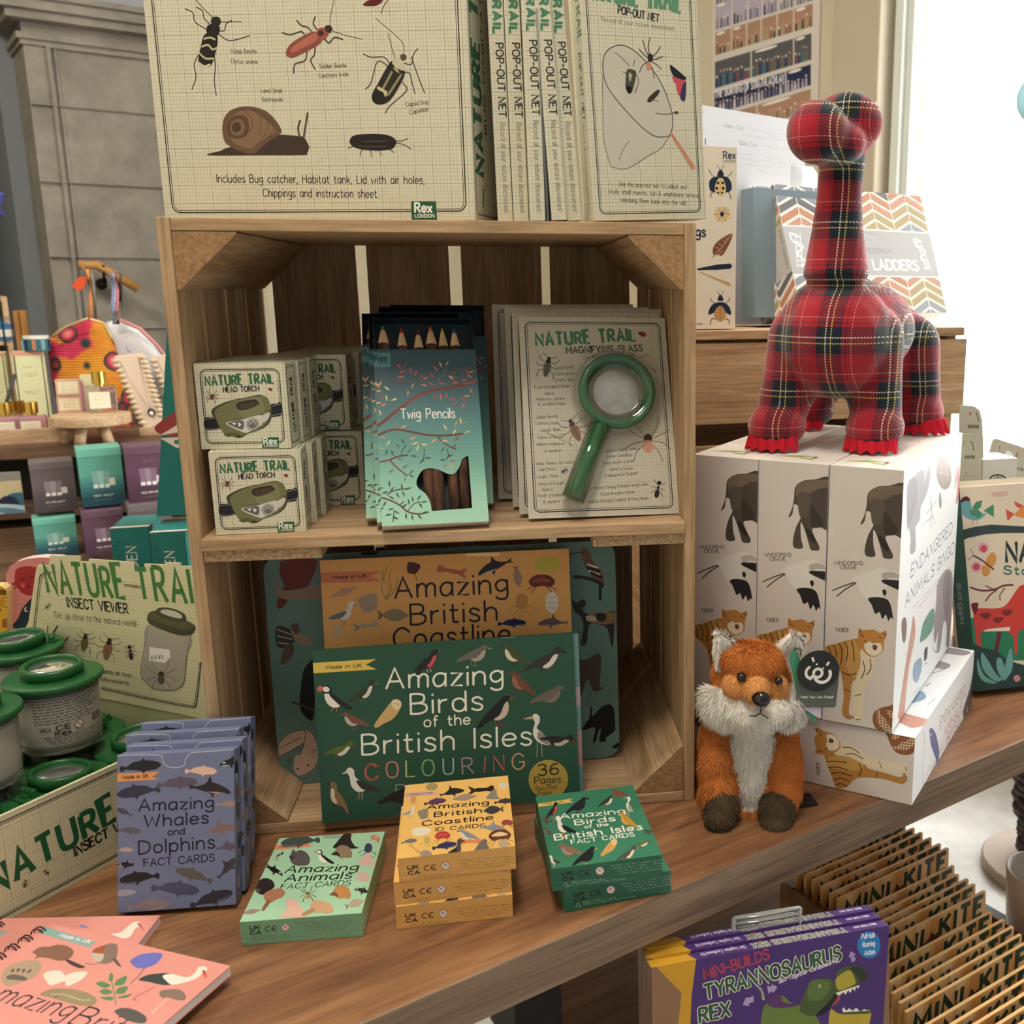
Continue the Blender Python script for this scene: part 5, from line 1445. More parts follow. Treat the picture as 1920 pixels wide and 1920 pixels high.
# its visible end panel: name and parrot
mm = lb.matrix_world.copy(); me = MB()
f = Face(me, (0, 0, 0), (0, 1, 0), (1, 0, 0), bd[1], bd[0], mm)
f.add([(0, 0), (bd[1], 0), (bd[1], bd[0]), (0, bd[0])], BS)
f.art('''T b5646e 1.4 14 1228,945 1435,655 ENDANGERED
T b5646e 1.4 14 1265,1010 1405,800 ANIMALS
T b5646e 1.4 14 1285,1075 1385,915 BINGO
P 4f5f94 1145,960 1165,938 1195,980 1215,1060 1225,1130 1220,1210 1212,1285 1200,1200 1175,1130 1155,1060
P dfe0e4 1150,985 1162,985 1158,1010
L 6a5c50 1 1255,1085 1215,1170 1180,1250 1140,1370
P 55555a 1505,470 1518,560 1510,720 1520,820 1495,860 1490,760 1470,880 1455,900 1460,760 1430,960 1410,990 1425,860 1420,800 1450,700 1480,600
L a0968c 1.4 1100,960 1105,1060 1095,1200 1090,1420
Z 8c8c94 .4 2 1120,1340 1160,1230''', 1480, 1150, 4.3636)
t = Face(me, (bd[0], 0, 0), (0, 0, 1), (0, 1, 0), bd[2], bd[1], mm)
pn = me.build('printed_end', CARD); pn.parent = lb
# ================================================================== stamp craft tin on the right
loc, rot = (.938, .222, .0102), (-.2562, -.0087, .1221); td = (.2, .040, .2856)
tn = empty('craft_box', loc, rot); tag(tn, 'large craft stamp box with a red deer and bluebird on its lid, leaning at right', 'box')
mb = MB(); mb.box((0, 0, 0), td, '#2f5a55', faces=['#dacdb8', '#2f5a55', '#3f6d68', '#3f6d68', '#2f3c3a', '#d9cbb4']); f = front(mb, td[0], td[2], xf(loc, rot))
f.art('''G 3c4a4b 300,850 420,820 520,806 640,812 730,818 900,830 900,880 728,858 600,858 480,868 380,890 300,925
P 6fa6ac 330,680 345,650 375,640 398,665 405,705 430,745 490,735 470,765 430,780 380,770 345,740
P 5a2428 330,675 345,640 375,632 395,655 360,660
G 4d8a70 405,705 430,665 470,655 460,700 430,722
G 4d8a70 390,715 440,712 470,735 450,770 420,755 395,745
G 4d8a70 475,720 540,680 542,760
S 3a2a28 .7 412,782 408,808
S 3a2a28 .7 440,782 440,806
E 1f2a30 383,662 4,4
G c9584c 615,710 670,740 625,785
P d98a4c 670,745 700,710 730,690 900,700 900,770 728,765
G c9584c 665,660 728,690 700,705 675,690
G cdb0ae 528,605 620,598 632,625 600,632 525,632
T 2f3f42 5.4 26 620,1035 850,1030 NAT
T 2f6f62 2.4 11 602,1112 900,1120 Stamp
E d9a4b4 475,950 34,34
E c9505c 478,955 22,22
E d9a4b4 432,1070 34,34
E c9505c 432,1068 22,22
P cf9450 490,1060 500,1010 530,978 555,1000 550,1045 520,1075
P cf9450 470,1060 515,1075 515,1110 490,1128 468,1110
L 5a2c34 2.2 415,998 470,1030 540,1085
L 5a2c34 .8 415,1000 395,955
L 5a2c34 .8 415,1000 380,1025
G 2f7d5c 360,1390 450,1380 560,1380 728,1400 960,1420 960,1650 500,1650 390,1560
P c9453f 415,1340 450,1325 560,1325 620,1300 690,1200 728,1180 800,1190 800,1260 728,1440 690,1480 688,1600 670,1600 645,1480 470,1470 465,1580 440,1580 425,1470
G e6dccb 470,1470 500,1455 640,1440 640,1465
P 6a2a30 400,1300 430,1290 445,1300 430,1360 412,1350
L 6a2c34 2.6 395,1195 460,1215 540,1210 600,1185 660,1180
L 6a2c34 2 490,1280 520,1240 560,1210
L 6a2c34 1.6 580,1275 580,1240 610,1200
L 6a2c34 1.6 490,1185 540,1210
P 7a3034 455,1360 520,1355 510,1385 480,1392
P 7a3034 535,1388 600,1382 580,1412 550,1415
P 7a3034 590,1340 655,1335 640,1368 605,1370
G 6a2c34 560,1475 590,1470 565,1600 540,1610
P 2f4744 380,1570 430,1550 470,1570 560,1590 620,1640 760,1680 960,1660 960,1900 400,1900
P 6fa6a4 470,1600 560,1740 600,1760 560,1780 500,1740 465,1680
P 6fa6a4 560,1640 590,1640 615,1740 590,1760 560,1700
P 6fa6a4 640,1580 655,1600 655,1700 620,1760 600,1770 610,1680
P 6fa6a4 440,1640 480,1740 560,1790 480,1780 440,1720
E c98a98 684,1760 21,21''', 1700, 740, 3.309)
bd_ = mb.build('box_base', CARD, tn, bevel=.0015)
l = MB(); L_ = Face(l, (-.0003, td[1], 0), (0, -1, 0), (0, 0, 1), td[1], td[2]); L_.add([(0, 0), (td[1], 0), (td[1], td[2]), (0, td[2])], '#3f6d68'); L_.text('sagpi.   Sei', (.013, .15), (.013, .02), .012, .0022, '#9fb5b0')
l.build('spine_print', CARD, tn)
m = MB(); m.box((.003, .0405, .02), (td[0]-.003, .052, td[2]+.009), '#d9cfbe'); m.build('back_flap', CARD, tn)
# ================================================================== soft toys
def blob(balls, tubes, voxel, smooth=6):
    """union of ellipsoids and tapering limbs as ONE continuous skin; returns verts, faces"""
    m = MB()
    for c, r, R in balls: m.ball(c, r, nu=24, nv=16, M=R)
    for path, rr in tubes:
        m.tube(path, rr, 18)
        for p, r in ((path[0], rr[0]), (path[-1], rr[-1])): m.ball(p, r, nu=16, nv=10)
    o = m.build('tmp'); r = o.modifiers.new('r', 'REMESH'); r.mode = 'VOXEL'; r.voxel_size = voxel; r.use_smooth_shade = True
    s = o.modifiers.new('s', 'SMOOTH'); s.factor = .5; s.iterations = smooth
    dg = bpy.context.evaluated_depsgraph_get(); me = bpy.data.meshes.new_from_object(o.evaluated_get(dg))
    V = [v.co.copy() for v in me.vertices]; N = [v.normal.copy() for v in me.vertices]; Fc = [tuple(p.vertices) for p in me.polygons]
    bpy.data.objects.remove(o); bpy.data.meshes.remove(me); return V, N, Fc
def rel(V, o): return [v-o for v in V]
# ------------------------------------------------------------------ tartan dinosaur
def tartan(nt, b):
    tc = nd(nt, 'ShaderNodeTexCoord'); sp = nd(nt, 'ShaderNodeSeparateXYZ'); nt.links.new(tc.outputs['Object'], sp.inputs[0])
    def math_(op, a, c, d=None):
        n = nd(nt, 'ShaderNodeMath', operation=op)
        for i, q in enumerate((a, c, d)):
            if q is None: continue
            if isinstance(q, (int, float)): n.inputs[i].default_value = q
            else: nt.links.new(q, n.inputs[i])
        return n.outputs[0]
    u = math_('ADD', math_('MULTIPLY', sp.outputs[0], .88), math_('MULTIPLY', sp.outputs[1], -.62)); v = sp.outputs[2]
    def sett(w, off, warm):
        fr = math_('FRACT', math_('ADD', math_('MULTIPLY', w, 1/.062), off), 0)
        r = nt.nodes.new('ShaderNodeValToRGB'); r.color_ramp.interpolation = 'CONSTANT'; nt.links.new(fr, r.inputs[0])
        red, dk, navy, grn, wh, ye = '#9c1c2b', '#50121d', '#161d30', '#122826', '#d3ccbe', '#bfae62'
        st = [(0, red), (.20, dk), (.215, red), (.25, navy), (.34, grn), (.42, wh if warm else ye), (.445, grn), (.475, navy), (.50, navy), (.52, ye if warm else wh), (.545, grn), (.60, navy), (.72, red), (.78, dk), (.80, red), (.88, '#d0a0a0'), (.893, red)]
        e = r.color_ramp.elements
        while len(e) < len(st): e.new(.5)
        for i, (p, c) in enumerate(st): e[i].position = p; e[i].color = lin(c)
        return r.outputs[0]
    tw = math_('GREATER_THAN', math_('FRACT', math_('MULTIPLY', math_('ADD', u, v), 1/.0030), 0), .5)
    mx = nd(nt, 'ShaderNodeMix', data_type='RGBA'); nt.links.new(tw, mx.inputs[0]); nt.links.new(sett(u, .13, True), mx.inputs[6]); nt.links.new(sett(v, .42, False), mx.inputs[7])
    nt.links.new(mx.outputs[2], b.inputs['Base Color'])
    b.inputs['Sheen Weight'].default_value = .35; b.inputs['Sheen Roughness'].default_value = .5
    n = nd(nt, 'ShaderNodeTexNoise', Scale=900., Detail=2.); nt.links.new(tc.outputs['Object'], n.inputs['Vector'])
    bp = nd(nt, 'ShaderNodeBump', Strength=.35, Distance=.0008); nt.links.new(n.outputs[0], bp.inputs['Height']); nt.links.new(bp.outputs[0], b.inputs['Normal'])
TART = mat('red_tartan_wool', rough=.9, spec=.15, nodes=tartan)
ZT = .3737; DO = Vector((.725, .19, ZT))
dn_ = empty('dinosaur_plush', DO); tag(dn_, 'long-necked red tartan dinosaur soft toy standing on the bingo boxes', 'soft toy')
P_ = at
FW = Vector((-.535, -.845, 0)); SD = Vector((.845, -.535, 0))
Rb = Matrix((SD, FW, Vector((0, 0, 1)))).transposed()
feet = [Vector((.624, .132, ZT)), Vector((.731, .098, ZT)), Vector((.838, .236, ZT)), Vector((.712, .300, ZT))]
balls = [((.728, .178, .508), (.070, .100, .060), Rb), ((.682, .118, .512), (.066, .052, .056), Rb), ((.782, .245, .490), (.062, .062, .056), Rb),
         (P_(1588, 232, .118), (.040, .034, .034), Rb), (P_(1532, 248, .085), (.0335, .032, .0335), Rb), (P_(1592, 205, .105), (.022, .02, .019), Rb), (P_(1562, 268, .100), (.036, .032, .026), Rb)]
nk = [P_(1566, 640, .115), P_(1563, 590, .112), P_(1567, 520, .115), P_(1570, 440, .118), P_(1574, 360, .120), P_(1580, 290, .120)]
tubes = [(nk, [.066, .052, .038, .030, .025, .026])]
tops = [Vector((.651, .138, .500)), Vector((.722, .112, .500)), Vector((.815, .225, .485)), Vector((.735, .280, .480))]
for f_, t_ in zip(feet, tops):
    tubes.append(([t_, t_.lerp(f_+Vector((0, 0, .03)), .5), f_+Vector((0, 0, .034))], [.041, .034, .029]))
    balls.append((f_+FW*.010+Vector((0, 0, .0275)), (.034, .040, .0275), Rb))
tubes.append(([Vector((.81, .28, .475)), Vector((.85, .335, .44)), Vector((.875, .375, .405))], [.045, .026, .010]))
V, N, Fc = blob(balls, tubes, .0034, 8)
m = MB(); m.mesh(rel(V, DO), Fc, sm=True); m.build('body', TART, dn_)
FELT = mat('red_felt', '#c02534', .95, spec=.1)
for f_, ang in zip(feet, (0, 0, .5, -.2)):
    fw = Matrix.Rotation(ang, 3, 'Z') @ FW; sd = Matrix.Rotation(ang, 3, 'Z') @ SD; m = MB(); n = 6; ring = []
    for i in range(n*2+1):
        a = math.radians(-62+124*i/(n*2)); r1, r2 = .0385, .0465 if i % 2 else .0405
        d = fw*math.cos(a)+sd*math.sin(a)*.86; zz = .0035 if i % 2 else .0075
        ring.append((f_+fw*.006+d*r1+Vector((0, 0, .021)), f_+fw*.006+d*r2+Vector((0, 0, zz-.002)), f_+fw*.006+d*(r1-.006)+Vector((0, 0, .021)), f_+fw*.006+d*(r2-.006)+Vector((0, 0, zz-.002))))
    vs = [v-DO for r in ring for v in r]; fs = []
    for i in range(n*2):
        a = i*4; b = a+4; fs += [(a, a+1, b+1, b), (b+2, b+3, a+3, a+2), (a, b, b+2, a+2), (a+1, a+3, b+3, b+1)]
    fs += [(0, 2, 3, 1), (n*8, n*8+1, n*8+3, n*8+2)]
    m.mesh(vs, fs); m.build('felt_claws', FELT, dn_)
m = MB(); a, b_, c_, d_ = P_(1672, 562, .27), P_(1690, 580, .275), P_(1716, 655, .285), P_(1696, 652, .285)
q = [P_(1664, 548, .262), a, d_, c_, b_]; th = Vector((.002, .0035, 0))
m.mesh([v-DO for v in q]+[v-DO+th for v in q], [(0, 1, 2, 3, 4), (9, 8, 7, 6, 5), (0, 5, 6, 1), (1, 6, 7, 2), (2, 7, 8, 3), (3, 8, 9, 4), (4, 9, 5, 0)], '#8a5a52'); tag(m.build('swing_tag', CARD, dn_), 'brown card tag')
# ------------------------------------------------------------------ fox
FO = Vector((.548, -.035, 0)); fx = empty('fox_plush', FO); tag(fx, 'sitting orange and white fox soft toy with a round black swing tag', 'soft toy')
OR, WH_, BR, TN, DK = '#c97a3f', '#ece8e0', '#5b4c3b', '#dc9c5c', '#3a2e28'
FR = Matrix.Rotation(-.42, 3, 'Z')
fb = []   # (kind, data, colour, fur length)
def B_(px, py, Y, r, col, ln=.006, rot=None): fb.append((P_(px, py, Y), r, rot or FR, col, ln))
B_(1404, 1450, .000, (.047, .045, .060), OR); B_(1404, 1500, -.004, (.054, .047, .034), OR); B_(1404, 1400, -.010, (.038, .036, .040), OR)
B_(1408, 1400, -.034, (.024, .018, .046), WH_, .007); B_(1408, 1455, -.036, (.019, .016, .040), WH_, .006); B_(1408, 1510, -.032, (.016, .016, .026), WH_, .005)
B_(1345, 1392, -.018, (.020, .022, .034), OR); B_(1344, 1440, -.030, (.020, .022, .038), OR); B_(1348, 1482, -.040, (.0205, .022, .024), OR)
B_(1462, 1392, -.024, (.021, .022, .034), OR); B_(1468, 1440, -.036, (.022, .023, .040), OR); B_(1465, 1485, -.044, (.022, .023, .024), OR)
B_(1353, 1512, -.052, (.0185, .019, .0235), BR, .005); B_(1350, 1530, -.058, (.0165, .019, .0135), BR, .005)
B_(1457, 1518, -.058, (.0195, .020, .0245), BR, .005); B_(1456, 1540, -.064, (.0175, .019, .0125), BR, .005)
B_(1336, 1500, .006, (.016, .03, .030), OR); B_(1482, 1500, .000, (.014, .03, .034), OR)
B_(1318, 1470, .045, (.018, .020, .032), OR, .009); B_(1312, 1430, .055, (.014, .016, .024), OR, .009)
# head
B_(1408, 1268, -.022, (.042, .038, .036), OR, .006); B_(1410, 1240, -.040, (.036, .027, .0205), OR, .005)
B_(1362, 1322, -.035, (.026, .026, .024), WH_, .009); B_(1347, 1318, -.028, (.020, .020, .020), WH_, .011); B_(1478, 1322, -.042, (.020, .026, .024), WH_, .009); B_(1492, 1318, -.032, (.014, .018, .020), WH_, .011)
B_(1395, 1335, -.058, (.024, .018, .0155), WH_, .005); B_(1452, 1334, -.066, (.019, .016, .0155), WH_, .005); B_(1425, 1350, -.060, (.018, .016, .012), WH_, .004); B_(1410, 1345, -.044, (.03, .022, .018), WH_, .007)
B_(1419, 1290, -.064, (.0145, .022, .0145), TN, .0028); B_(1380, 1283, -.052, (.015, .015, .013), TN, .004); B_(1462, 1290, -.060, (.009, .013, .014), TN, .004)
balls = [(c, r, R) for c, r, R, col, ln in fb]
V, N, Fc = blob(balls, [], .0024, 5)
def label_of(p):
    best = None
    for c, r, R, col, ln in fb:
        q = R.transposed() @ (p-c); d = math.sqrt((q.x/r[0])**2+(q.y/r[1])**2+(q.z/r[2])**2)
        d = (d-1)*min(r)
        if best is None or d < best[0]: best = (d, col, ln)
    return best
VL = [label_of(p) for p in V]
m = MB(); m.mesh(rel(V, FO), Fc, [VL[f[0]][1] for f in Fc], sm=True); m.build('body', mat('plush_backing', rough=1, spec=.05, attr=True), fx)
def fur(V, N, Fc, VL, n, o, name, parent, seed=3):
    rnd = random.Random(seed); A = []; t = 0
    for f in Fc:
        a = (V[f[1]]-V[f[0]]).cross(V[f[2]]-V[f[0]]).length; t += a; A.append(t)
    import bisect
    vs, fs, cs = [], [], []
    for _ in range(n):
        k = bisect.bisect(A, rnd.random()*t); f = Fc[min(k, len(Fc)-1)]; i, j = f[0], f[rnd.randrange(1, len(f))]; l = f[2]
        a, b = rnd.random(), rnd.random()
        if a+b > 1: a, b = 1-a, 1-b
        p = V[i]+(V[f[1]]-V[i])*a+(V[l]-V[i])*b if rnd.random() < .5 or len(f) < 4 else V[i]+(V[f[3]]-V[i])*a+(V[l]-V[i])*b
        nn = N[i]; _, col, ln = VL[i]
        if nn.y > .6 and rnd.random() < .7: continue
        g = Vector((pnoise(p*60)*.5, pnoise(p*60+Vector((9, 1, 3)))*.5, -.75+pnoise(p*45)*.5)); g -= nn*g.dot(nn)
        d = (nn*.55+g+Vector((rnd.gauss(0, .16), rnd.gauss(0, .16), rnd.gauss(0, .16)))).normalized(); L_ = ln*(.65+rnd.random()*.6)
        w_ = nn.cross(d); w_.normalize(); w_ *= .00028+.0001*rnd.random()
        base = p-nn*.0008; mid = base+d*L_*.55; tip = base+(d*.86+Vector((0, 0, -.22))).normalized()*L_+nn*.0005
        s = len(vs); vs += [base-w_-o, base+w_-o, mid+w_*.8-o, mid-w_*.8-o, tip-o]; fs += [(s, s+1, s+2, s+3), (s+3, s+2, s+4)]
        c = [int(col[q:q+2], 16) for q in (1, 3, 5)]; h = .86+rnd.random()*.22; c = '#%02x%02x%02x' % tuple(max(0, min(255, int(round(x*h/6)*6))) for x in c); cs += [c, c]
    m = MB(); m.mesh(vs, fs, cs, sm=False); return m.build(name, mat('plush_fur', rough=.85, spec=.12, attr=True), parent)
fur(V, N, Fc, VL, 74000, FO, 'fur', fx)
# ears
for pts, dark in ((((1345, 1252), (1343, 1225), (1346, 1196), (1352, 1190), (1368, 1200), (1392, 1228), (1376, 1250)), True), (((1448, 1232), (1462, 1212), (1484, 1192), (1498, 1194), (1505, 1208), (1498, 1238), (1478, 1258)), False)):
    Y = -.035; e = MB(); F1 = [P_(x, y, Y) for x, y in pts]; c0 = sum(F1, Vector())/len(F1); bk_ = Vector((.0, .013, 0))
    fr_ = [p for p in F1]; mid = [c0+(p-c0)*1.06+bk_*.5 for p in F1]; back = [c0+(p-c0)*.9+bk_ for p in F1]; n = len(F1)
    vs = [c0+Vector((0, .002, 0))]+fr_+mid+back+[c0+bk_*1.2]; fs = []; cs = []
    for i in range(n):
        j = (i+1) % n
        fs += [(0, 1+i, 1+j), (1+i, 1+n+i, 1+n+j, 1+j), (1+n+i, 1+2*n+i, 1+2*n+j, 1+n+j), (1+2*n+i, 3*n+1, 1+2*n+j)]; cs += [WH_, DK if dark and i in (3, 4, 5) else WH_, OR if not dark else DK, OR if not dark else DK]
    ear = MB(); ear.mesh([v-FO for v in vs], fs, cs, sm=True); eo = ear.build('ear', mat('plush_backing'), fx)
    EV = vs; EN = [(v-c0+Vector((0, -.006, 0))).normalized() for v in vs]; EF = [f for f in fs]; EL = [(0, WH_, .006)]*(len(vs))
    VLc = []; 
    for i in range(len(vs)): VLc.append((0, (DK if dark and (1+n+3 <= i <= 1+n+5 or i > 2*n) else (WH_ if i <= 2*n else (OR if not dark else DK))), .0065))
    fur(EV, EN, EF, VLc, 5200, FO, 'ear_fur', eo, 5+int(dark))
BLK = mat('glossy_black_plastic', '#0b0b0d', .12, coat=.5)
for px, py, Y, r in ((1390, 1270, -.0655, .0050), (1460, 1277, -.0735, .0046)):
    m = MB(); m.ball(P_(px, py, Y)-FO, r, nu=18, nv=12); m.build('eye', BLK, fx)
m = MB(); c_ = P_(1427, 1311, -.0885)
m.ball(c_-FO, (.0098, .007, .0080), nu=22, nv=14, M=FR); m.ball(c_-FO+Vector((0, -.0005, .0022)), (.0088, .0062, .0058), nu=22, nv=14, M=FR); m.build('nose', BLK, fx)
m = MB(); m.tube([P_(1427, 1320, -.089)-FO, P_(1427, 1330, -.087)-FO, P_(1425, 1338, -.086)-FO], .0007, 6); m.tube([P_(1405, 1342, -.083)-FO, P_(1415, 1343, -.0855)-FO, P_(1425, 1338, -.0865)-FO, P_(1434, 1342, -.0865)-FO, P_(1441, 1347, -.085)-FO], .0007, 6); m.build('mouth_stitch', BLK, fx)
# swing tag: cards and a round badge
def sheet(pts, Y, col, name, lab=None, th=.0008, m0=None):
    mb = MB(); F1 = [P_(x, y, Y)-FO for x, y in pts]; nrm = Vector((0, th, 0)); n = len(F1)
    mb.mesh(F1+[p+nrm for p in F1], [tuple(range(n)), tuple(range(2*n-1, n-1, -1))]+[(i, i+n, (i+1) % n+n, (i+1) % n) for i in range(n)], col)
    o = mb.build(name, CARD, fx)
    if lab: tag(o, lab)
    return o
sheet(((1483, 1222), (1480, 1236), (1486, 1262), (1498, 1320), (1527, 1355), (1532, 1350), (1522, 1322), (1500, 1236), (1492, 1218)), -.060, '#4f9b78', 'tag_leaf', 'green tag leaf')
sheet(((1552, 1226), (1568, 1234), (1572, 1258), (1560, 1262)), -.0615, '#d99a62', 'tag_leaf', 'orange tag leaf')
sheet(((1492, 1318), (1540, 1325), (1539, 1347), (1534, 1346)), -.0625, '#cdbfd6', 'tag_leaf', 'lilac tag leaf')
tg = MB(); Y = -.064; Mg = Matrix.Translation(P_(1533, 1287, Y)-FO) @ Matrix.Rotation(math.radians(4), 4, 'Y')
hw, hh = .0222, .0235
tg.prism([(-hw, -hh), (hw-.002, -hh), (hw, -hh+.002), (hw, hh), (-hw, hh)], 'y', 0, .0008, '#5b655c', M=Mg)
f = Face(tg, Mg @ Vector((-hw, 0, -hh)), Mg.to_3x3() @ Vector((1, 0, 0)), Mg.to_3x3() @ Vector((0, 0, 1)), 2*hw, 2*hh)
f.text('Meet Your New Friend!', (.0055, .0105), (.040, .0105), .0026, .0006, '#e9e6da', caps=False); tag(tg.build('tag_card', CARD, fx), 'grey tag card')
bg_ = MB(); Yb = -.0665; cb = P_(1534, 1258, Yb)-FO; R = .0223
bg_.prism([(R*math.cos(math.pi*2*i/40), R*math.sin(math.pi*2*i/40)) for i in range(40)], 'y', -.0008, .0008, '#2a2d2e', M=Matrix.Translation(cb))
f = Face(bg_, cb+Vector((-R, -.0008, -R)), (1, 0, 0), (0, 0, 1), 2*R, 2*R)
cx = R
arc = lambda x, y, r, a, b: [(cx+x+r*math.cos(math.radians(t)), cx+y+r*math.sin(math.radians(t))) for t in range(a, b, 12 if b > a else -12)]
f.stroke(arc(-.0065, -.001, .0068, 118, 262)+arc(-.0005, -.0020, .0046, 215, 560), .0030, '#efece2'); f.stroke(arc(.0045, -.0040, .0085, 205, 390), .0034, '#efece2')
f.stroke([(cx-.0068, cx+.0150), (cx-.0054, cx+.0112)], .0024, '#efece2'); f.stroke([(cx+.0108, cx+.0090), (cx+.0090, cx+.0062)], .0024, '#efece2'); f.stroke([(cx-.0020, cx+.0078), (cx-.0018, cx+.0076)], .0022, '#efece2'); f.stroke([(cx+.0050, cx+.0030), (cx+.0052, cx+.0028)], .0022, '#efece2')
tag(bg_.build('tag_badge', CARD, fx), 'round black tag badge with a white looped smile')
m = MB(); m.tube([P_(1484, 1226, -.05)-FO, P_(1492, 1216, -.062)-FO, P_(1502, 1218, -.067)-FO, P_(1500, 1228, -.066)-FO], .0008, 6); m.build('tag_loop', BLK, fx)
m = MB(); q = [onz(1470, 1512, .001), onz(1500, 1515, .001), onz(1534, 1509, .001), onz(1518, 1488, .001), onz(1478, 1487, .001)]
m.mesh([v-FO for v in q]+[v-FO+Vector((0, 0, .0009)) for v in q], [(4, 3, 2, 1, 0), (5, 6, 7, 8, 9)]+[(i, (i+1) % 5, (i+1) % 5+5, i+5) for i in range(5)], '#1d1e20'); tag(m.build('sewn_label', CARD, fx), 'small black sewn label')
# ================================================================== insect viewer display tray (left)
TO = Vector((-.018, .076, 0)); ty = math.radians(56); TRM = xf(TO, (0, 0, ty))
tr = empty('display_tray', TO, (0, 0, ty)); tag(tr, 'cream cardboard display tray with a tall header card, holding green insect viewers', 'display tray')
TL, TWD, TH = .44, .295, .1; CRD = '#d5d1ac'
m = MB(); m.box((-TL, 0, 0), (0, .003, TH), CRD)
f = Face(m, (-TL, 0, 0), (1, 0, 0), (0, 0, 1), TL, TH, TRM); f.grid(st=.0035); f.border(.006, .006, .0011, gap=.002)
f.art('''B 215c36 5.6 27 -60,960 870,380 NATURE
T 25221c 1.9 9.5 565,660 1100,350 INSECT VIEWER''', 0, 1440, 4.0)
stamps(f, 0, 1440, 4.0, 'ant 190,865 110 20 1 5d4a30\nant 345,780 90 -50 1 5d4a30', lw=.0006)
m.build('front_panel', CARD, tr, bevel=.0006)
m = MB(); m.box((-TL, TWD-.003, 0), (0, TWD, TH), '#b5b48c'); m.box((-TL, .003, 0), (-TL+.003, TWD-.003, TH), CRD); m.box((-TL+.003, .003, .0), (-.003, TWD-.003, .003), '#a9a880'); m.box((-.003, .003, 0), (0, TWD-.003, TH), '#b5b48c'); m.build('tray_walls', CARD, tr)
m = MB(); HM = TRM
f = Face(m, (-.004, TWD+.02, TH*.6), (0, -1, 0), (0, 0, 1), TWD+.030, .36, TRM)
px = lambda X, Y: f.pix(X/3.84, 1020+Y/3.84)
out = [px(*p) for p in ((165, 640), (205, 560), (262, 170), (275, 150), (350, 158), (358, 82), (576, 86), (574, 125), (636, 128), (640, 108), (965, 132), (965, 176), (1038, 182), (1040, 142), (1190, 150), (1192, 134), (1296, 136), (1298, 158), (1405, 160), (1700, 175), (1560, 1285), (1440, 1252), (740, 1112), (300, 1020), (140, 990))]
A = sum(out[i][0]*out[(i+1) % len(out)][1]-out[(i+1) % len(out)][0]*out[i][1] for i in range(len(out)))
if A < 0: out = out[::-1]
out = clip_poly(out, -1, -1, TWD+.030, 1)
Fp = [f.o+f.u*a+f.v*b for a, b in out]; n = len(Fp); bk2 = Vector((.0018, 0, 0))
m.mesh(Fp+[p+bk2 for p in Fp], [tuple(range(n)), tuple(range(2*n-1, n-1, -1))]+[(i, i+n, (i+1) % n+n, (i+1) % n) for i in range(n)], CRD)
x0, y0 = px(300, 1090); x1, y1 = px(1470, 215)
for k in range(38):
    Y = 185+k*23; w_ = 1 if k % 4 else 2
    f.stroke([px(262-k*2.2, Y), px(1400+(38-k)*1, Y+160+k*2)], .0002 if w_ == 1 else .00035, '#b3af86' if w_ == 1 else '#9f9a72')
f.art('''L 2a261e 1.1 370,206 320,205 300,225 285,260 240,640
L 2a261e .6 370,218 328,218 312,235 298,268 252,640
L 2a261e 1.1 735,1040 1100,1120 1375,1172 1405,1165 1420,1130 1450,850
L 2a261e .6 735,1028 1100,1108 1365,1158 1395,1150 1408,1120 1440,850
S 2a261e .9 890,288 1015,305
S 2a261e .9 895,300 1015,318
B 3f7a3c 5.6 36 352,352 905,388 NATURE
B 3f7a3c 5.6 36 1005,398 1500,440 TRAIL
T 211f1a 1.9 11 490,452 925,500 INSECT VIEWER
T 55574a .6 7.5 398,530 985,595 Get up close to the natural world!
T 2c2a20 .8 4.6 735,925 945,955 sects at two
T 2c2a20 .8 4.6 728,985 930,1010 nifications
P a9a396 1072,580 1370,660 1345,800 1330,980 1290,1035 1230,1050 1120,1040 1050,990 1015,930 1040,760
L 57544a .6 1072,580 1040,760 1015,930 1050,990 1120,1040 1230,1052 1292,1035 1330,980 1350,800 1375,655
P 4a4a34 1065,520 1090,485 1180,480 1300,530 1400,580 1405,620 1370,655 1290,655 1180,620 1090,580 1065,550
P 5c5c40 1065,515 1095,485 1180,482 1300,530 1398,578 1400,600 1340,620 1200,580 1090,540
P 4a4a34 1125,480 1150,458 1230,460 1310,490 1340,520 1335,560 1280,560 1190,535 1130,505
P c9c6b4 1160,480 1200,470 1270,485 1315,515 1300,535 1230,520 1175,500
G ebe9e2 1082,740 1225,760 1230,815 1190,855 1078,838
T 3a3a3a .7 3.6 1095,828 1180,822 £3.99
L 4a4a3a 1.2 345,590 342,640 360,700
L 3a342a 1.6 415,590 385,640 370,695
L 3a342a 1.2 495,665 470,700 440,735''', 0, 1020, 3.84)
stamps(f, 0, 1020, 3.84, '''ant 350,445 90 45 1 6a6248
beetle 612,700 170 10 1 4a4234 6a6a48 3a342a
beetle 780,745 210 12 1 3c2e26 8a6650 3c2e26
ant 940,770 190 -10 1 38241c
spider 1165,945 230 0 1 4a463c 5a564a''', lw=.0006)
m.build('header_card', CARD, tr)
GRN = mat('green_plastic', '#1f5a2e', .32, spec=.5); GRJ = mat('clear_jar', '#f2f2ee', .08, trans=.9, ior=1.2)
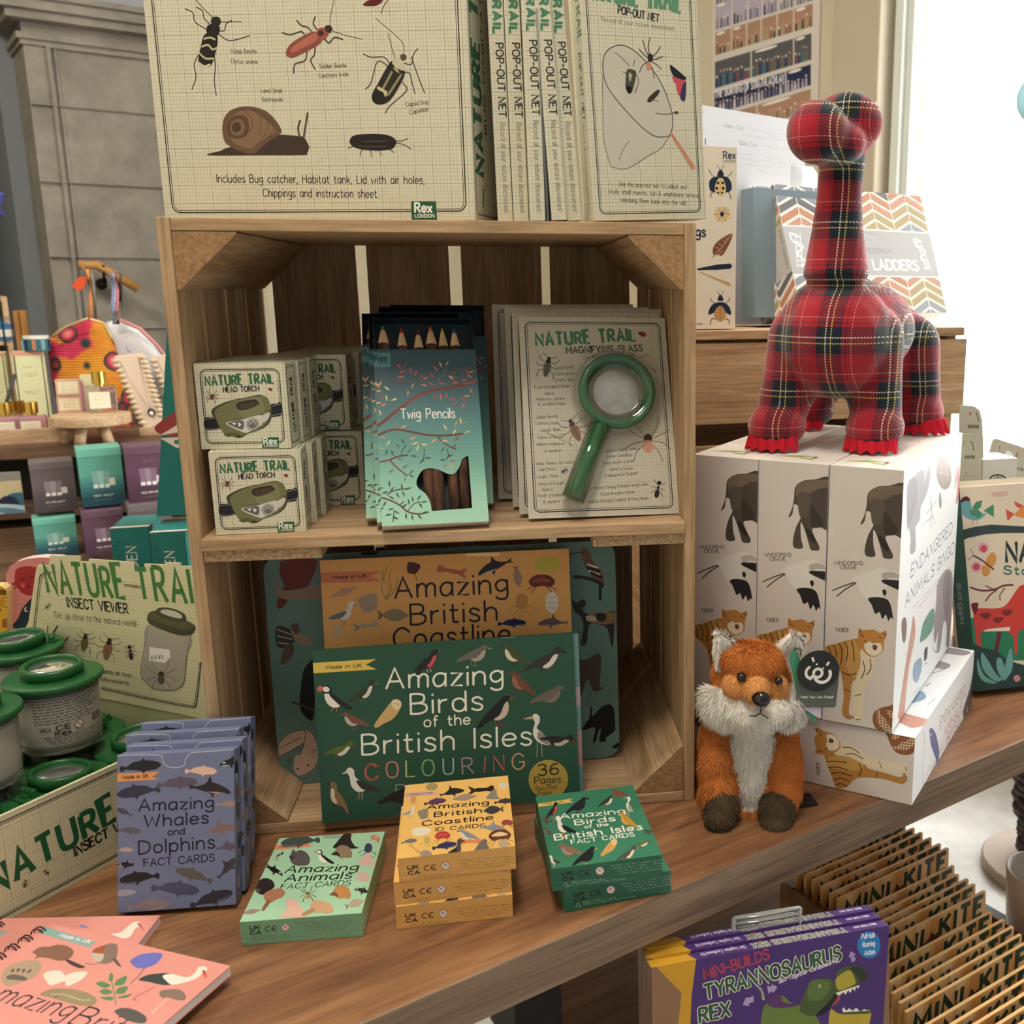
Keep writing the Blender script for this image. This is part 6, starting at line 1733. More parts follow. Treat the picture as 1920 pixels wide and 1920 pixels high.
def viewer(first, loc, rz, label):
    G_ = 'green insect viewers in the display tray'
    if first: return place(first, loc, (0, 0, rz), label, 'insect viewer', G_)
    v = empty('insect_viewer', loc, (0, 0, rz)); tag(v, label, 'insect viewer', G_)
    m = MB(); m.lathe([(0, 0), (.0365, 0), (.0385, .003), (.0405, .068), (.0395, .068), (.0372, .004), (0, .0018)], 40); m.build('jar', GRJ, v)
    m = MB(); R = .0392; n = 40
    pts = lambda z, r: [(r*math.cos(2*math.pi*i/n), r*math.sin(2*math.pi*i/n), z) for i in range(n)]
    vs = pts(.008, .0382)+pts(.062, .0400); m.mesh(vs, [(i, (i+1) % n, (i+1) % n+n, i+n) for i in range(n)], '#c3c0b4', sm=True)
    def arcs(z, a0, a1, w_, col, r=None):
        r = r or (.0384+(z-.008)*.0333+.00035); k = max(3, int(abs(a1-a0)/6)); q = [math.radians(a0+(a1-a0)*i/k) for i in range(k+1)]
        m.mesh([(r*math.cos(t), r*math.sin(t), z-w_/2) for t in q]+[(r*math.cos(t), r*math.sin(t), z+w_/2) for t in q], [(i, i+1, i+k+2, i+k+1) for i in range(k)], col)
    for z_ in (.0095, .0605): arcs(z_, 0, 360, .0007, '#2a2822')
    rnd = random.Random(4)
    for i in range(8):
        a = 212
        while a < 300-(i % 3)*9: b_ = a+rnd.uniform(3, 11); arcs(.0575-i*.0031, a, b_, .0009, '#55534a'); a = b_+2.2
    for i in range(4):
        a = 222+i*3
        while a < 318: b_ = a+rnd.uniform(3, 11); arcs(.0205-i*.0026, a, b_, .0008, '#55534a'); a = b_+2.2
    def wrap(t, a0, a1, z, h, wd, col):
        """lettering wrapped round the jar"""
        tmp = MB(); q = Face(tmp, (0, 0, 0), (1, 0, 0), (0, 0, 1), 1, 1); q.text(t, (.1, .1), (.1+math.radians(a1-a0)*.0392, .1), h, wd, col)
        vs = []
        for x, y, zz in tmp.v: an = math.radians(a0)+(x-.1)/.0392; rr = .0388+(z+zz-.1-.008)*.0333+.0004; vs.append((rr*math.cos(an), rr*math.sin(an), z+zz-.1))
        m.mesh(vs, tmp.f, col)
    wrap('CE', 240, 258, .0275, .0052, .001, '#22221e'); wrap('Rex', 238, 258, .0222, .0042, .0009, '#22221e'); wrap('UKCA', 219, 233, .0275, .004, .0006, '#55534a')
    for i in range(15): a = 293+i*1.45; arcs(.030, a, a+(.5, .9, .6)[i % 3], .0085, '#33322e')
    rr = .0397
    for c_, r_, k_ in (('#a04a48', .0046, .0002), ('#c9c4b8', .0038, .0003)):
        m.mesh([((rr+k_)*math.cos(math.radians(270)+r_*math.cos(t)/rr), (rr+k_)*math.sin(math.radians(270)+r_*math.cos(t)/rr), .0295+r_*math.sin(t)) for t in [math.pi*i/9 for i in range(18)]], [tuple(range(18))], c_)
    m.mesh([((rr+.0004)*math.cos(math.radians(270)+x/rr), (rr+.0004)*math.sin(math.radians(270)+x/rr), .0295+z) for x, z in ((-.0034, .003), (-.0028, .0036), (.0034, -.003), (.0028, -.0036))], [(0, 1, 2, 3)], '#a04a48')
    m.build('printed_label', mat('paper_label', rough=.6, attr=True), v)
    m = MB(); m.lathe([(.0410, .0665), (.0452, .0675), (.0462, .0695), (.0462, .0725), (.0450, .0742), (.0262, .0752), (.0262, .0720), (.0410, .0700), (.0410, .0665)], 48, '#1f5a2e')
    for a in (20, 140, 260): m.ball((.037*math.cos(math.radians(a)), .037*math.sin(math.radians(a)), .0748), (.0016, .0016, .0006), nu=8, nv=6)
    lid = m.build('lid', GRN, v, bevel=.0004)
    m = MB(); T_ = Matrix.Translation((0, 0, .0753)) @ Matrix.Rotation(math.radians(3), 4, 'X')
    m.lathe([(.0232, 0), (.0285, -.001), (.0285, .0095), (.0272, .0112), (.0245, .0112), (.0232, .009), (.0232, 0)], 44, M=T_); rg = m.build('lens_ring', GRN, lid)
    m = MB(); m.lathe([(0, .0085), (.012, .0080), (.0233, .0065), (.0233, .0052), (.012, .0045), (0, .0042)], 36, M=T_); m.build('lens', mat('lens_plastic_viewer', '#ffffff', .04, trans=.92, ior=1.3), rg)
    m = MB()
    for dx in (-.006, .0, .006): m.tube([(dx-.0022, .0335, .0785), (dx+.0022, .0335, .0785)], .0034, 12)
    m.box((-.009, .0300, .0745), (.009, .0375, .0775)); m.box((-.004, .036, .0740), (.004, .0415, .0765)); m.build('hinge', GRN, lid, bevel=.0004)
    m = MB(); m.lathe([(0, .0705), (.0262, .0705)], 30); m.build('inner_disc', mat('pale_disc', '#b5b1a8', .4), v)
    return v
TP_ = lambda x, y, z: TRM @ Vector((x, y, z))
v0 = viewer(None, TP_(-.093, .113, .0925), -1.05+1.9, 'green-lidded insect viewer on top, its printed jar facing front')
viewer(v0, TP_(-.188, .100, .0925), 2.6, 'green-lidded insect viewer on top, cut by the left edge of the photo')
viewer(v0, TP_(-.052, .232, .0925), -1.2, 'green-lidded insect viewer on top, behind the printed jar at the left')
gl_ = ((-.133, .060, 2.6, 'insect viewer sunk in the tray just in front of the printed jar'), (-.040, .062, -.6, 'insect viewer sunk in the tray beside the blue grey card packs'), (-.226, .060, 2.2, 'insect viewer sunk in the tray at the lower left corner'), (-.318, .060, 1.2, 'insect viewer sunk in the tray, out of frame at the near end'),
       (-.048, .153, -.5, 'insect viewer sunk in the tray under the printed jar, by the header'), (-.138, .150, 1.5, 'insect viewer sunk in the tray between the two upper jars'), (-.230, .150, 1.5, 'insect viewer sunk in the tray under the leftmost upper jar'), (-.048, .244, .2, 'insect viewer sunk in the tray under the rear upper jar'), (-.138, .242, .2, 'insect viewer sunk in the tray at the far left wall'))
for x, y, r_, lb in gl_: viewer(v0, TP_(x, y, .0035), r_, lb)
# ================================================================== spiral notebooks, bottom left
PKC = '#e59a90'
def notebook(A_, B_, z, th, label, art, long=.30):
    a = onz(*A_, z+th); b = onz(*B_, z+th); a.z = b.z = z; ex = (b-a); W_ = ex.length; ang = math.atan2(ex.y, ex.x)
    root = empty('spiral_notebook', a, (0, 0, ang)); tag(root, label, 'notebook', 'pink spiral notebooks'); M = xf(a, (0, 0, ang))
    m = MB(); m.box((.004, -long, .001), (W_-.0006, -.0006, th-.0012), '#e9e6e4'); m.build('pages', CARD, root)
    m = MB(); m.box((0, -long, th-.001), (W_, 0, th), PKC); m.box((0, -long, 0), (W_, 0, .001), PKC)
    f = Face(m, (0, -long, th), (1, 0, 0), (0, 1, 0), W_, long, M); art(f); m.build('cover', CARD, root)
    m = MB(); k = int(long/.0125)
    for i in range(k):
        y = -.010-i*.0125
        for q in (0, .0032):
            c = [(.0055+.0075*math.cos(t)-.004, y-q+.0009*math.sin(t), th*.5+(.0068)*math.sin(t)) for t in [math.radians(d) for d in range(-100, 201, 25)]]
            m.tube(c, .0006, 6, cap=True)
    m.build('wire_binding', mat('dark_wire', '#2a2626', .3, .8), root)
    return root
def nb1(f):
    f.art('''G 8fb0ac 310,1180 725,1305 680,1322 690,1352 300,1240
T eef0ea .8 3.6 440,1262 665,1315 Made in UK
P 8a6450 245,1380 300,1345 370,1340 430,1325 500,1335 550,1370 540,1410 500,1440 430,1445 380,1430 300,1420 262,1430 275,1405
P 4a3a34 490,1440 520,1440 600,1475 640,1490 600,1502 530,1475
P 8a7468 690,1380 720,1350 780,1330 830,1315 880,1330 880,1400 860,1440 800,1470 740,1460 700,1430
P a9583c 700,1370 740,1345 790,1330 780,1370 740,1400
P c9b8aa 690,1390 735,1390 780,1400 760,1450 720,1450 695,1425
P 6a5a54 840,1430 870,1430 910,1492 880,1480
L 8a6a5c .7 770,1455 700,1475 640,1465
P b59c84 10,1545 60,1490 150,1455 260,1440 310,1470 300,1520 240,1580 150,1610 60,1640 15,1600
P 6a5e58 45,1570 80,1550 150,1555 200,1575 190,1595 110,1590 60,1585
P 6a5e58 80,1520 100,1505 110,1515 90,1535
P 6a5e58 125,1510 145,1500 150,1515 130,1535
P 6a5e58 165,1515 185,1505 190,1520 168,1538
P 6a5e58 200,1530 225,1510 240,1515 215,1540
P e6e0d2 330,1540 400,1520 460,1525 490,1555 560,1530 655,1530 620,1580 570,1610 500,1635 485,1600 440,1615 380,1630 340,1590
P 6d72c4 975,1450 1010,1420 1050,1400 1110,1390 1170,1385 1220,1400 1190,1450 1150,1480 1090,1500 1030,1500 1000,1480
L 8a6a5c 1 1085,1500 1040,1560 975,1620
P 5f8a5c 830,1535 850,1560 840,1600 815,1590
P 5f8a5c 720,1620 760,1600 830,1630 780,1650
P 5f8a5c 745,1680 790,1655 845,1680 800,1700
P 5f8a5c 750,1725 800,1715 850,1720 830,1745
P 5f8a5c 950,1560 930,1620 860,1630 880,1590
P 5f8a5c 960,1640 930,1690 870,1690 890,1650
P 5f8a5c 990,1695 940,1725 880,1720
L 5f8a5c .7 835,1590 855,1680 870,1780
P 3f4640 1040,1590 1100,1555 1200,1540 1280,1545 1300,1590 1280,1625 1200,1625 1120,1605
P ece6da 1220,1560 1290,1545 1400,1570 1460,1540 1490,1495 1540,1490 1555,1515 1520,1540 1470,1580 1380,1610 1290,1625 1250,1600
P c9504a 1515,1525 1540,1520 1545,1580
L c9605a 1.2 1165,1640 1090,1680 1005,1725 1025,1745
P 8a7468 1195,1685 1230,1665 1340,1660 1390,1700 1385,1740 1320,1740 1260,1720 1215,1725
S ddc9a4 1.6 1245,1740 1140,1840
P 9a8c6c 300,1700 380,1660 480,1655 600,1670 700,1710 725,1750 680,1785 600,1780 480,1750 380,1720
L c9bc94 1 380,1700 480,1700 600,1740 680,1740
P 5a5654 860,1820 920,1800 1000,1810 1090,1860 1095,1905 1040,1915 950,1890 880,1850
T 3a2c3a 1.5 19 -60,1740 480,1880 mazing
T 3a2c3a 1.5 19 510,1915 860,2010 Brit''', 0, 1440, 4.0)
def nb2(f):
    f.art('''P ece4d8 835,1245 900,1235 950,1195 1000,1160 1045,1155 1050,1180 1010,1210 980,1260 930,1280 880,1265
P c9605a 1030,1170 1050,1165 1082,1220 1060,1200
P 8a8ac4 585,1180 620,1178 665,1195 620,1198
G 8fb0ac -40,1220 70,1222 30,1245 -40,1275''', 0, 1440, 4.0)
notebook((4, 1722), (301, 1716), .0, .0075, 'pink spiral notebook underneath, its top edge and a white bird showing', nb2)
notebook((92, 1731), (432.5, 1811), .0079, .0085, 'pink spiral notebook on top with a stork, beaver and blue flower on its cover', nb1)
# ================================================================== middle distance on the left
def wloc(x0, x1, yb, yt, Y, yaw):
    """a standing box whose front bottom-left is seen at (x0, yb) on the plane Y: returns location, width, height"""
    A = at(x0, yb, Y); r = ray(x1, yb); c, s = math.cos(yaw), math.sin(yaw)
    # CP + r t = A + (c, s) q
    det = r.x*(-s)-(-c)*r.y; dx, dy = A.x-CP.x, A.y-CP.y
    t = (dx*(-s)-(-c)*dy)/det; q = (r.x*dy-r.y*dx)/det
    return A, abs(q), at(x0, yt, Y).z-A.z
GY = .40
DZ = at(200, 842, 2.0).z
dp = empty('display_plinth', at(-60, 842, 1.98), (0, 0, .18)); tag(dp, 'dark wood slatted display plinth on the left carrying gifts and jewellery', 'display stand'); dpz = dp.location.z
WD = mat('brown_plinth_wood', rough=.55, nodes=wood('#4c382a', '#6b503c', '#84664c', (2, 20, 20)))
for z0, z1, nm in ((-.035, 0, 'top_board'), (-.20, -.165, 'shelf_board'), (-.27, -.225, 'front_board'), (-.36, -.30, 'front_board'), (dpz*-1-.9 if 0 else -1.0, -.40, 'base_panel')):
    m = MB(); m.box((-.6, 0, z0), (1.45, .8, z1)); m.build(nm, WD, dp, bevel=.002)
m = MB(); m.box((-.58, .10, -.40), (1.43, .78, -.035)); m.build('gap_shade_block', mat('gap_shade_black', '#15130f', .9), dp)  # near-black filler behind the boards: shade of the open gaps put into colour
CH = mat('gift_box_card', rough=.5, attr=True)
def gift(x0, x1, yb, yt, Y, kind, label):
    loc, w_, h_ = wloc(x0, x1, yb, yt, Y, GY); d_ = w_*.8
    lidc, c1, c2, txt = {'grey': ('#6a6062', '#62585b', '#4a4246', 'STARLIGHT'), 'teal': ('#6cb2a2', '#5ba295', '#1f4a58', 'SEA KELP'), 'plum': ('#644a5c', '#5e4054', '#4a3042', 'WILD HEATHER')}[kind]
    root = empty('gift_box', loc, (0, 0, GY)); tag(root, label, 'gift box', 'boxed gift sets stacked on the left')
    m = MB(); n = 10
    mixh = lambda a, b, t: '#'+''.join('%02x' % round(int(a[i:i+2], 16)*(1-t)+int(b[i:i+2], 16)*t) for i in (1, 3, 5))
    hb = h_*.84
    for i in range(n):
        z0, z1 = hb*i/n, hb*(i+1)/n; t = 1-i/(n-1); t = max(0, min(1, (t-.35)/.5)); c = mixh(c1, c2, t)
        m.poly([(0, 0, z0), (w_, 0, z0), (w_, 0, z1), (0, 0, z1)], c); m.poly([(w_, 0, z0), (w_, d_, z0), (w_, d_, z1), (w_, 0, z1)], c); m.poly([(0, d_, z0), (0, 0, z0), (0, 0, z1), (0, d_, z1)], c)
    m.poly([(0, d_, 0), (w_, d_, 0), (w_, 0, 0), (0, 0, 0)], c2)
    f = front(m, w_, hb); u = w_/.13
    f.text('BOX SET' if 0 else txt, (w_*.28, hb*.20), (w_*.72, hb*.20), .006*u, .0013*u, '#cfd2d0'); f.art('Z a9a4a4 %g %g %g,%g %g,%g' % (.5*u, 2*u, w_*260, hb*120, w_*740, hb*120), loc=True); f.art('Z 8c7c6c %g %g %g,%g %g,%g' % (.9*u, 4*u, w_*380, hb*860, w_*660, hb*860), loc=True)
    for i, c in enumerate((mixh(c1, '#cfc0d8', .35), mixh(c1, '#ffffff', .35), mixh(c1, '#cfc0d8', .3))):
        x = w_*(.30+.13*i); f.add([(x, hb*.42), (x+w_*.11, hb*.42), (x+w_*.13, hb*.72), (x-w_*.02, hb*.72)], c); f.add([(x, hb*.37), (x+w_*.10, hb*.37), (x+w_*.10, hb*.44), (x, hb*.44)], '#e4e4e4')
    f.add([(w_*.66, hb*.41), (w_*.80, hb*.41), (w_*.80, hb*.56), (w_*.66, hb*.56)], '#cfc7cb' if kind != 'teal' else '#cfd6bc')
    m.build('body', CH, root)
    m = MB(); e = w_*.012; m.box((-e, -e, hb), (w_+e, d_+e, h_), lidc); m.build('lid', CH, root, bevel=.002); return root
gift(70, 150, 1047, 975, 1.80, 'teal', 'teal gift box in the lower row, nearest the left')
gift(162, 240, 1045, 960, 1.80, 'plum', 'plum gift box in the lower row, second from the left')
gift(250, 330, 1045, 948, 1.80, 'grey', 'grey gift box in the lower row, half hidden behind the teal display box')
gift(66, 148, 962, 868, 1.83, 'grey', 'dark grey gift box in the upper row at left')
gift(156, 238, 952, 842, 1.83, 'teal', 'teal gift box in the upper row, fading to dark blue')
gift(244, 326, 946, 838, 1.83, 'plum', 'plum gift box in the upper row at right')
gb = wloc(20, 330, 1150, 1048, 1.80, GY)
m = MB(); m.box((-.12, -.03, 0), (gb[1]+.1, .24, gb[2]-.004)); tag(m.build('low_stool', WD, loc=gb[0], rot=(0, 0, GY)), 'dark wooden step under the stacked gift boxes', 'stand')
# picture card on the shelf
l, w_, h_ = wloc(-30, 48, 966, 888, 1.93, .18)
m = MB(); m.box((0, 0, 0), (w_, .004, h_), '#cfc3ae'); f = front(m, w_, h_, xf(l, (0, 0, .18)))
f.art('''P 8f8a86 -100,100 210,120 200,200 -100,210
P cfc19a -100,220 225,190 230,320 -100,330
P 3f6a86 60,320 140,290 220,300 235,380 120,400
P 1f2a4a -20,370 40,320 120,330 170,400 60,410 -20,420
P b9cdd6 -100,400 120,390 240,420 300,490 -100,500
P 5f8aa0 -60,430 100,420 260,460 100,480''', 0, 860, 4.55)
tag(m.build('art_card', CARD, loc=l, rot=(.0, 0, .18)), 'printed card with a blue harbour scene on the dark shelf at far left', 'card')
# tray with scent bottles, tall boxes
PW = mat('pale_pine', rough=.6, nodes=wood('#b49270', '#cbab88', '#dcc09c', (4, 50, 50)))
TY0 = 2.02; l, w_, h_ = wloc(-70, 118, 842, 803, TY0, .30); h_ = .045
tw_ = empty('wooden_tray', l, (0, 0, .30)); tag(tw_, 'shallow pale wooden tray holding pink scent bottles', 'tray'); 
for a, b, nm in (((0, 0, 0), (w_, .012, h_), 'side'), ((0, .24, 0), (w_, .252, h_), 'side'), ((0, .012, 0), (.012, .24, h_), 'end'), ((w_-.012, .012, 0), (w_, .24, h_), 'end'), ((.012, .012, 0), (w_-.012, .24, .008), 'base')):
    m = MB(); m.box(a, b); m.build(nm, PW, tw_, bevel=.001)
PINK = mat('pink_glass', '#e7b4c4', .08, trans=.6, ior=1.4); GOLD = mat('gold_cap', '#d6b35a', .22, 1)
def bottle(loc, s, label, first=None):
    if first: return place(first, loc, (0, 0, .3), label, 'scent bottle', 'pink scent bottles with gold caps')
    b = empty('scent_bottle', loc, (0, 0, .3)); tag(b, label, 'scent bottle', 'pink scent bottles with gold caps')
    m = MB(); m.box((-.027*s, -.018*s, 0), (.027*s, .018*s, .050*s)); m.build('glass', PINK, b, bevel=.006*s)
    m = MB(); m.box((-.020*s, -.0186*s, .008*s), (.016*s, -.0182*s, .040*s), '#e9e2cc'); f = Face(m, (-.020*s, -.0186*s, .008*s), (1, 0, 0), (0, 0, 1), .036*s, .032*s)
    for i in range(3): f.art('Z 8a8474 .6 3 %g,%g %g,%g' % (8*s, (8+8*i)*s, 28*s, (8+8*i)*s), loc=True)
    m.build('label', CARD, b)
    m = MB(); m.lathe([(0, .050*s), (.009*s, .050*s), (.009*s, .055*s), (.013*s, .055*s), (.013*s, .078*s), (0, .078*s)], 20, sm=False); m.build('cap', GOLD, b); return b
bz_ = l.z+.0082
pb = [at(x, 812, y) for x, y in ((15, 2.12), (40, 2.17), (64, 2.13))]
b0_ = bottle(Vector((pb[0].x, pb[0].y, bz_)), 1.35, 'pink scent bottle with a gold cap, leftmost in the tray')
for p, lb in zip(pb[1:], ('pink scent bottle with a gold cap, middle and rearmost in the tray', 'pink scent bottle with a gold cap, right one in the tray')): bottle(Vector((p.x, p.y, bz_)), 1, lb, b0_)
def tallbox(x0, x1, yt, Y, label):
    A = at(x0, 800, Y); A.z = dpz; _, w_, _ = wloc(x0, x1, 800, yt, Y, .30); h_ = at(x0, yt, Y).z-dpz
    m = MB(); m.box((0, 0, 0), (w_, .07, h_), '#d6d8ae'); f = front(m, w_, h_)
    f.stroke([(.006, .006), (w_-.006, .006), (w_-.006, h_-.006), (.006, h_-.006), (.006, .006)], .0025, '#4a4a3a'); f.add([(0, h_-.012), (w_, h_-.012), (w_, h_), (0, h_)], '#cf9a84')
    for i, (z, wd) in enumerate(((.80, .4), (.72, .5), (.69, .5), (.5, .6), (.47, .4))): f.art('Z 7c7c64 .9 4 %g,%g %g,%g' % (w_*500*(1-wd), h_*z*1000, w_*500*(1+wd), h_*z*1000), loc=True)
    return tag(m.build('tall_carton', CARD, loc=A, rot=(0, 0, .30), bevel=.001), label, 'box', 'tall pale green cartons')
tallbox(-25, 27, 662, 2.34, 'tall pale green carton with a dark border, cut by the left edge'); tallbox(39, 99, 660, 2.32, 'tall pale green carton with a dark border, right of its twin')
# incense wand
m = MB(); m.tube([at(10, 762, 2.16), at(28, 702, 2.22)], .005, 8, '#4a4a4e'); tag(m.build('incense_stick', MATT), 'dark grey stick leaning against the left green carton', 'stick')
# round stool with small gifts
sc_ = at(170, 776, 2.08); zt_ = sc_.z
st_ = empty('cake_stand', (sc_.x, sc_.y, dpz)); tag(st_, 'small round pale wooden stool with splayed legs used as a riser', 'stand'); hz = zt_-dpz
m = MB(); m.lathe([(0, hz-.03), (.094, hz-.03), (.100, hz-.026), (.100, hz-.004), (.097, hz), (0, hz)], 40, sm=False); m.build('round_top', PW, st_)
for a in (205, 262, 320, 85): a = math.radians(a); m = MB(); m.tube([(.052*math.cos(a), .052*math.sin(a), hz-.03), (.074*math.cos(a), .074*math.sin(a), .0)], .014, 14); m.build('leg', PW, st_)
for i, (x, y, dz) in enumerate(((131, 765, 0), (129, 742, .047))):
    A = at(x, y, 2.12); m = MB(); m.box((-.03, 0, 0), (.03, .035, .045), '#cfa896'); m.box((-.025, -.001, .006), (.025, 0, .039), '#e2d8bc'); f = Face(m, (-.025, -.001, .006), (1, 0, 0), (0, 0, 1), .05, .033)
    for j in range(3): f.art('Z 8a7a6c .7 3 10,%d 40,%d' % (8+9*j, 8+9*j), loc=True)
    tag(m.build('soap_box', CARD, loc=(A.x, A.y, zt_+.0005+dz), rot=(0, 0, .25)), ['small pink soap box, lower of the two on the round stool', 'small pink soap box, upper of the two on the round stool'][i], 'box', 'soap boxes on the stool')
A = at(192, 765, 2.13); bb = bottle(Vector((A.x, A.y, zt_+.0005)), 1.45, 'taller clear scent bottle with a gold cap on the round stool'); del bb['group']; bb['label'] = 'taller clear scent bottle with a gold cap on the round stool'
for ch in bb.children:
    if ch.name.startswith('glass'): ch.data.materials[0] = mat('clear_glass', '#f0e6e0', .05, trans=.9, ior=1.4)
A = at(172, 763, 2.17); m = MB(); m.box((-.022, 0, 0), (.022, .03, .10), '#d3cfa6'); tag(m.build('slim_carton', CARD, loc=(A.x, A.y, zt_+.0005), rot=(0, 0, .25), bevel=.001), 'slim pale green carton behind the clear bottle', 'box')
A = at(155, 768, 2.155); m = MB(); m.box((-.008, 0, 0), (.008, .02, .085), '#d99ab8'); tag(m.build('slim_carton', CARD, loc=(A.x, A.y, zt_+.0005), rot=(0, 0, .25), bevel=.001), 'slim glossy pink carton beside the soap boxes', 'box')
# floral toiletry bags
def floral(nt, b):
    tc = nd(nt, 'ShaderNodeTexCoord'); v = nd(nt, 'ShaderNodeTexVoronoi', Scale=12.); nt.links.new(tc.outputs['Object'], v.inputs['Vector'])
    n = nd(nt, 'ShaderNodeTexNoise', Scale=9., Detail=3.); nt.links.new(tc.outputs['Object'], n.inputs['Vector'])
    c1 = ramp(nt, n.outputs[0], [(.36, '#b82a4c'), (.44, '#c8385a'), (.47, '#cf7f26'), (.64, '#d9962f')])
    c2 = ramp(nt, v.outputs['Distance'], [(.0, '#c9502c'), (.10, '#dd8f86'), (.24, '#c22f52'), (.33, '#1f3a34'), (.38, '#1f3a34')])
    k = ramp(nt, v.outputs['Distance'], [(.36, '#ffffff'), (.40, '#000000')])
    mx = nd(nt, 'ShaderNodeMix', data_type='RGBA'); nt.links.new(k, mx.inputs[0]); nt.links.new(c1, mx.inputs[6]); nt.links.new(c2, mx.inputs[7]); nt.links.new(mx.outputs[2], b.inputs['Base Color'])
    w_ = nd(nt, 'ShaderNodeTexWave', Scale=40.); w_.bands_direction = 'Z'; nt.links.new(tc.outputs['Object'], w_.inputs['Vector']); bp = nd(nt, 'ShaderNodeBump', Strength=.5, Distance=.004); nt.links.new(w_.outputs[0], bp.inputs['Height']); nt.links.new(bp.outputs[0], b.inputs['Normal'])
FLO = mat('quilted_floral_fabric', rough=.9, nodes=floral)
def pillow(pts, Y, th, name, mt, label, cat, extra=None):
    F1 = [at(x, y, Y) for x, y in catmull(pts, True, 4)]; c0 = sum(F1, Vector())/len(F1); n = len(F1); m = MB(); vs = []; fs = []
    rings = [(1, 0), (.97, .35), (.85, .7), (.6, .92), (.3, 1.0)]
    for sg in (-1, 1):
        for k, (s, t) in enumerate(rings):
            vs += [c0+(p-c0)*s+Vector((0, sg*th*t, 0)) for p in F1]
    K_ = len(rings)
    for h in (0, 1):
        o = h*K_*n
        for k in range(K_-1):
            for i in range(n):
                j = (i+1) % n; q = (o+k*n+i, o+k*n+j, o+(k+1)*n+j, o+(k+1)*n+i); fs.append(q if h == 0 else q[::-1])
        cap = tuple(o+(K_-1)*n+i for i in range(n)); fs.append(cap if h == 0 else cap[::-1])
    m.mesh([v-c0 for v in vs], fs, sm=True); root = empty(name, c0); tag(root, label, cat); m.build('fabric', mt, root); return root, c0
bg1, c_ = pillow([(92, 650), (95, 632), (120, 612), (150, 605), (170, 597), (195, 605), (215, 650), (238, 730), (248, 790), (240, 815), (180, 832), (130, 830), (110, 760), (98, 700)], 2.42, .05, 'toiletry_bag', FLO, 'quilted orange and pink floral zip bag behind the round stool', 'bag')
m = MB(); m.tube([at(x, y, 2.36)-c_ for x, y in ((98, 632), (125, 612), (165, 597), (195, 606), (215, 645))], .004, 6); m.build('zip', mat('brass_zip', '#cdb98c', .4, .6), bg1)
m = MB(); m.tube([at(x, y, 2.36)-c_ for x, y in ((168, 600), (170, 560), (166, 515), (163, 505))], .005, 6, '#d98a4c'); m.build('strap_loop', MATT, bg1)
m = MB(); q = [at(x, y, 2.36)-c_ for x, y in ((134, 535), (150, 518), (162, 520), (160, 535), (148, 547))]; m.mesh(q+[p+Vector((0, .003, 0)) for p in q], [(0, 1, 2, 3, 4), (9, 8, 7, 6, 5)]+[(i, i+5, (i+1) % 5+5, (i+1) % 5) for i in range(5)], '#d4552f'); m.build('orange_tag', MATT, bg1)
WBAG = mat('white_print_fabric', rough=.8, nodes=speck('#3a4a7a', '#dfe0e4', 30, bump=.1, lo=.33, hi=.40))
bg2, c_ = pillow([(196, 612), (205, 602), (235, 604), (262, 618), (290, 645), (312, 672), (315, 700), (270, 712), (225, 705), (205, 650)], 2.55, .035, 'toiletry_bag', WBAG, 'white printed zip bag with pink edging, right of the floral bag', 'bag')
m = MB(); m.tube([at(x, y, 2.50)-c_ for x, y in ((225, 600), (262, 616), (292, 645), (318, 680))], .006, 6, '#cf8f8c'); m.build('edging', MATT, bg2)
for dx, cc_ in ((0, '#8f9cc4'), (5, '#b7bfdc'), (9, '#d98a90')):
    m = MB(); m.tube([at(x+dx, y, 2.50)-c_ for x, y in ((207, 512), (212, 545), (210, 580), (214, 608))], .004, 6, cc_); m.build('ribbon', MATT, bg2)
def stand(path, label):
    m = MB(); m.tube(path, .0045, 8); o = m.build('hook_stand', mat('steel_rod', '#8d8478', .35, .8)); tag(o, label, 'stand', 'thin hook stands for bags'); return o
stand([at(184, 640, 2.50), at(174, 528, 2.50), at(171, 508, 2.50), at(158, 507, 2.50), at(155, 500, 2.50)], 'thin steel hook stand with an orange tag above the floral bag')
stand([at(236, 690, 2.60), at(226, 515, 2.60), at(222, 510, 2.60), at(212, 513, 2.60)], 'thin steel hook stand holding blue and pink ribbons')
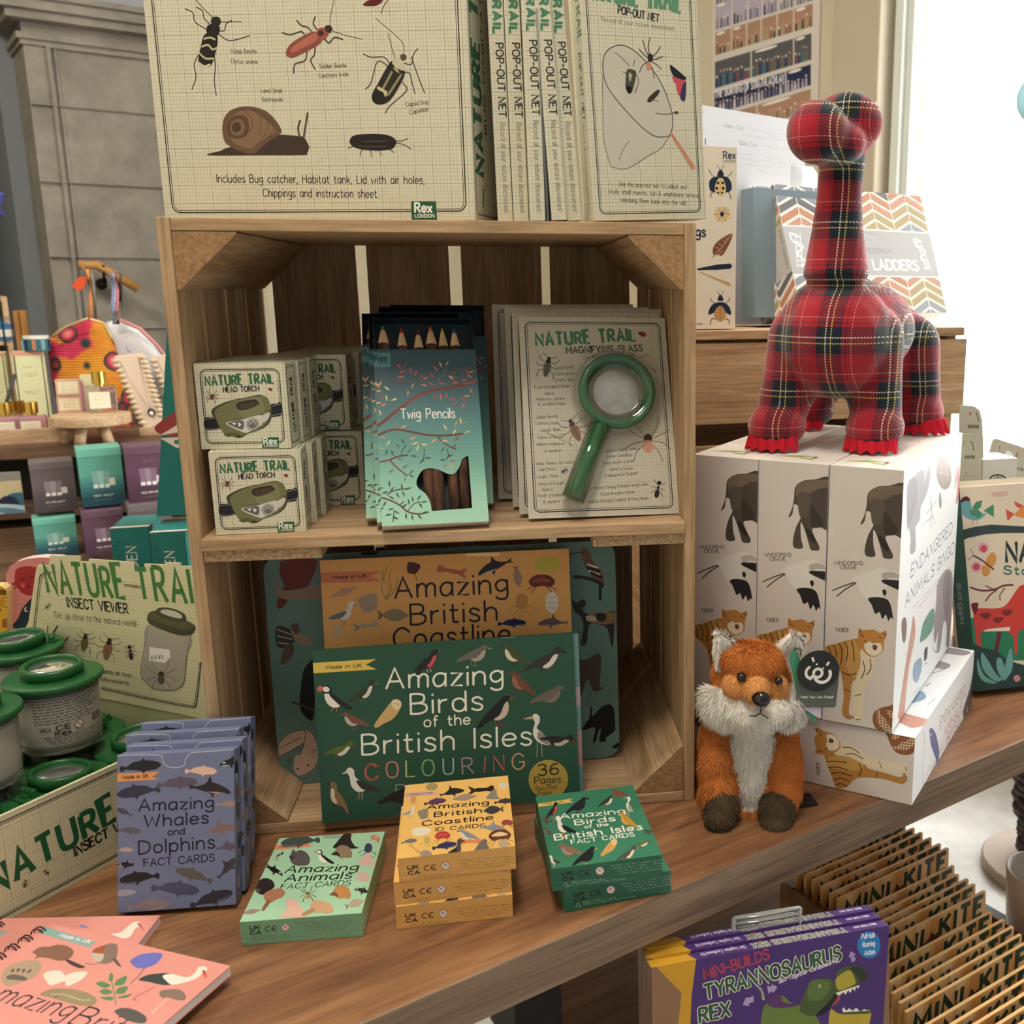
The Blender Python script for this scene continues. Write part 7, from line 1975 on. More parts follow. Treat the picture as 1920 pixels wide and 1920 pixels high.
# necklace stands
def necklace(x, Y, label, grp='necklace stands'):
    pts = [(x, 670), (x+52, 664), (x+92, 790), (x+58, 806)]
    P4 = [at(a, b, Y+(.06 if b < 700 else 0)) for a, b in pts]; o = P4[3].copy(); o.z = dpz; root = empty('necklace_stand', o); tag(root, label, 'jewellery stand', grp)
    th = Vector((0, .012, .004)); m = MB(); m.mesh([p-o for p in P4]+[p-o+th for p in P4], [(3, 2, 1, 0), (4, 5, 6, 7), (0, 1, 5, 4), (1, 2, 6, 5), (2, 3, 7, 6), (3, 0, 4, 7)], '#d9c4b2'); m.build('padded_board', mat('blush_suede', rough=.95, attr=True), root)
    m = MB()
    for i in range(13):
        t = .05+i/14
        for a, b in ((0, 3), (1, 2)): p = P4[a].lerp(P4[b], t)-o; m.ball(p, (.012, .006, .006), nu=10, nv=6)
    m.build('cord_edging', mat('cream_cord', '#d3bfa2', .9), root)
    c = lambda u, v: (P4[0].lerp(P4[1], u)).lerp(P4[3].lerp(P4[2], u), v)-o+Vector((0, -.004, 0))
    m = MB(); m.tube([c(.15, .05), c(.3, .45), c(.62, .78), c(.72, .4), c(.85, .05)], .0011, 5); ch = m.build('chain', mat('silver_chain', '#b9b2a8', .3, .9), root)
    m = MB(); m.ball(c(.62, .82), (.011, .005, .012), nu=14, nv=8); m.build('pendant', mat('dark_pendant', '#2c2a2e', .2, .4), ch); m = MB(); m.ball(c(.62, .835)+Vector((0, -.004, 0)), (.006, .003, .007), nu=10, nv=6); m.build('pearl', mat('pearl', '#f2eee6', .2), ch)
    m = MB(); a = P4[3]-o; b = P4[2]-o; m.box((a.x-.01, a.y-.02, -.0), (b.x+.02, a.y+.06, .022)); m.build('wood_base', PW, root, bevel=.001); return root
necklace(214, 2.20, 'blush necklace stand with a round dark pendant on a fine chain')
necklace(284, 2.34, 'blush necklace stand partly hidden behind the tall crate')
# small crate, blocks and candle tin at far left
l, w_, h_ = wloc(-60, 27, 662, 556, 2.5, .45); l.z = dpz; h_ = at(0, 556, 2.5).z-dpz
sc2 = empty('small_crate', l, (0, 0, .45)); tag(sc2, 'small pale wooden crate of bottles at the far left edge', 'crate')
for a, b in (((0, 0, 0), (.015, .2, h_)), ((w_-.015, 0, 0), (w_, .2, h_)), ((.015, 0, h_-.015), (w_-.015, .2, h_)), ((.015, 0, h_*.62), (w_-.015, .2, h_*.62+.014)), ((.015, .19, 0), (w_-.015, .2, h_-.015))): m = MB(); m.box(a, b); m.build('panel', PW, sc2, bevel=.001)
for i, (xx, cc_, lb) in enumerate(((-2, '#c9553a', 'red and white jar in the small crate'), (12, '#2f6a9a', 'blue jar in the small crate'))):
    p = at(xx, 640, 2.56); m = MB(); m.lathe([(0, 0), (.022, 0), (.022, .05), (.015, .058), (.015, .07), (0, .07)], 20, cc_, sm=False); m.lathe([(.0222, .012), (.0222, .034)], 20, '#e6e0d8'); tag(m.build('small_jar', CARD, loc=(p.x, p.y, dpz+h_*.62+.0145)), lb, 'jar')
for i, (x0, x1, yt, lb) in enumerate(((33, 44, 583, 'tall honey-coloured wooden block, left of a pair'), (45, 57, 582, 'tall honey-coloured wooden block, right of a pair'))):
    l, w_, _ = wloc(x0, x1, 655, yt, 2.55, .3); l.z = dpz; m = MB(); m.box((0, 0, 0), (w_*.96, .05, at(x0, yt, 2.55).z-dpz)); tag(m.build('wood_block', mat('honey_wood', rough=.5, nodes=wood('#8a5c2c', '#b27c3e', '#c48f4e', (50, 50, 3))), loc=l, rot=(0, 0, .3), bevel=.001), lb, 'wooden block', 'wooden blocks')
p = at(70, 655, 2.36); m = MB(); m.lathe([(0, 0), (.034, 0), (.034, .036), (0, .036)], 28, '#3a6a70', sm=False); m.lathe([(.0345, .036), (.0345, .045), (0, .045)], 28, '#e0ddd4', sm=False)
for i in range(9): a = i*.7; m.box((.0335*math.cos(a)-.004, .0335*math.sin(a)-.004, .004), (.0335*math.cos(a)+.004, .0335*math.sin(a)+.004, .033), ('#24345a', '#c9836a', '#7fb0b4')[i % 3])
tag(m.build('candle_tin', CARD, loc=(p.x, p.y, at(39, 660, 2.32).z+.0005)), 'small patterned candle tin on top of the right green carton', 'tin')
m = MB(); rnd = random.Random(2)
p0 = at(-14, 470, 2.45); m.tube([Vector((p0.x, p0.y, dpz)), p0, at(-6, 400, 2.45), at(-2, 362, 2.45)], .003, 6, '#3a4a3a')
for i in range(16): m.ball(at(-8+rnd.uniform(-8, 11), 365+i*4.4, 2.45+rnd.uniform(-.03, .03)), .008, '#4a4f9c', nu=8, nv=6)
tag(m.build('lavender_stem', MATT), 'purple artificial flower stem at the far left edge in front of the stairs', 'flower')
# ------------------------------------------------------------------ teal display boxes behind the tray
TEAL = '#1f6d6a'
def tealbox(x0, x1, yt, Y, yaw, label, txt=True, zb=0):
    A = at(x0, 1080, Y); _, w_, _ = wloc(x0, x1, 1080, yt, Y, yaw); A.z = zb; h_ = at(x0, yt, Y).z-zb
    root = empty('shipper_box', A, (0, 0, yaw)); tag(root, label, 'box', 'teal card display boxes'); m = MB(); m.box((0, 0, 0), (w_, .10, h_), TEAL)
    if txt: f = front(m, w_, h_); f.text('GARDEN', (w_*.62, h_-.105), (w_*.62, h_-.030), w_*.26, .0022, '#b9c4c0'); f.text('GROWN', (w_*.25, h_-.085), (w_*.25, h_-.02), w_*.2, .0012, '#164f50')
    m.build('carton', CARD, root, bevel=.0008)
    m = MB(); M_ = Matrix.Translation((0, 0, h_+.0008)) @ Matrix.Rotation(-.10, 4, 'X'); m.box((0, 0, 0), (w_, .095, .0008), '#c9c4bb', M=M_); f = Face(m, M_ @ Vector((0, 0, .0009)), (1, 0, 0), M_.to_3x3() @ Vector((0, 1, 0)), w_, .095); f.art('P 9a5a58 10,30 30,50 40,80 15,70\nP 6a7a6c 40,20 55,40 50,60 35,40', loc=True); m.build('top_flap', CARD, root); return root
tealbox(216, 288, 992, .66, .12, 'teal card display box with GARDEN printed up its side, left one')
tealbox(289, 356, 1000, .60, .12, 'teal card display box with GARDEN printed up its side, right one next to the crate')
l, w_, _ = wloc(295, 352, 968, 600, .67, .1); zb = .0; A = at(294, 968, .67)
hb2 = at(216, 992, .66).z+.012
root = MB(); hh = at(310, 560, .67).z-hb2
root.mesh([(0, 0, 0), (w_*1.2, 0, 0), (w_*1.2, 0, hh), (.050, 0, hh), (0, .05, 0), (w_*1.2, .05, 0), (w_*1.2, .05, hh), (.050, .05, hh)], [(0, 1, 2, 3), (5, 4, 7, 6), (4, 0, 3, 7), (1, 5, 6, 2), (3, 2, 6, 7), (4, 5, 1, 0)], TEAL)
f = Face(root, (0, 0, 0), (1, 0, 0), (0, 0, 1), w_*1.2, hh, xf((A.x, A.y, hb2), (0, 0, .1)))
f.art('''P 8c3a3a 0,300 60,250 110,230 220,240 220,320 60,330
G cfc9bd 20,325 110,270 150,290 110,310
G cfc9bd 20,335 110,330 150,355 80,370
G 2f7d78 90,285 120,280 118,300 92,302
G 2f7d78 70,342 105,340 100,358 72,356''', 290, 650, 1.9)
tag(root.build('tall_carton', CARD, loc=(A.x, A.y, hb2+.004), rot=(0, 0, .1)), 'tall narrow teal carton with a red and white print, standing left of the crate', 'box')
# rounded cards at far left
def archcard(pts, Y, th, col, name, label, art, edge='#e0c9c0'):
    F1 = [at(x, y, Y) for x, y in pts]; o = F1[0].copy(); o.z = 0; m = MB(); n = len(F1)
    m.mesh([p-o for p in F1]+[p-o+Vector((0, th, 0)) for p in F1], [tuple(range(n)), tuple(range(2*n-1, n-1, -1))], col); m.mesh([p-o for p in F1]+[p-o+Vector((0, th, 0)) for p in F1], [(i, i+n, (i+1) % n+n, (i+1) % n) for i in range(n)], edge)
    f = Face(m, (-.1, 0, 0), (1, 0, 0), (0, 0, 1), .4, .5, xf(o, (0, 0, 0))); art(f); return tag(m.build(name, CARD, loc=o), label, 'card')
zb = onz(50, 1180, 0)
archcard([(14, 1225), (11, 1100), (12, 1076), (18, 1062), (30, 1054), (50, 1048), (75, 1045), (112, 1046), (112, 1225)], .60, .02, '#c98684', 'arched_card', 'pink arched card box with a crimson sleeping moon face, far left behind the header', lambda f: f.art('''P 9a2c34 205,300 215,220 260,180 360,160 460,170 520,210 520,540 460,560 400,565 320,540 250,470 215,440 205,400
P 9a2c34 165,400 185,380 210,395 205,425 175,420
P 8a2430 190,455 215,450 215,475 195,478
G 5a1c24 270,335 350,325 340,345 290,352
G 5a1c24 400,300 480,290 470,312 410,320
G 7a1c28 385,330 400,400 375,410
G 5a1824 355,440 430,425 415,450 370,455
E c95a44 318,425 30,28
P 1a3444 165,990 250,880 300,760 370,670 440,600 520,560 520,1010 200,1015
L e6e2da 1.6 360,730 345,760 355,785 380,780''', 0, 1040, 7.386))
archcard([(-40, 1225), (-40, 1096), (2, 1099), (10, 1104), (12, 1112), (13, 1225)], .58, .02, '#c9a232', 'arched_card', 'mustard yellow card box with drawn circles, cut by the left edge', lambda f: f.art('''L 7a5a20 1.2 100,600 60,590 20,640 20,700 60,730 100,725
L 7a5a20 .8 90,640 60,640 50,680 70,700
G 6a4a1c 0,560 90,560 90,500 60,480 0,480
E 6a4a1c 5,770 14,20
G 8a5a24 30,900 100,880 100,1010 30,1010''', 0, 1040, 7.386), edge='#d9c48a')
# ================================================================== right side: things on and around the second crate
loc, rot, dm = (.5245, .394, .5003), (0, 0, .234), (.111, .05, .2455)
mb, M = cardbox(dm, loc, rot, '#dcd7c6'); f = front(mb, dm[0], dm[2], M)
f.art('''T 1d2a3a 1.6 9 278,490 370,490 Rex
T 6a6a66 .6 3.2 276,520 372,520 LONDON
S 1f3044 .8 225,540 240,560 248,580
S 1f3044 .8 282,540 268,560 262,580
P 1f3044 238,590 255,575 272,590 278,625 230,625
L 1f3044 1 165,575 180,610 205,635
L 1f3044 1 342,590 330,615 305,635
P 1f3044 165,700 170,660 200,635 250,628 300,632 330,660 342,700 330,745 255,760 180,745
P e0c48c 210,740 215,690 235,650 255,640 275,650 290,690 296,740 275,775 255,780 230,772
S b9923f .7 253,640 253,778
E 1f2a30 234,680 11,12
E 1f2a30 272,680 11,12
E 1f2a30 224,722 12,13
E 1f2a30 275,722 12,13
E 1f2a30 236,757 9,9
E 1f2a30 266,757 9,9
L 1f3044 1.2 205,745 180,765 178,795
L 1f3044 1.2 300,740 325,765 335,805
E 22262a 266,925 16,20
T 1d2a3a 2.4 13 62,1100 135,1100 gs
P 7a4f34 200,1245 195,1190 240,1130 340,1075 335,1130 300,1200 265,1250 230,1240
L dcc8a8 .6 200,1245 260,1190 335,1085
L dcc8a8 .5 215,1180 250,1200
L dcc8a8 .5 235,1150 275,1180
L dcc8a8 .5 265,1120 300,1150
L dcc8a8 .5 240,1240 270,1210
L dcc8a8 .5 290,1105 320,1130
L 7a4f34 1 215,1235 192,1262
G 1c2a40 70,1350 230,1318 330,1310 347,1330 330,1352 230,1360 75,1364
G bf9c6a 85,1370 240,1430 325,1460 338,1480 320,1490 240,1450 90,1382
S 1f3044 .8 230,1525 242,1545 248,1560
S 1f3044 .8 280,1525 266,1545 260,1560
P 1f3044 232,1600 240,1565 252,1555 268,1568 276,1600
L 1f3044 1 175,1578 185,1605 210,1622
L 1f3044 1 328,1572 318,1600 298,1620
P 1f3044 160,1710 170,1660 200,1625 255,1612 300,1625 328,1660 336,1712 290,1690 255,1640 210,1690
P b98f5c 205,1720 210,1680 250,1640 285,1670 296,1720 270,1760 250,1764 225,1752
S 7a5a34 .6 252,1650 252,1762
L 1f3044 1.2 215,1745 185,1745 172,1790
L 1f3044 1.2 290,1745 315,1750 325,1788
T 6a6a66 .6 3 62,1790 112,1790 ads''', 1290, 180, 4.172)
for i in range(12):
    a = math.pi*2*i/12; f.add([f.pix(1290+(266+x*math.cos(a)-y*math.sin(a))/4.172, 180+(925+x*math.sin(a)+y*math.cos(a))/4.172) for x, y in ((22, -5), (60, -9), (66, 0), (60, 9), (22, 5))], '#d9b878' if i % 2 else '#c9a868')
tag(mb.build('bead_kit_box', CARD, loc=loc, rot=rot, bevel=.0006), 'tall cream box printed with navy beetles and a flower, beside the top of the crate', 'box')
# chevron game boxes
CHV = ['#c08f76', '#868f9c', '#ad9c70', '#b98568', '#868b98', '#ad9c70', '#67676c', '#929aa6']
sd = (.3246, .0494, .2048)
def chevbox(loc, rot, label, first=None, full=True):
    if first: return place(first, loc, rot, label, 'game box', 'chevron patterned game boxes')
    mb = MB(); w_, d_, h_ = sd; mb.box((0, 0, 0), sd, '#e2e0dc', faces=['#e2e0dc', '#c9c6c2', '#dedbd5', '#dedbd5', '#b9b6b2', '#e6e4e0']); f = front(mb, w_, h_, xf(loc, rot))
    nx = 8; cw = w_/nx; rh = .0165
    for i in range(nx):
        for j in range(-1, 14):
            y = j*rh; a = .018 if i % 2 == 0 else -.018; y0 = y-(a/2); f.add([(i*cw+.0012, y0+.002), ((i+1)*cw-.0012, y0+a+.002), ((i+1)*cw-.0012, y0+a+rh-.003), (i*cw+.0012, y0+rh-.003)], CHV[(j*3+(i//2)*5+8) % 8])
    f.add([(0, h_*.30), (w_, h_*.30), (w_, h_*.68), (0, h_*.68)], '#b4b6b9'); f.stroke([(0, h_*.30), (w_, h_*.30)], .0022, '#eef1f2', caps=False); f.stroke([(0, h_*.68), (w_, h_*.68)], .0022, '#eef1f2', caps=False)
    f.text('SNAKES & LADDERS', (w_*.14, h_*.355), (w_*.855, h_*.355), .0165, .0036, '#f4f6f7'); f.text('ROBERT FREDERICK', (w_*.30, h_*.49), (w_*.69, h_*.49), .0075, .0012, '#8d9095')
    arc_ = [(w_*.5+w_*.19*math.cos(math.radians(t)), h_*.49+.014+h_*.10*math.sin(math.radians(t))) for t in range(20, 161, 10)]; f.stroke(arc_, .0011, '#8d9095')
    for x, s in ((w_*.075, 1), (w_*.91, -1)):
        f.stroke([(x-.012*s, h_*.36), (x-.002*s, h_*.62)], .0014, '#f4f6f7'); f.stroke([(x-.002*s, h_*.36), (x+.008*s, h_*.62)], .0014, '#f4f6f7')
        for q in range(7): t = q/7+.05; f.stroke([(x-.012*s+.010*s*t, h_*(.36+.26*t)), (x-.002*s+.010*s*t, h_*(.36+.26*t))], .0012, '#f4f6f7')
        f.stroke(catmull([(x+.002, h_*.60), (x-.012, h_*.62), (x-.010, h_*.56), (x+.008, h_*.52), (x-.006, h_*.46), (x+.008, h_*.40), (x-.004, h_*.37)], False, 5), .0032, '#f4f6f7')
    l = left(mb, *sd)
    for j in range(-3, 15):
        y = j*rh; l.add([(0, y), (d_, y+.030), (d_, y+.030+rh*.62), (0, y+rh*.62)], CHV[(j*3+8) % 8])
    l.add([(0, h_*.30), (d_, h_*.33), (d_, h_*.70), (0, h_*.67)], '#c0bdb8'); l.text('ROBERT FREDERICK', (d_*.80, h_*.66), (d_*.80, h_*.36), .0042, .0009, '#7d7d7c'); l.text('SNAKES & LADDERS', (d_*.22, h_*.64), (d_*.22, h_*.36), .007, .0011, '#aeaba6')
    return tag(mb.build('game_box', CARD, loc=loc, rot=rot, bevel=.0008), label, 'game box', 'chevron patterned game boxes')
cv0 = chevbox((.7469, .4813, .5188), (-.3631, .0062, .4496), 'chevron game box at the front, its white title showing right of the dinosaur neck')
chevbox((.7250, .5180, .5186), (-.36, .0, .44), 'chevron game box just behind the front one, spine showing on its left', cv0)
m = MB(); m.box((0, 0, 0), (.18, .03, .19), '#7e929c'); m.box((-.012, -.03, -.012), (.20, .05, -.0115), '#e6e4e0')
tag(m.build('game_box', CARD, loc=(.684, .515, .513), rot=(-.05, 0, .44), bevel=.0008), 'plain slate blue box on a white tray, squeezed left of the chevron boxes', 'game box')
# white information card and clear holder
A = at(1318, 197, .535); sy = .60; sz = .5005; h_ = A.z-sz
m = MB(); m.box((0, 0, 0), (.235, .004, h_), '#c6c9d0'); f = front(m, .235, h_, xf((A.x, A.y, sz), (0, 0, sy)))
f.art('''T a4a6ac 1 6 285,245 432,268 Hairy Coo
Z b0b2b8 .5 2.4 440,262 780,318
Z b0b2b8 .5 2.4 425,312 760,350
T a4a6ac 1 6 405,380 535,398 Baby Coo
Z b0b2b8 .5 2.4 540,395 820,428
Z b0b2b8 .5 2.4 400,455 860,510
Z b0b2b8 .5 2.4 400,495 860,545
Z b0b2b8 .5 2.4 405,540 840,575
Z b0b2b8 .5 2.4 530,590 800,625
G 2a2a2c 131,332 138,332 142,380 134,380''', 1290, 180, 4.172)
tag(m.build('sign_card', CARD, loc=(A.x, A.y, sz), rot=(0, 0, sy)), 'large white information card with grey lines of text behind the dinosaur head', 'sign')
A = at(1466, 350, .64); m = MB(); w_ = .075; z1 = at(1466, 308, .64).z
m.prism([(0, 0), (w_, 0), (w_, z1-.5005-.01), (w_-.01, z1-.5005), (.01, z1-.5005), (0, z1-.5005-.01)], 'y', 0, .03)
tag(m.build('clear_holder', mat('clear_acrylic', '#f4f8fa', .05, trans=.92, ior=1.3), loc=(A.x, A.y, .5005), rot=(0, 0, .45), bevel=.003), 'clear acrylic leaflet holder behind the chevron boxes', 'holder')
# carded nature packs at the back right
def hangcard(pts, Y, th, name, label, art, col='#b9b8a8'):
    F1 = [at(x, y, Y) for x, y in pts]; o = F1[0].copy(); o.z = min(p.z for p in F1); m = MB(); n = len(F1)
    m.mesh([p-o for p in F1]+[p-o+Vector((0, th, 0)) for p in F1], [tuple(range(n)), tuple(range(2*n-1, n-1, -1))]+[(i, i+n, (i+1) % n+n, (i+1) % n) for i in range(n)], col)
    f = Face(m, (-.2, 0, 0), (1, 0, 0), (0, 0, 1), .5, .5, xf(o, (0, 0, 0))); art(f); return tag(m.build(name, CARD, loc=o), label, 'hanging pack', 'carded packs behind the bingo boxes')
zt0 = lambda x, Y: 0
def yz(x, Y): # pixel row of the table top under a given column at depth Y
    p = Vector(at(x, 900, Y)); p.z = 0; d = p-CP; return 960-CAM[0]*d.dot(AX[1])/d.dot(AX[2])
hangcard([(1795, yz(1795, .40)), (1838, yz(1838, .40)), (1840, 850), (1838, 830), (1832, 820), (1822, 815), (1808, 813), (1795, 813)], .40, .004, 'hang_card', 'front grey-green carded pack with rounded corners behind the bingo boxes', lambda f: f.art('''L 4a4a3c 1.4 395,290 410,310 415,345
L 4a4a3c .8 355,290 362,310
T 5a5a50 .9 4 360,395 420,395 COLLECTOR
Z 6a6a60 .5 2.2 360,450 380,450
Z 6a6a60 .5 2.2 360,490 400,495
Z 6a6a60 .5 2.2 360,505 430,512''', 1700, 740, 3.309))
hangcard([(1800, yz(1800, .43)), (1843, yz(1843, .43)), (1844, 830), (1842, 790), (1838, 770), (1828, 762), (1810, 760), (1800, 760)], .43, .004, 'hang_card', 'rear grey-green carded pack standing taller behind the first', lambda f: f.art('''P b9605c 388,110 398,105 400,130 390,128
L 4a4a3c 1.4 430,110 438,130 446,165
T 5a5a50 1 4.5 380,205 445,210 COLLECTOR''', 1700, 740, 3.309))
A = at(1841, 905, .42); zc_ = at(1841, 862, .42).z
m = MB(); _, w_, _ = wloc(1841, 1905, 905, 862, .42, .1); m.box((0, 0, 0), (w_, .06, zc_), '#cfd2ca'); f = front(m, w_, zc_, xf((A.x, A.y, 0), (0, 0, .1)))
f.art('L 22262a 2.4 510,545 525,510 565,498 605,510 625,545\nL 22262a 1.2 530,545 545,520 565,512 590,520 605,545\nS 22262a 1.2 565,545 565,505', 1700, 740, 3.309)
tag(m.build('white_carton', CARD, loc=(A.x, A.y, 0), rot=(0, 0, .1), bevel=.0006), 'pale carton with a black wheel symbol behind the craft box', 'box')
hangcard([(1852, 905), (1852, 862), (1862, 826), (1868, 822), (1960, 852), (1960, 905)], .52, .004, 'hang_card', 'angled carded pack with a slot hole at the right edge of the photo', lambda f: f.art('''B 6a9a78 2 10 520,395 640,445 NATURE TRAIL
T 5a5a50 .8 4 650,455 720,475 COLLECTOR
G f2f4f4 600,375 625,345 660,365 660,395 625,390
L 4a4a3c .9 575,320 580,350
P b9605c 682,360 690,358 690,388 680,386''', 1700, 740, 3.309))
# comic poster on the right wall
_, ya_, _ = room(1335, 200, X=-.008); _, yb_, _ = room(1533, 200, X=-.008); zl_ = room(1335, 260, X=-.008)[2]-.10; zh_ = zl_+1.2
m = MB(); m.box((-.008, yb_, zl_), (-.001, ya_, zh_), '#d8d2c8'); f = Face(m, (-.008, ya_, zl_), (0, -1, 0), (0, 0, 1), ya_-yb_, zh_-zl_, RM)
def panel(x0, y0, x1, y1, cols, sl=-.30, seed=1):
    """one comic frame: a tinted rectangle with simple figures"""
    rnd = random.Random(seed); q = lambda x, y: f.pix(1300+x/4.2, (y+(x-160)*sl)/4.2)
    f.add([q(x0, y0), q(x1, y0), q(x1, y1), q(x0, y1)], cols[0])
    for i in range(int((x1-x0)/28)+1):
        cx = x0+14+i*28+rnd.uniform(-4, 4); hh = (y1-y0)*rnd.uniform(.45, .8)
        if cx+12 > x1: break
        f.add([q(cx-9, y1-2), q(cx+9, y1-2), q(cx+7, y1-hh*.6), q(cx-7, y1-hh*.6)], rnd.choice(cols[1:])); f.add([q(cx+7*math.cos(t), y1-hh*.75+10*math.sin(t)) for t in [math.pi*j/5 for j in range(10)]], '#c9a48c' if rnd.random() < .6 else '#e2ddd4')
    if rnd.random() < .7: f.add([q(x0+(x1-x0)*.35+(x1-x0)*.28*math.cos(t), y0+16+12*math.sin(t)) for t in [math.pi*j/6 for j in range(12)]], '#ece8e0')
nv = ['#5a5a60', '#2c3a6a', '#7a6a58', '#8a3a5a', '#3f7a84']; lv = ['#b8b0c4', '#6a6a8a', '#9a8a94', '#4a4a54']; tn_ = ['#b08a74', '#8a6a5a', '#a9a07c', '#4a4a44']; gy = ['#c3bfc0', '#8a8890', '#6a6a74']
k = 0
for row, (ya, yb, xs, pal) in enumerate(((-420, -240, (170, 300, 430, 560, 680, 800, 940), lv), (-230, -60, (170, 330, 500, 650, 800, 940), tn_), (-50, 40, (170, 300, 430, 560, 680, 800, 940), gy), (40, 240, (170, 305, 430, 545, 670, 800, 950), lv), (262, 440, (168, 300, 420, 535, 660, 790, 945), tn_), (492, 700, (165, 455, 790, 935), nv), (735, 900, (162, 728, 930), ['#2a2f55', '#b9b4c0', '#6a6a86', '#d8d4dc']), (930, 1100, (162, 500, 930), tn_))):
    for a, b in zip(xs, xs[1:]): k += 1; panel(a+5, ya, b-5, yb, pal if row != 3 or a < 600 else gy, seed=k)
f.art('T e6e4ec 5 26 170,775 715,640 THE BURNING OF STRATHLACHLAN' if 0 else 'T e6e4ec 4.5 24 172,772 390,718 THE BURNING\nT e6e4ec 4.5 24 405,714 712,640 OF STRATHLACHLAN', 1300, 0, 4.2)
tag(m.build('comic_poster', CARD, **RL), 'framed sheet of comic strip panels on the cream wall behind the dinosaur', 'poster')
p = at(1948, 186, 1.3); m = MB(); m.ball((0, 0, 0), (.050, .050, .056), nu=28, nv=18); m.lathe([(.006, -.062), (.003, -.056)], 10); bl_ = empty('balloon', p); tag(bl_, 'pale blue balloon at the right edge against the window', 'balloon'); m.build('skin', mat('balloon_skin', '#a9dbe6', .2, trans=.2), bl_)
m = MB(); m.tube([(0, 0, -.06), (.01, 0, -.3), (0, .01, -.6), (.02, 0, -p.z-.0)], .0012, 5, '#e0e0e0'); m.build('string', MATT, bl_)
# ================================================================== lower right: kits on the floor stand
KZ = -.28; KB = -.47; KA = math.radians(26.2); KD = Vector((math.cos(KA), math.sin(KA), 0)); KN = Vector((math.sin(KA), -math.cos(KA), 0)); KW = .232
fr_ = [(1705, 1549), (1722, 1557), (1737, 1565), (1754, 1575), (1771.6, 1586.5), (1786.4, 1594.4), (1797.3, 1628), (1806, 1644), (1824, 1653), (1837, 1662.7), (1856.7, 1675.6), (1868.5, 1715), (1893, 1730), (1910, 1743), (1925, 1758), (1938, 1772), (1944, 1812), (1957, 1830), (1972, 1846), (1988, 1862), (2003, 1878), (2012, 1918)]
def kite():
    o = Vector((0, 0, 0)); m = MB(); t_ = .0045; h_ = KZ-KB
    m.box((0, 0, 0), (KW, t_, h_), '#d9a866', faces=['#e0b274', '#cf9c5c', '#d3a262', '#d3a262', '#c99656', '#e3b87c']); f = front(m, KW, h_)
    for i in range(9): x = KW*i/9; f.add([(x, h_*.3), (x+.012, h_*.3), (x+.03, h_), (x+.012, h_)], ('#ecc998', '#d99c5a', '#e8bd84')[i % 3])
    G_ = '#2f4636'; y = h_-.036
    f.text('MINI', (.012, y), (.098, y), .027, .0076, G_, bounce=.05, sp=3.4, slant=.08, caps=False); f.text('KITE', (.135, y+.004), (KW-.008, y+.004), .027, .0076, G_, bounce=.05, sp=3.4, slant=.08, caps=False)
    f.add([(.100, y+.004), (.112, y+.008), (.118, y+.018), (.124, y+.010), (.134, y+.012), (.134, y+.001), (.120, y-.001), (.104, y-.004)], '#5a3228')
    for i in range(5): f.add([(.02+i*.04, .01), (.045+i*.04, .01), (.05+i*.04, h_*.55), (.03+i*.04, h_*.55)], ('#7a3a2c', '#33503c', '#2c3a54', '#8a5c34', '#5a6a3c')[i])
    return m.build('kite_pack', CARD)
k0 = None; GK = 'mini kite packs in the floor tray'
for i, (x, y) in enumerate(fr_):
    R_ = onz(x, y, KZ); L_ = R_-KD*KW; full = i in (5, 10, 15, 20)
    lb = 'mini kite pack %s in the row from the back, %s' % (['first', 'second', 'third', 'fourth', 'fifth', 'sixth', 'seventh', 'eighth', 'ninth', 'tenth', 'eleventh', 'twelfth', 'thirteenth', 'fourteenth', 'fifteenth', 'sixteenth', 'seventeenth', 'eighteenth', 'nineteenth', 'twentieth', 'twenty-first', 'twenty-second'][i], 'whole title visible' if full else 'title half covered')
    if k0 is None: k0 = kite(); k0.location = (L_.x, L_.y, KB); k0.rotation_euler = (-.04, 0, KA); tag(k0, lb, 'kite pack', GK)
    else: place(k0, (L_.x, L_.y, KB), (-.04, 0, KA), lb, 'kite pack', GK)
# tray holding them, and its stand
a = onz(*fr_[0], KZ)-KD*(KW+.012)-KN*.03; b = onz(*fr_[-1], KZ)-KD*(KW+.012)+KN*.08; Ln = (b-a).dot(KN)
tm = Matrix(((KD.x, KN.x, 0, a.x), (KD.y, KN.y, 0, a.y), (0, 0, 1, 0), (0, 0, 0, 1)))
kt = empty('kite_tray'); tag(kt, 'kraft card tray full of mini kite packs below the table edge', 'display tray')
kt.location = (a.x, a.y, KB-.003); kt.rotation_euler = (0, 0, KA-math.pi/2)   # local x along the row (towards the camera), local y along KD
mk = mat('kraft_print', rough=.7, nodes=speck('#5a3c24', '#8a6038', 26, bump=.1))
TWW = KW+.03
for a0, b0, nm in (((0, 0, 0), (Ln, .002, .17), 'tray_side'), ((0, TWW-.002, 0), (Ln, TWW, .11), 'tray_side'), ((0, .002, 0), (.002, TWW-.002, .15), 'tray_end'), ((Ln-.002, .002, 0), (Ln, TWW-.002, .10), 'tray_end'), ((.002, .002, 0), (Ln-.002, TWW-.002, .0025), 'tray_base')):
    m = MB(); m.box(a0, b0); m.build(nm, mk, kt)
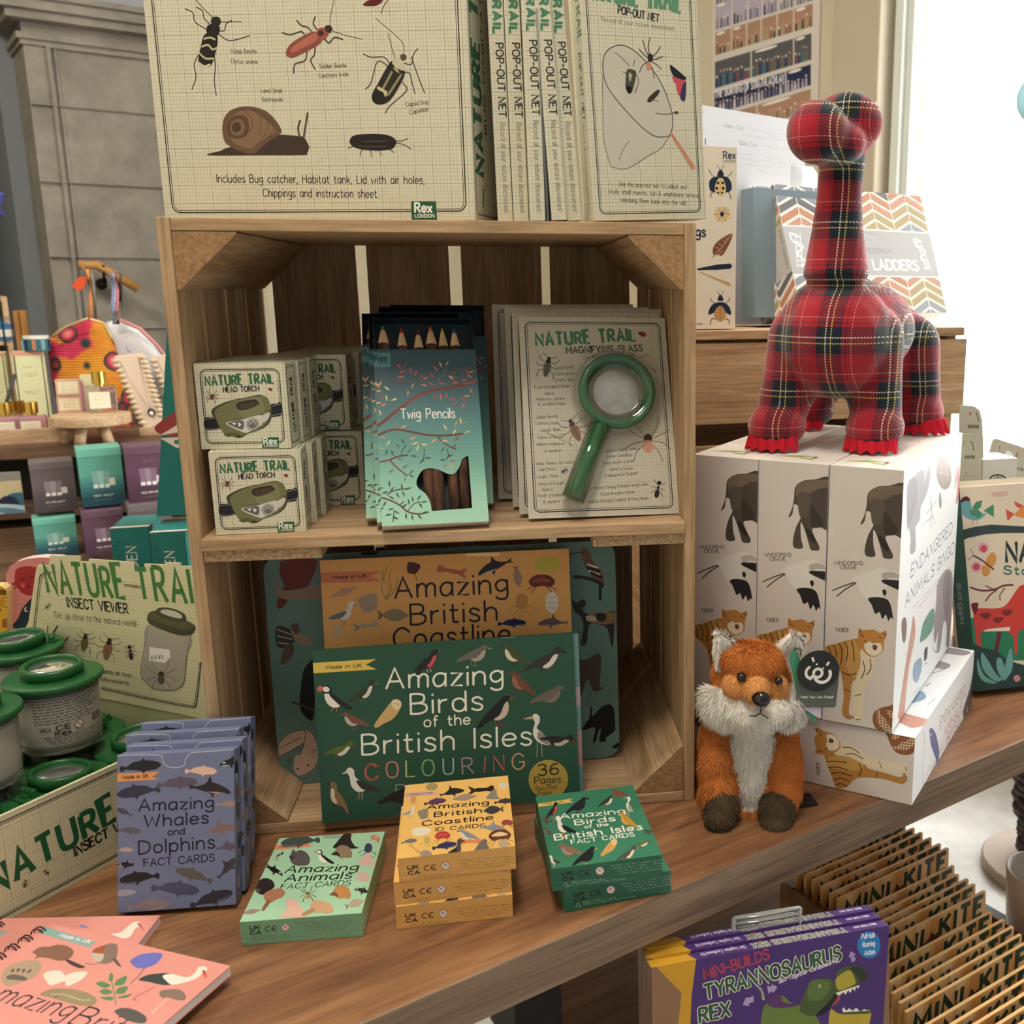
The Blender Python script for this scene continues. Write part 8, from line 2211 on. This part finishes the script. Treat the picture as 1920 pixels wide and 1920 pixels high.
# t-rex kit boxes
xd = (.25, .0145, .245)
def trex():
    loc, rot = (.4205, -.2474, -.298), (-.1818, .0424, .1647); M = xf(loc, rot); mb = MB(); PU = '#4a3272'
    mb.box((0, 0, 0), xd, '#8d6a52', faces=['#8d6a52', '#8d6a52', '#6a4a34', '#7a5a40', '#6a4a34', PU]); f = front(mb, xd[0], xd[2], M); q = lambda X, Y: '%g,%g' % (X, Y)
    f.art('''G c9982c -20,1205 720,1130 620,2600 480,2600 490,1920 528,1570 185,1220
G 4b3373 700,1125 2870,760 2750,2600 600,2600 640,1600
T b8404a 1.6 10 785,1420 1515,1185 MINI-BUILDS''', 1190, 1600, 6)
    for wd, c in ((4.6, 'e6e2d4'), (2.9, '2f5a3c')):
        f.art('T %s %s 13.5 800,1640 2320,1190 TYRANNOSAURUS\nT %s %s 13 735,1900 1070,1820 REX' % (c, wd, c, wd), 1190, 1600, 6)
    f.art('T d9cfe0 .9 4.2 1625,1462 2290,1220 Slot-Together Cardboard Kit', 1190, 1600, 6)
    f.art('''E 2f7cc4 1135,1030 132,152
T dfe8f2 .9 5 1055,965 1200,940 Pull-tab
T dfe8f2 .9 5 1065,1055 1200,1035 Roaring
T dfe8f2 .9 5 1085,1145 1200,1130 Action
G a58cc0 905,1165 930,1100 990,1135 965,1145 990,1200 940,1230 930,1170
G a58cc0 0,1520 50,1490 40,1470 100,1500 60,1570 50,1550 0,1580
P 6a8040 -60,1760 60,1640 160,1600 260,1680 360,1700 460,1780 560,1860 620,2100 300,2200 -60,2200
P 5c3a6c 0,1640 60,1600 110,1585 150,1620 170,1670 250,1690 340,1690 320,1720 100,1740 0,1700
P 4a5c34 355,1760 400,1600 450,1480 500,1425 640,1405 700,1415 740,1440 770,1400 760,1360 810,1300 900,1265 1000,1270 1080,1290 1125,1390 1120,1420 1040,1440 1000,1480 900,1540 800,1600 720,1700 600,1780 480,1830 420,1810
P 5f7440 480,1440 640,1420 700,1460 690,1540 600,1640 500,1660 440,1600
P b0a23c 760,1420 850,1340 930,1320 985,1440 960,1480 800,1540
P 2c3a2c 930,1290 1050,1280 1125,1390 1080,1430 1040,1440 1000,1380
G ece8dc 760,1570 1030,1480 1015,1520 990,1500 975,1550 950,1520 925,1570 900,1540 870,1590 850,1560 800,1600
E d9cf9a 582,1495 16,20
E 1c1a18 584,1497 7,10
P b4484a 760,1600 810,1620 780,1680 720,1710 740,1650
P 22242c 540,1820 700,1650 740,1580 780,1620 720,1700 640,1800
P b9a53c 700,1760 800,1800 1000,1790 1130,1760 1160,1800 1140,1900 1100,2000 720,2040
G ece8dc 830,1760 850,1730 880,1770 910,1740 950,1770 990,1735 1040,1780 1080,1750 1130,1770 1120,1790 850,1790
P 4a5c30 840,1790 1130,1770 1130,1800 850,1810''', 1440, 1600, 6)
    f.art('''G b39cc8 1490,1490 1540,1500 1540,1470 1605,1505 1560,1570 1550,1545 1500,1560
G b39cc8 1340,1605 1300,1620 1250,1625 1215,1705 1295,1720 1280,1690 1340,1670
P 9a9a84 1385,1510 1410,1500 1440,1540 1462,1620 1460,1650 1430,1640 1420,1560''', 1190, 1600, 6)
    t = top(mb, *xd); t.add([(0, 0), (.045, 0), (.040, xd[1]), (0, xd[1])], '#c9982c')
    for wd, c in ((.0026, '#dcd8c8'), (.0012, '#2f5a3c')): t.text('TYRANNOSAURUS REX', (.205, xd[1]*.82), (.105, xd[1]*.82), .0095, wd, c)
    t.text('Slot-Together Cardboard Kit', (.098, xd[1]*.75), (.052, xd[1]*.75), .006, .0006, '#d9cfe0'); t.text('BUILD YOUR OWN', (.24, xd[1]*.7), (.215, xd[1]*.7), .004, .0006, '#e9e4ee')
    return mb.build('dinosaur_kit_box', CARD, loc=loc, rot=rot, bevel=.0006)
t0_ = trex(); GT = 'purple dinosaur kit boxes'; tag(t0_, 'purple and yellow dinosaur kit box, front of three below the table edge', 'kit box', GT)
ry = Matrix.Rotation(.1647, 3, 'Z') @ Vector((0, 1, 0))
for i, lb in ((1, 'purple and yellow dinosaur kit box, middle of the three'), (2, 'purple and yellow dinosaur kit box, rearmost of the three')):
    place(t0_, Vector((.4205, -.2474, -.298))+ry*(.0152*i)+Vector((0, 0, -.0006*i)), (-.1818, .0424, .1647), lb, 'kit box', GT)
# clear bracket behind the kit boxes
m = MB(); A_ = onz(1376, 1722, -.05); B_ = onz(1500, 1702, -.05)
for dz in (0, -.006, -.014): m.tube([A_+Vector((0, 0, dz)), B_+Vector((0, 0, dz))], .0022, 8)
m.tube([A_, A_+Vector((0, 0, -.10))], .0022, 8); m.tube([B_, B_+Vector((0, 0, -.10))], .0022, 8)
tag(m.build('sign_clip', mat('clear_plastic_clip', '#dfe3e4', .08, trans=.7, ior=1.4)), 'clear plastic ticket clip behind the dinosaur kit boxes', 'clip')
# stand under both
sx = MB(); c0 = Vector((.80, -.02, 0)); 
sx.box((-.34, -.36, KB-.03), (.42, .55, KB-.0045)); 
ls = empty('low_display_stand', (.80, -.02, 0), (0, 0, KA)); tag(ls, 'low dark stand carrying the kites and dinosaur kits beside the table', 'stand'); sx.build('top_board', WD, ls, bevel=.002)
for x_, y_ in ((-.30, -.32), (.38, -.32), (-.30, .50), (.38, .50)): m = MB(); m.box((x_-.02, y_-.02, FZ), (x_+.02, y_+.02, KB-.03)); m.build('leg', IRON, ls)
rise = KB-.0045; 
m = MB(); m.box((-.005, -.005, 0), (.262, .075, -.300-rise)); tag(m.build('riser_block', mat('kraft_print'), loc=(.408, -.262, rise+.0004), rot=(0, 0, .1647)), 'plain card riser under the dinosaur kit boxes', 'riser')
# round pedestal base and wicker basket at the right edge
cp = onz(1962, 1610, FZ+.03); R = (onz(1962, 1610, FZ+.03)-onz(1846, 1612, FZ+.03)).length
pb_ = empty('pedestal_stand', (cp.x, cp.y, FZ)); tag(pb_, 'round beige pedestal base with a woven dark wicker column at the right edge', 'stand')
m = MB(); m.lathe([(0, 0), (R, 0), (R, .026), (R-.004, .03), (0, .03)], 64, sm=False); m.build('round_base', mat('beige_stone', '#c3b2a2', .5), pb_)
WK = mat('dark_wicker', '#3c302a', .6); m = MB()
c2_ = onz(1962, 1475, FZ+.24); 
for i in range(16):
    z = .031+i*.024; rr = .055+.0036*i+.004*math.sin(i*1.3); n = 40
    P = [((rr+.004*math.sin(t*9+i*math.pi))*math.cos(t), (rr+.004*math.sin(t*9+i*math.pi))*math.sin(t), z) for t in [2*math.pi*j/n for j in range(n)]]
    m.tube(P, .013, 7, closed=True)
m.lathe([(.045, .03), (.105, .42)], 20); m.build('woven_column', WK, pb_)
# small fur-lined basket at the far right
A = onz(1932, 1790, -.47); m = MB(); m.lathe([(.03, 0), (.055, .0), (.062, .11), (.058, .112), (.05, .01), (0, .01)], 32, '#d9d4cc'); bk3 = empty('gift_tub', (A.x+.05, A.y+.06, -.4745)); tag(bk3, 'white round tub with brown fluffy contents, right of the kite packs', 'tub'); m.build('tub', CARD, bk3)
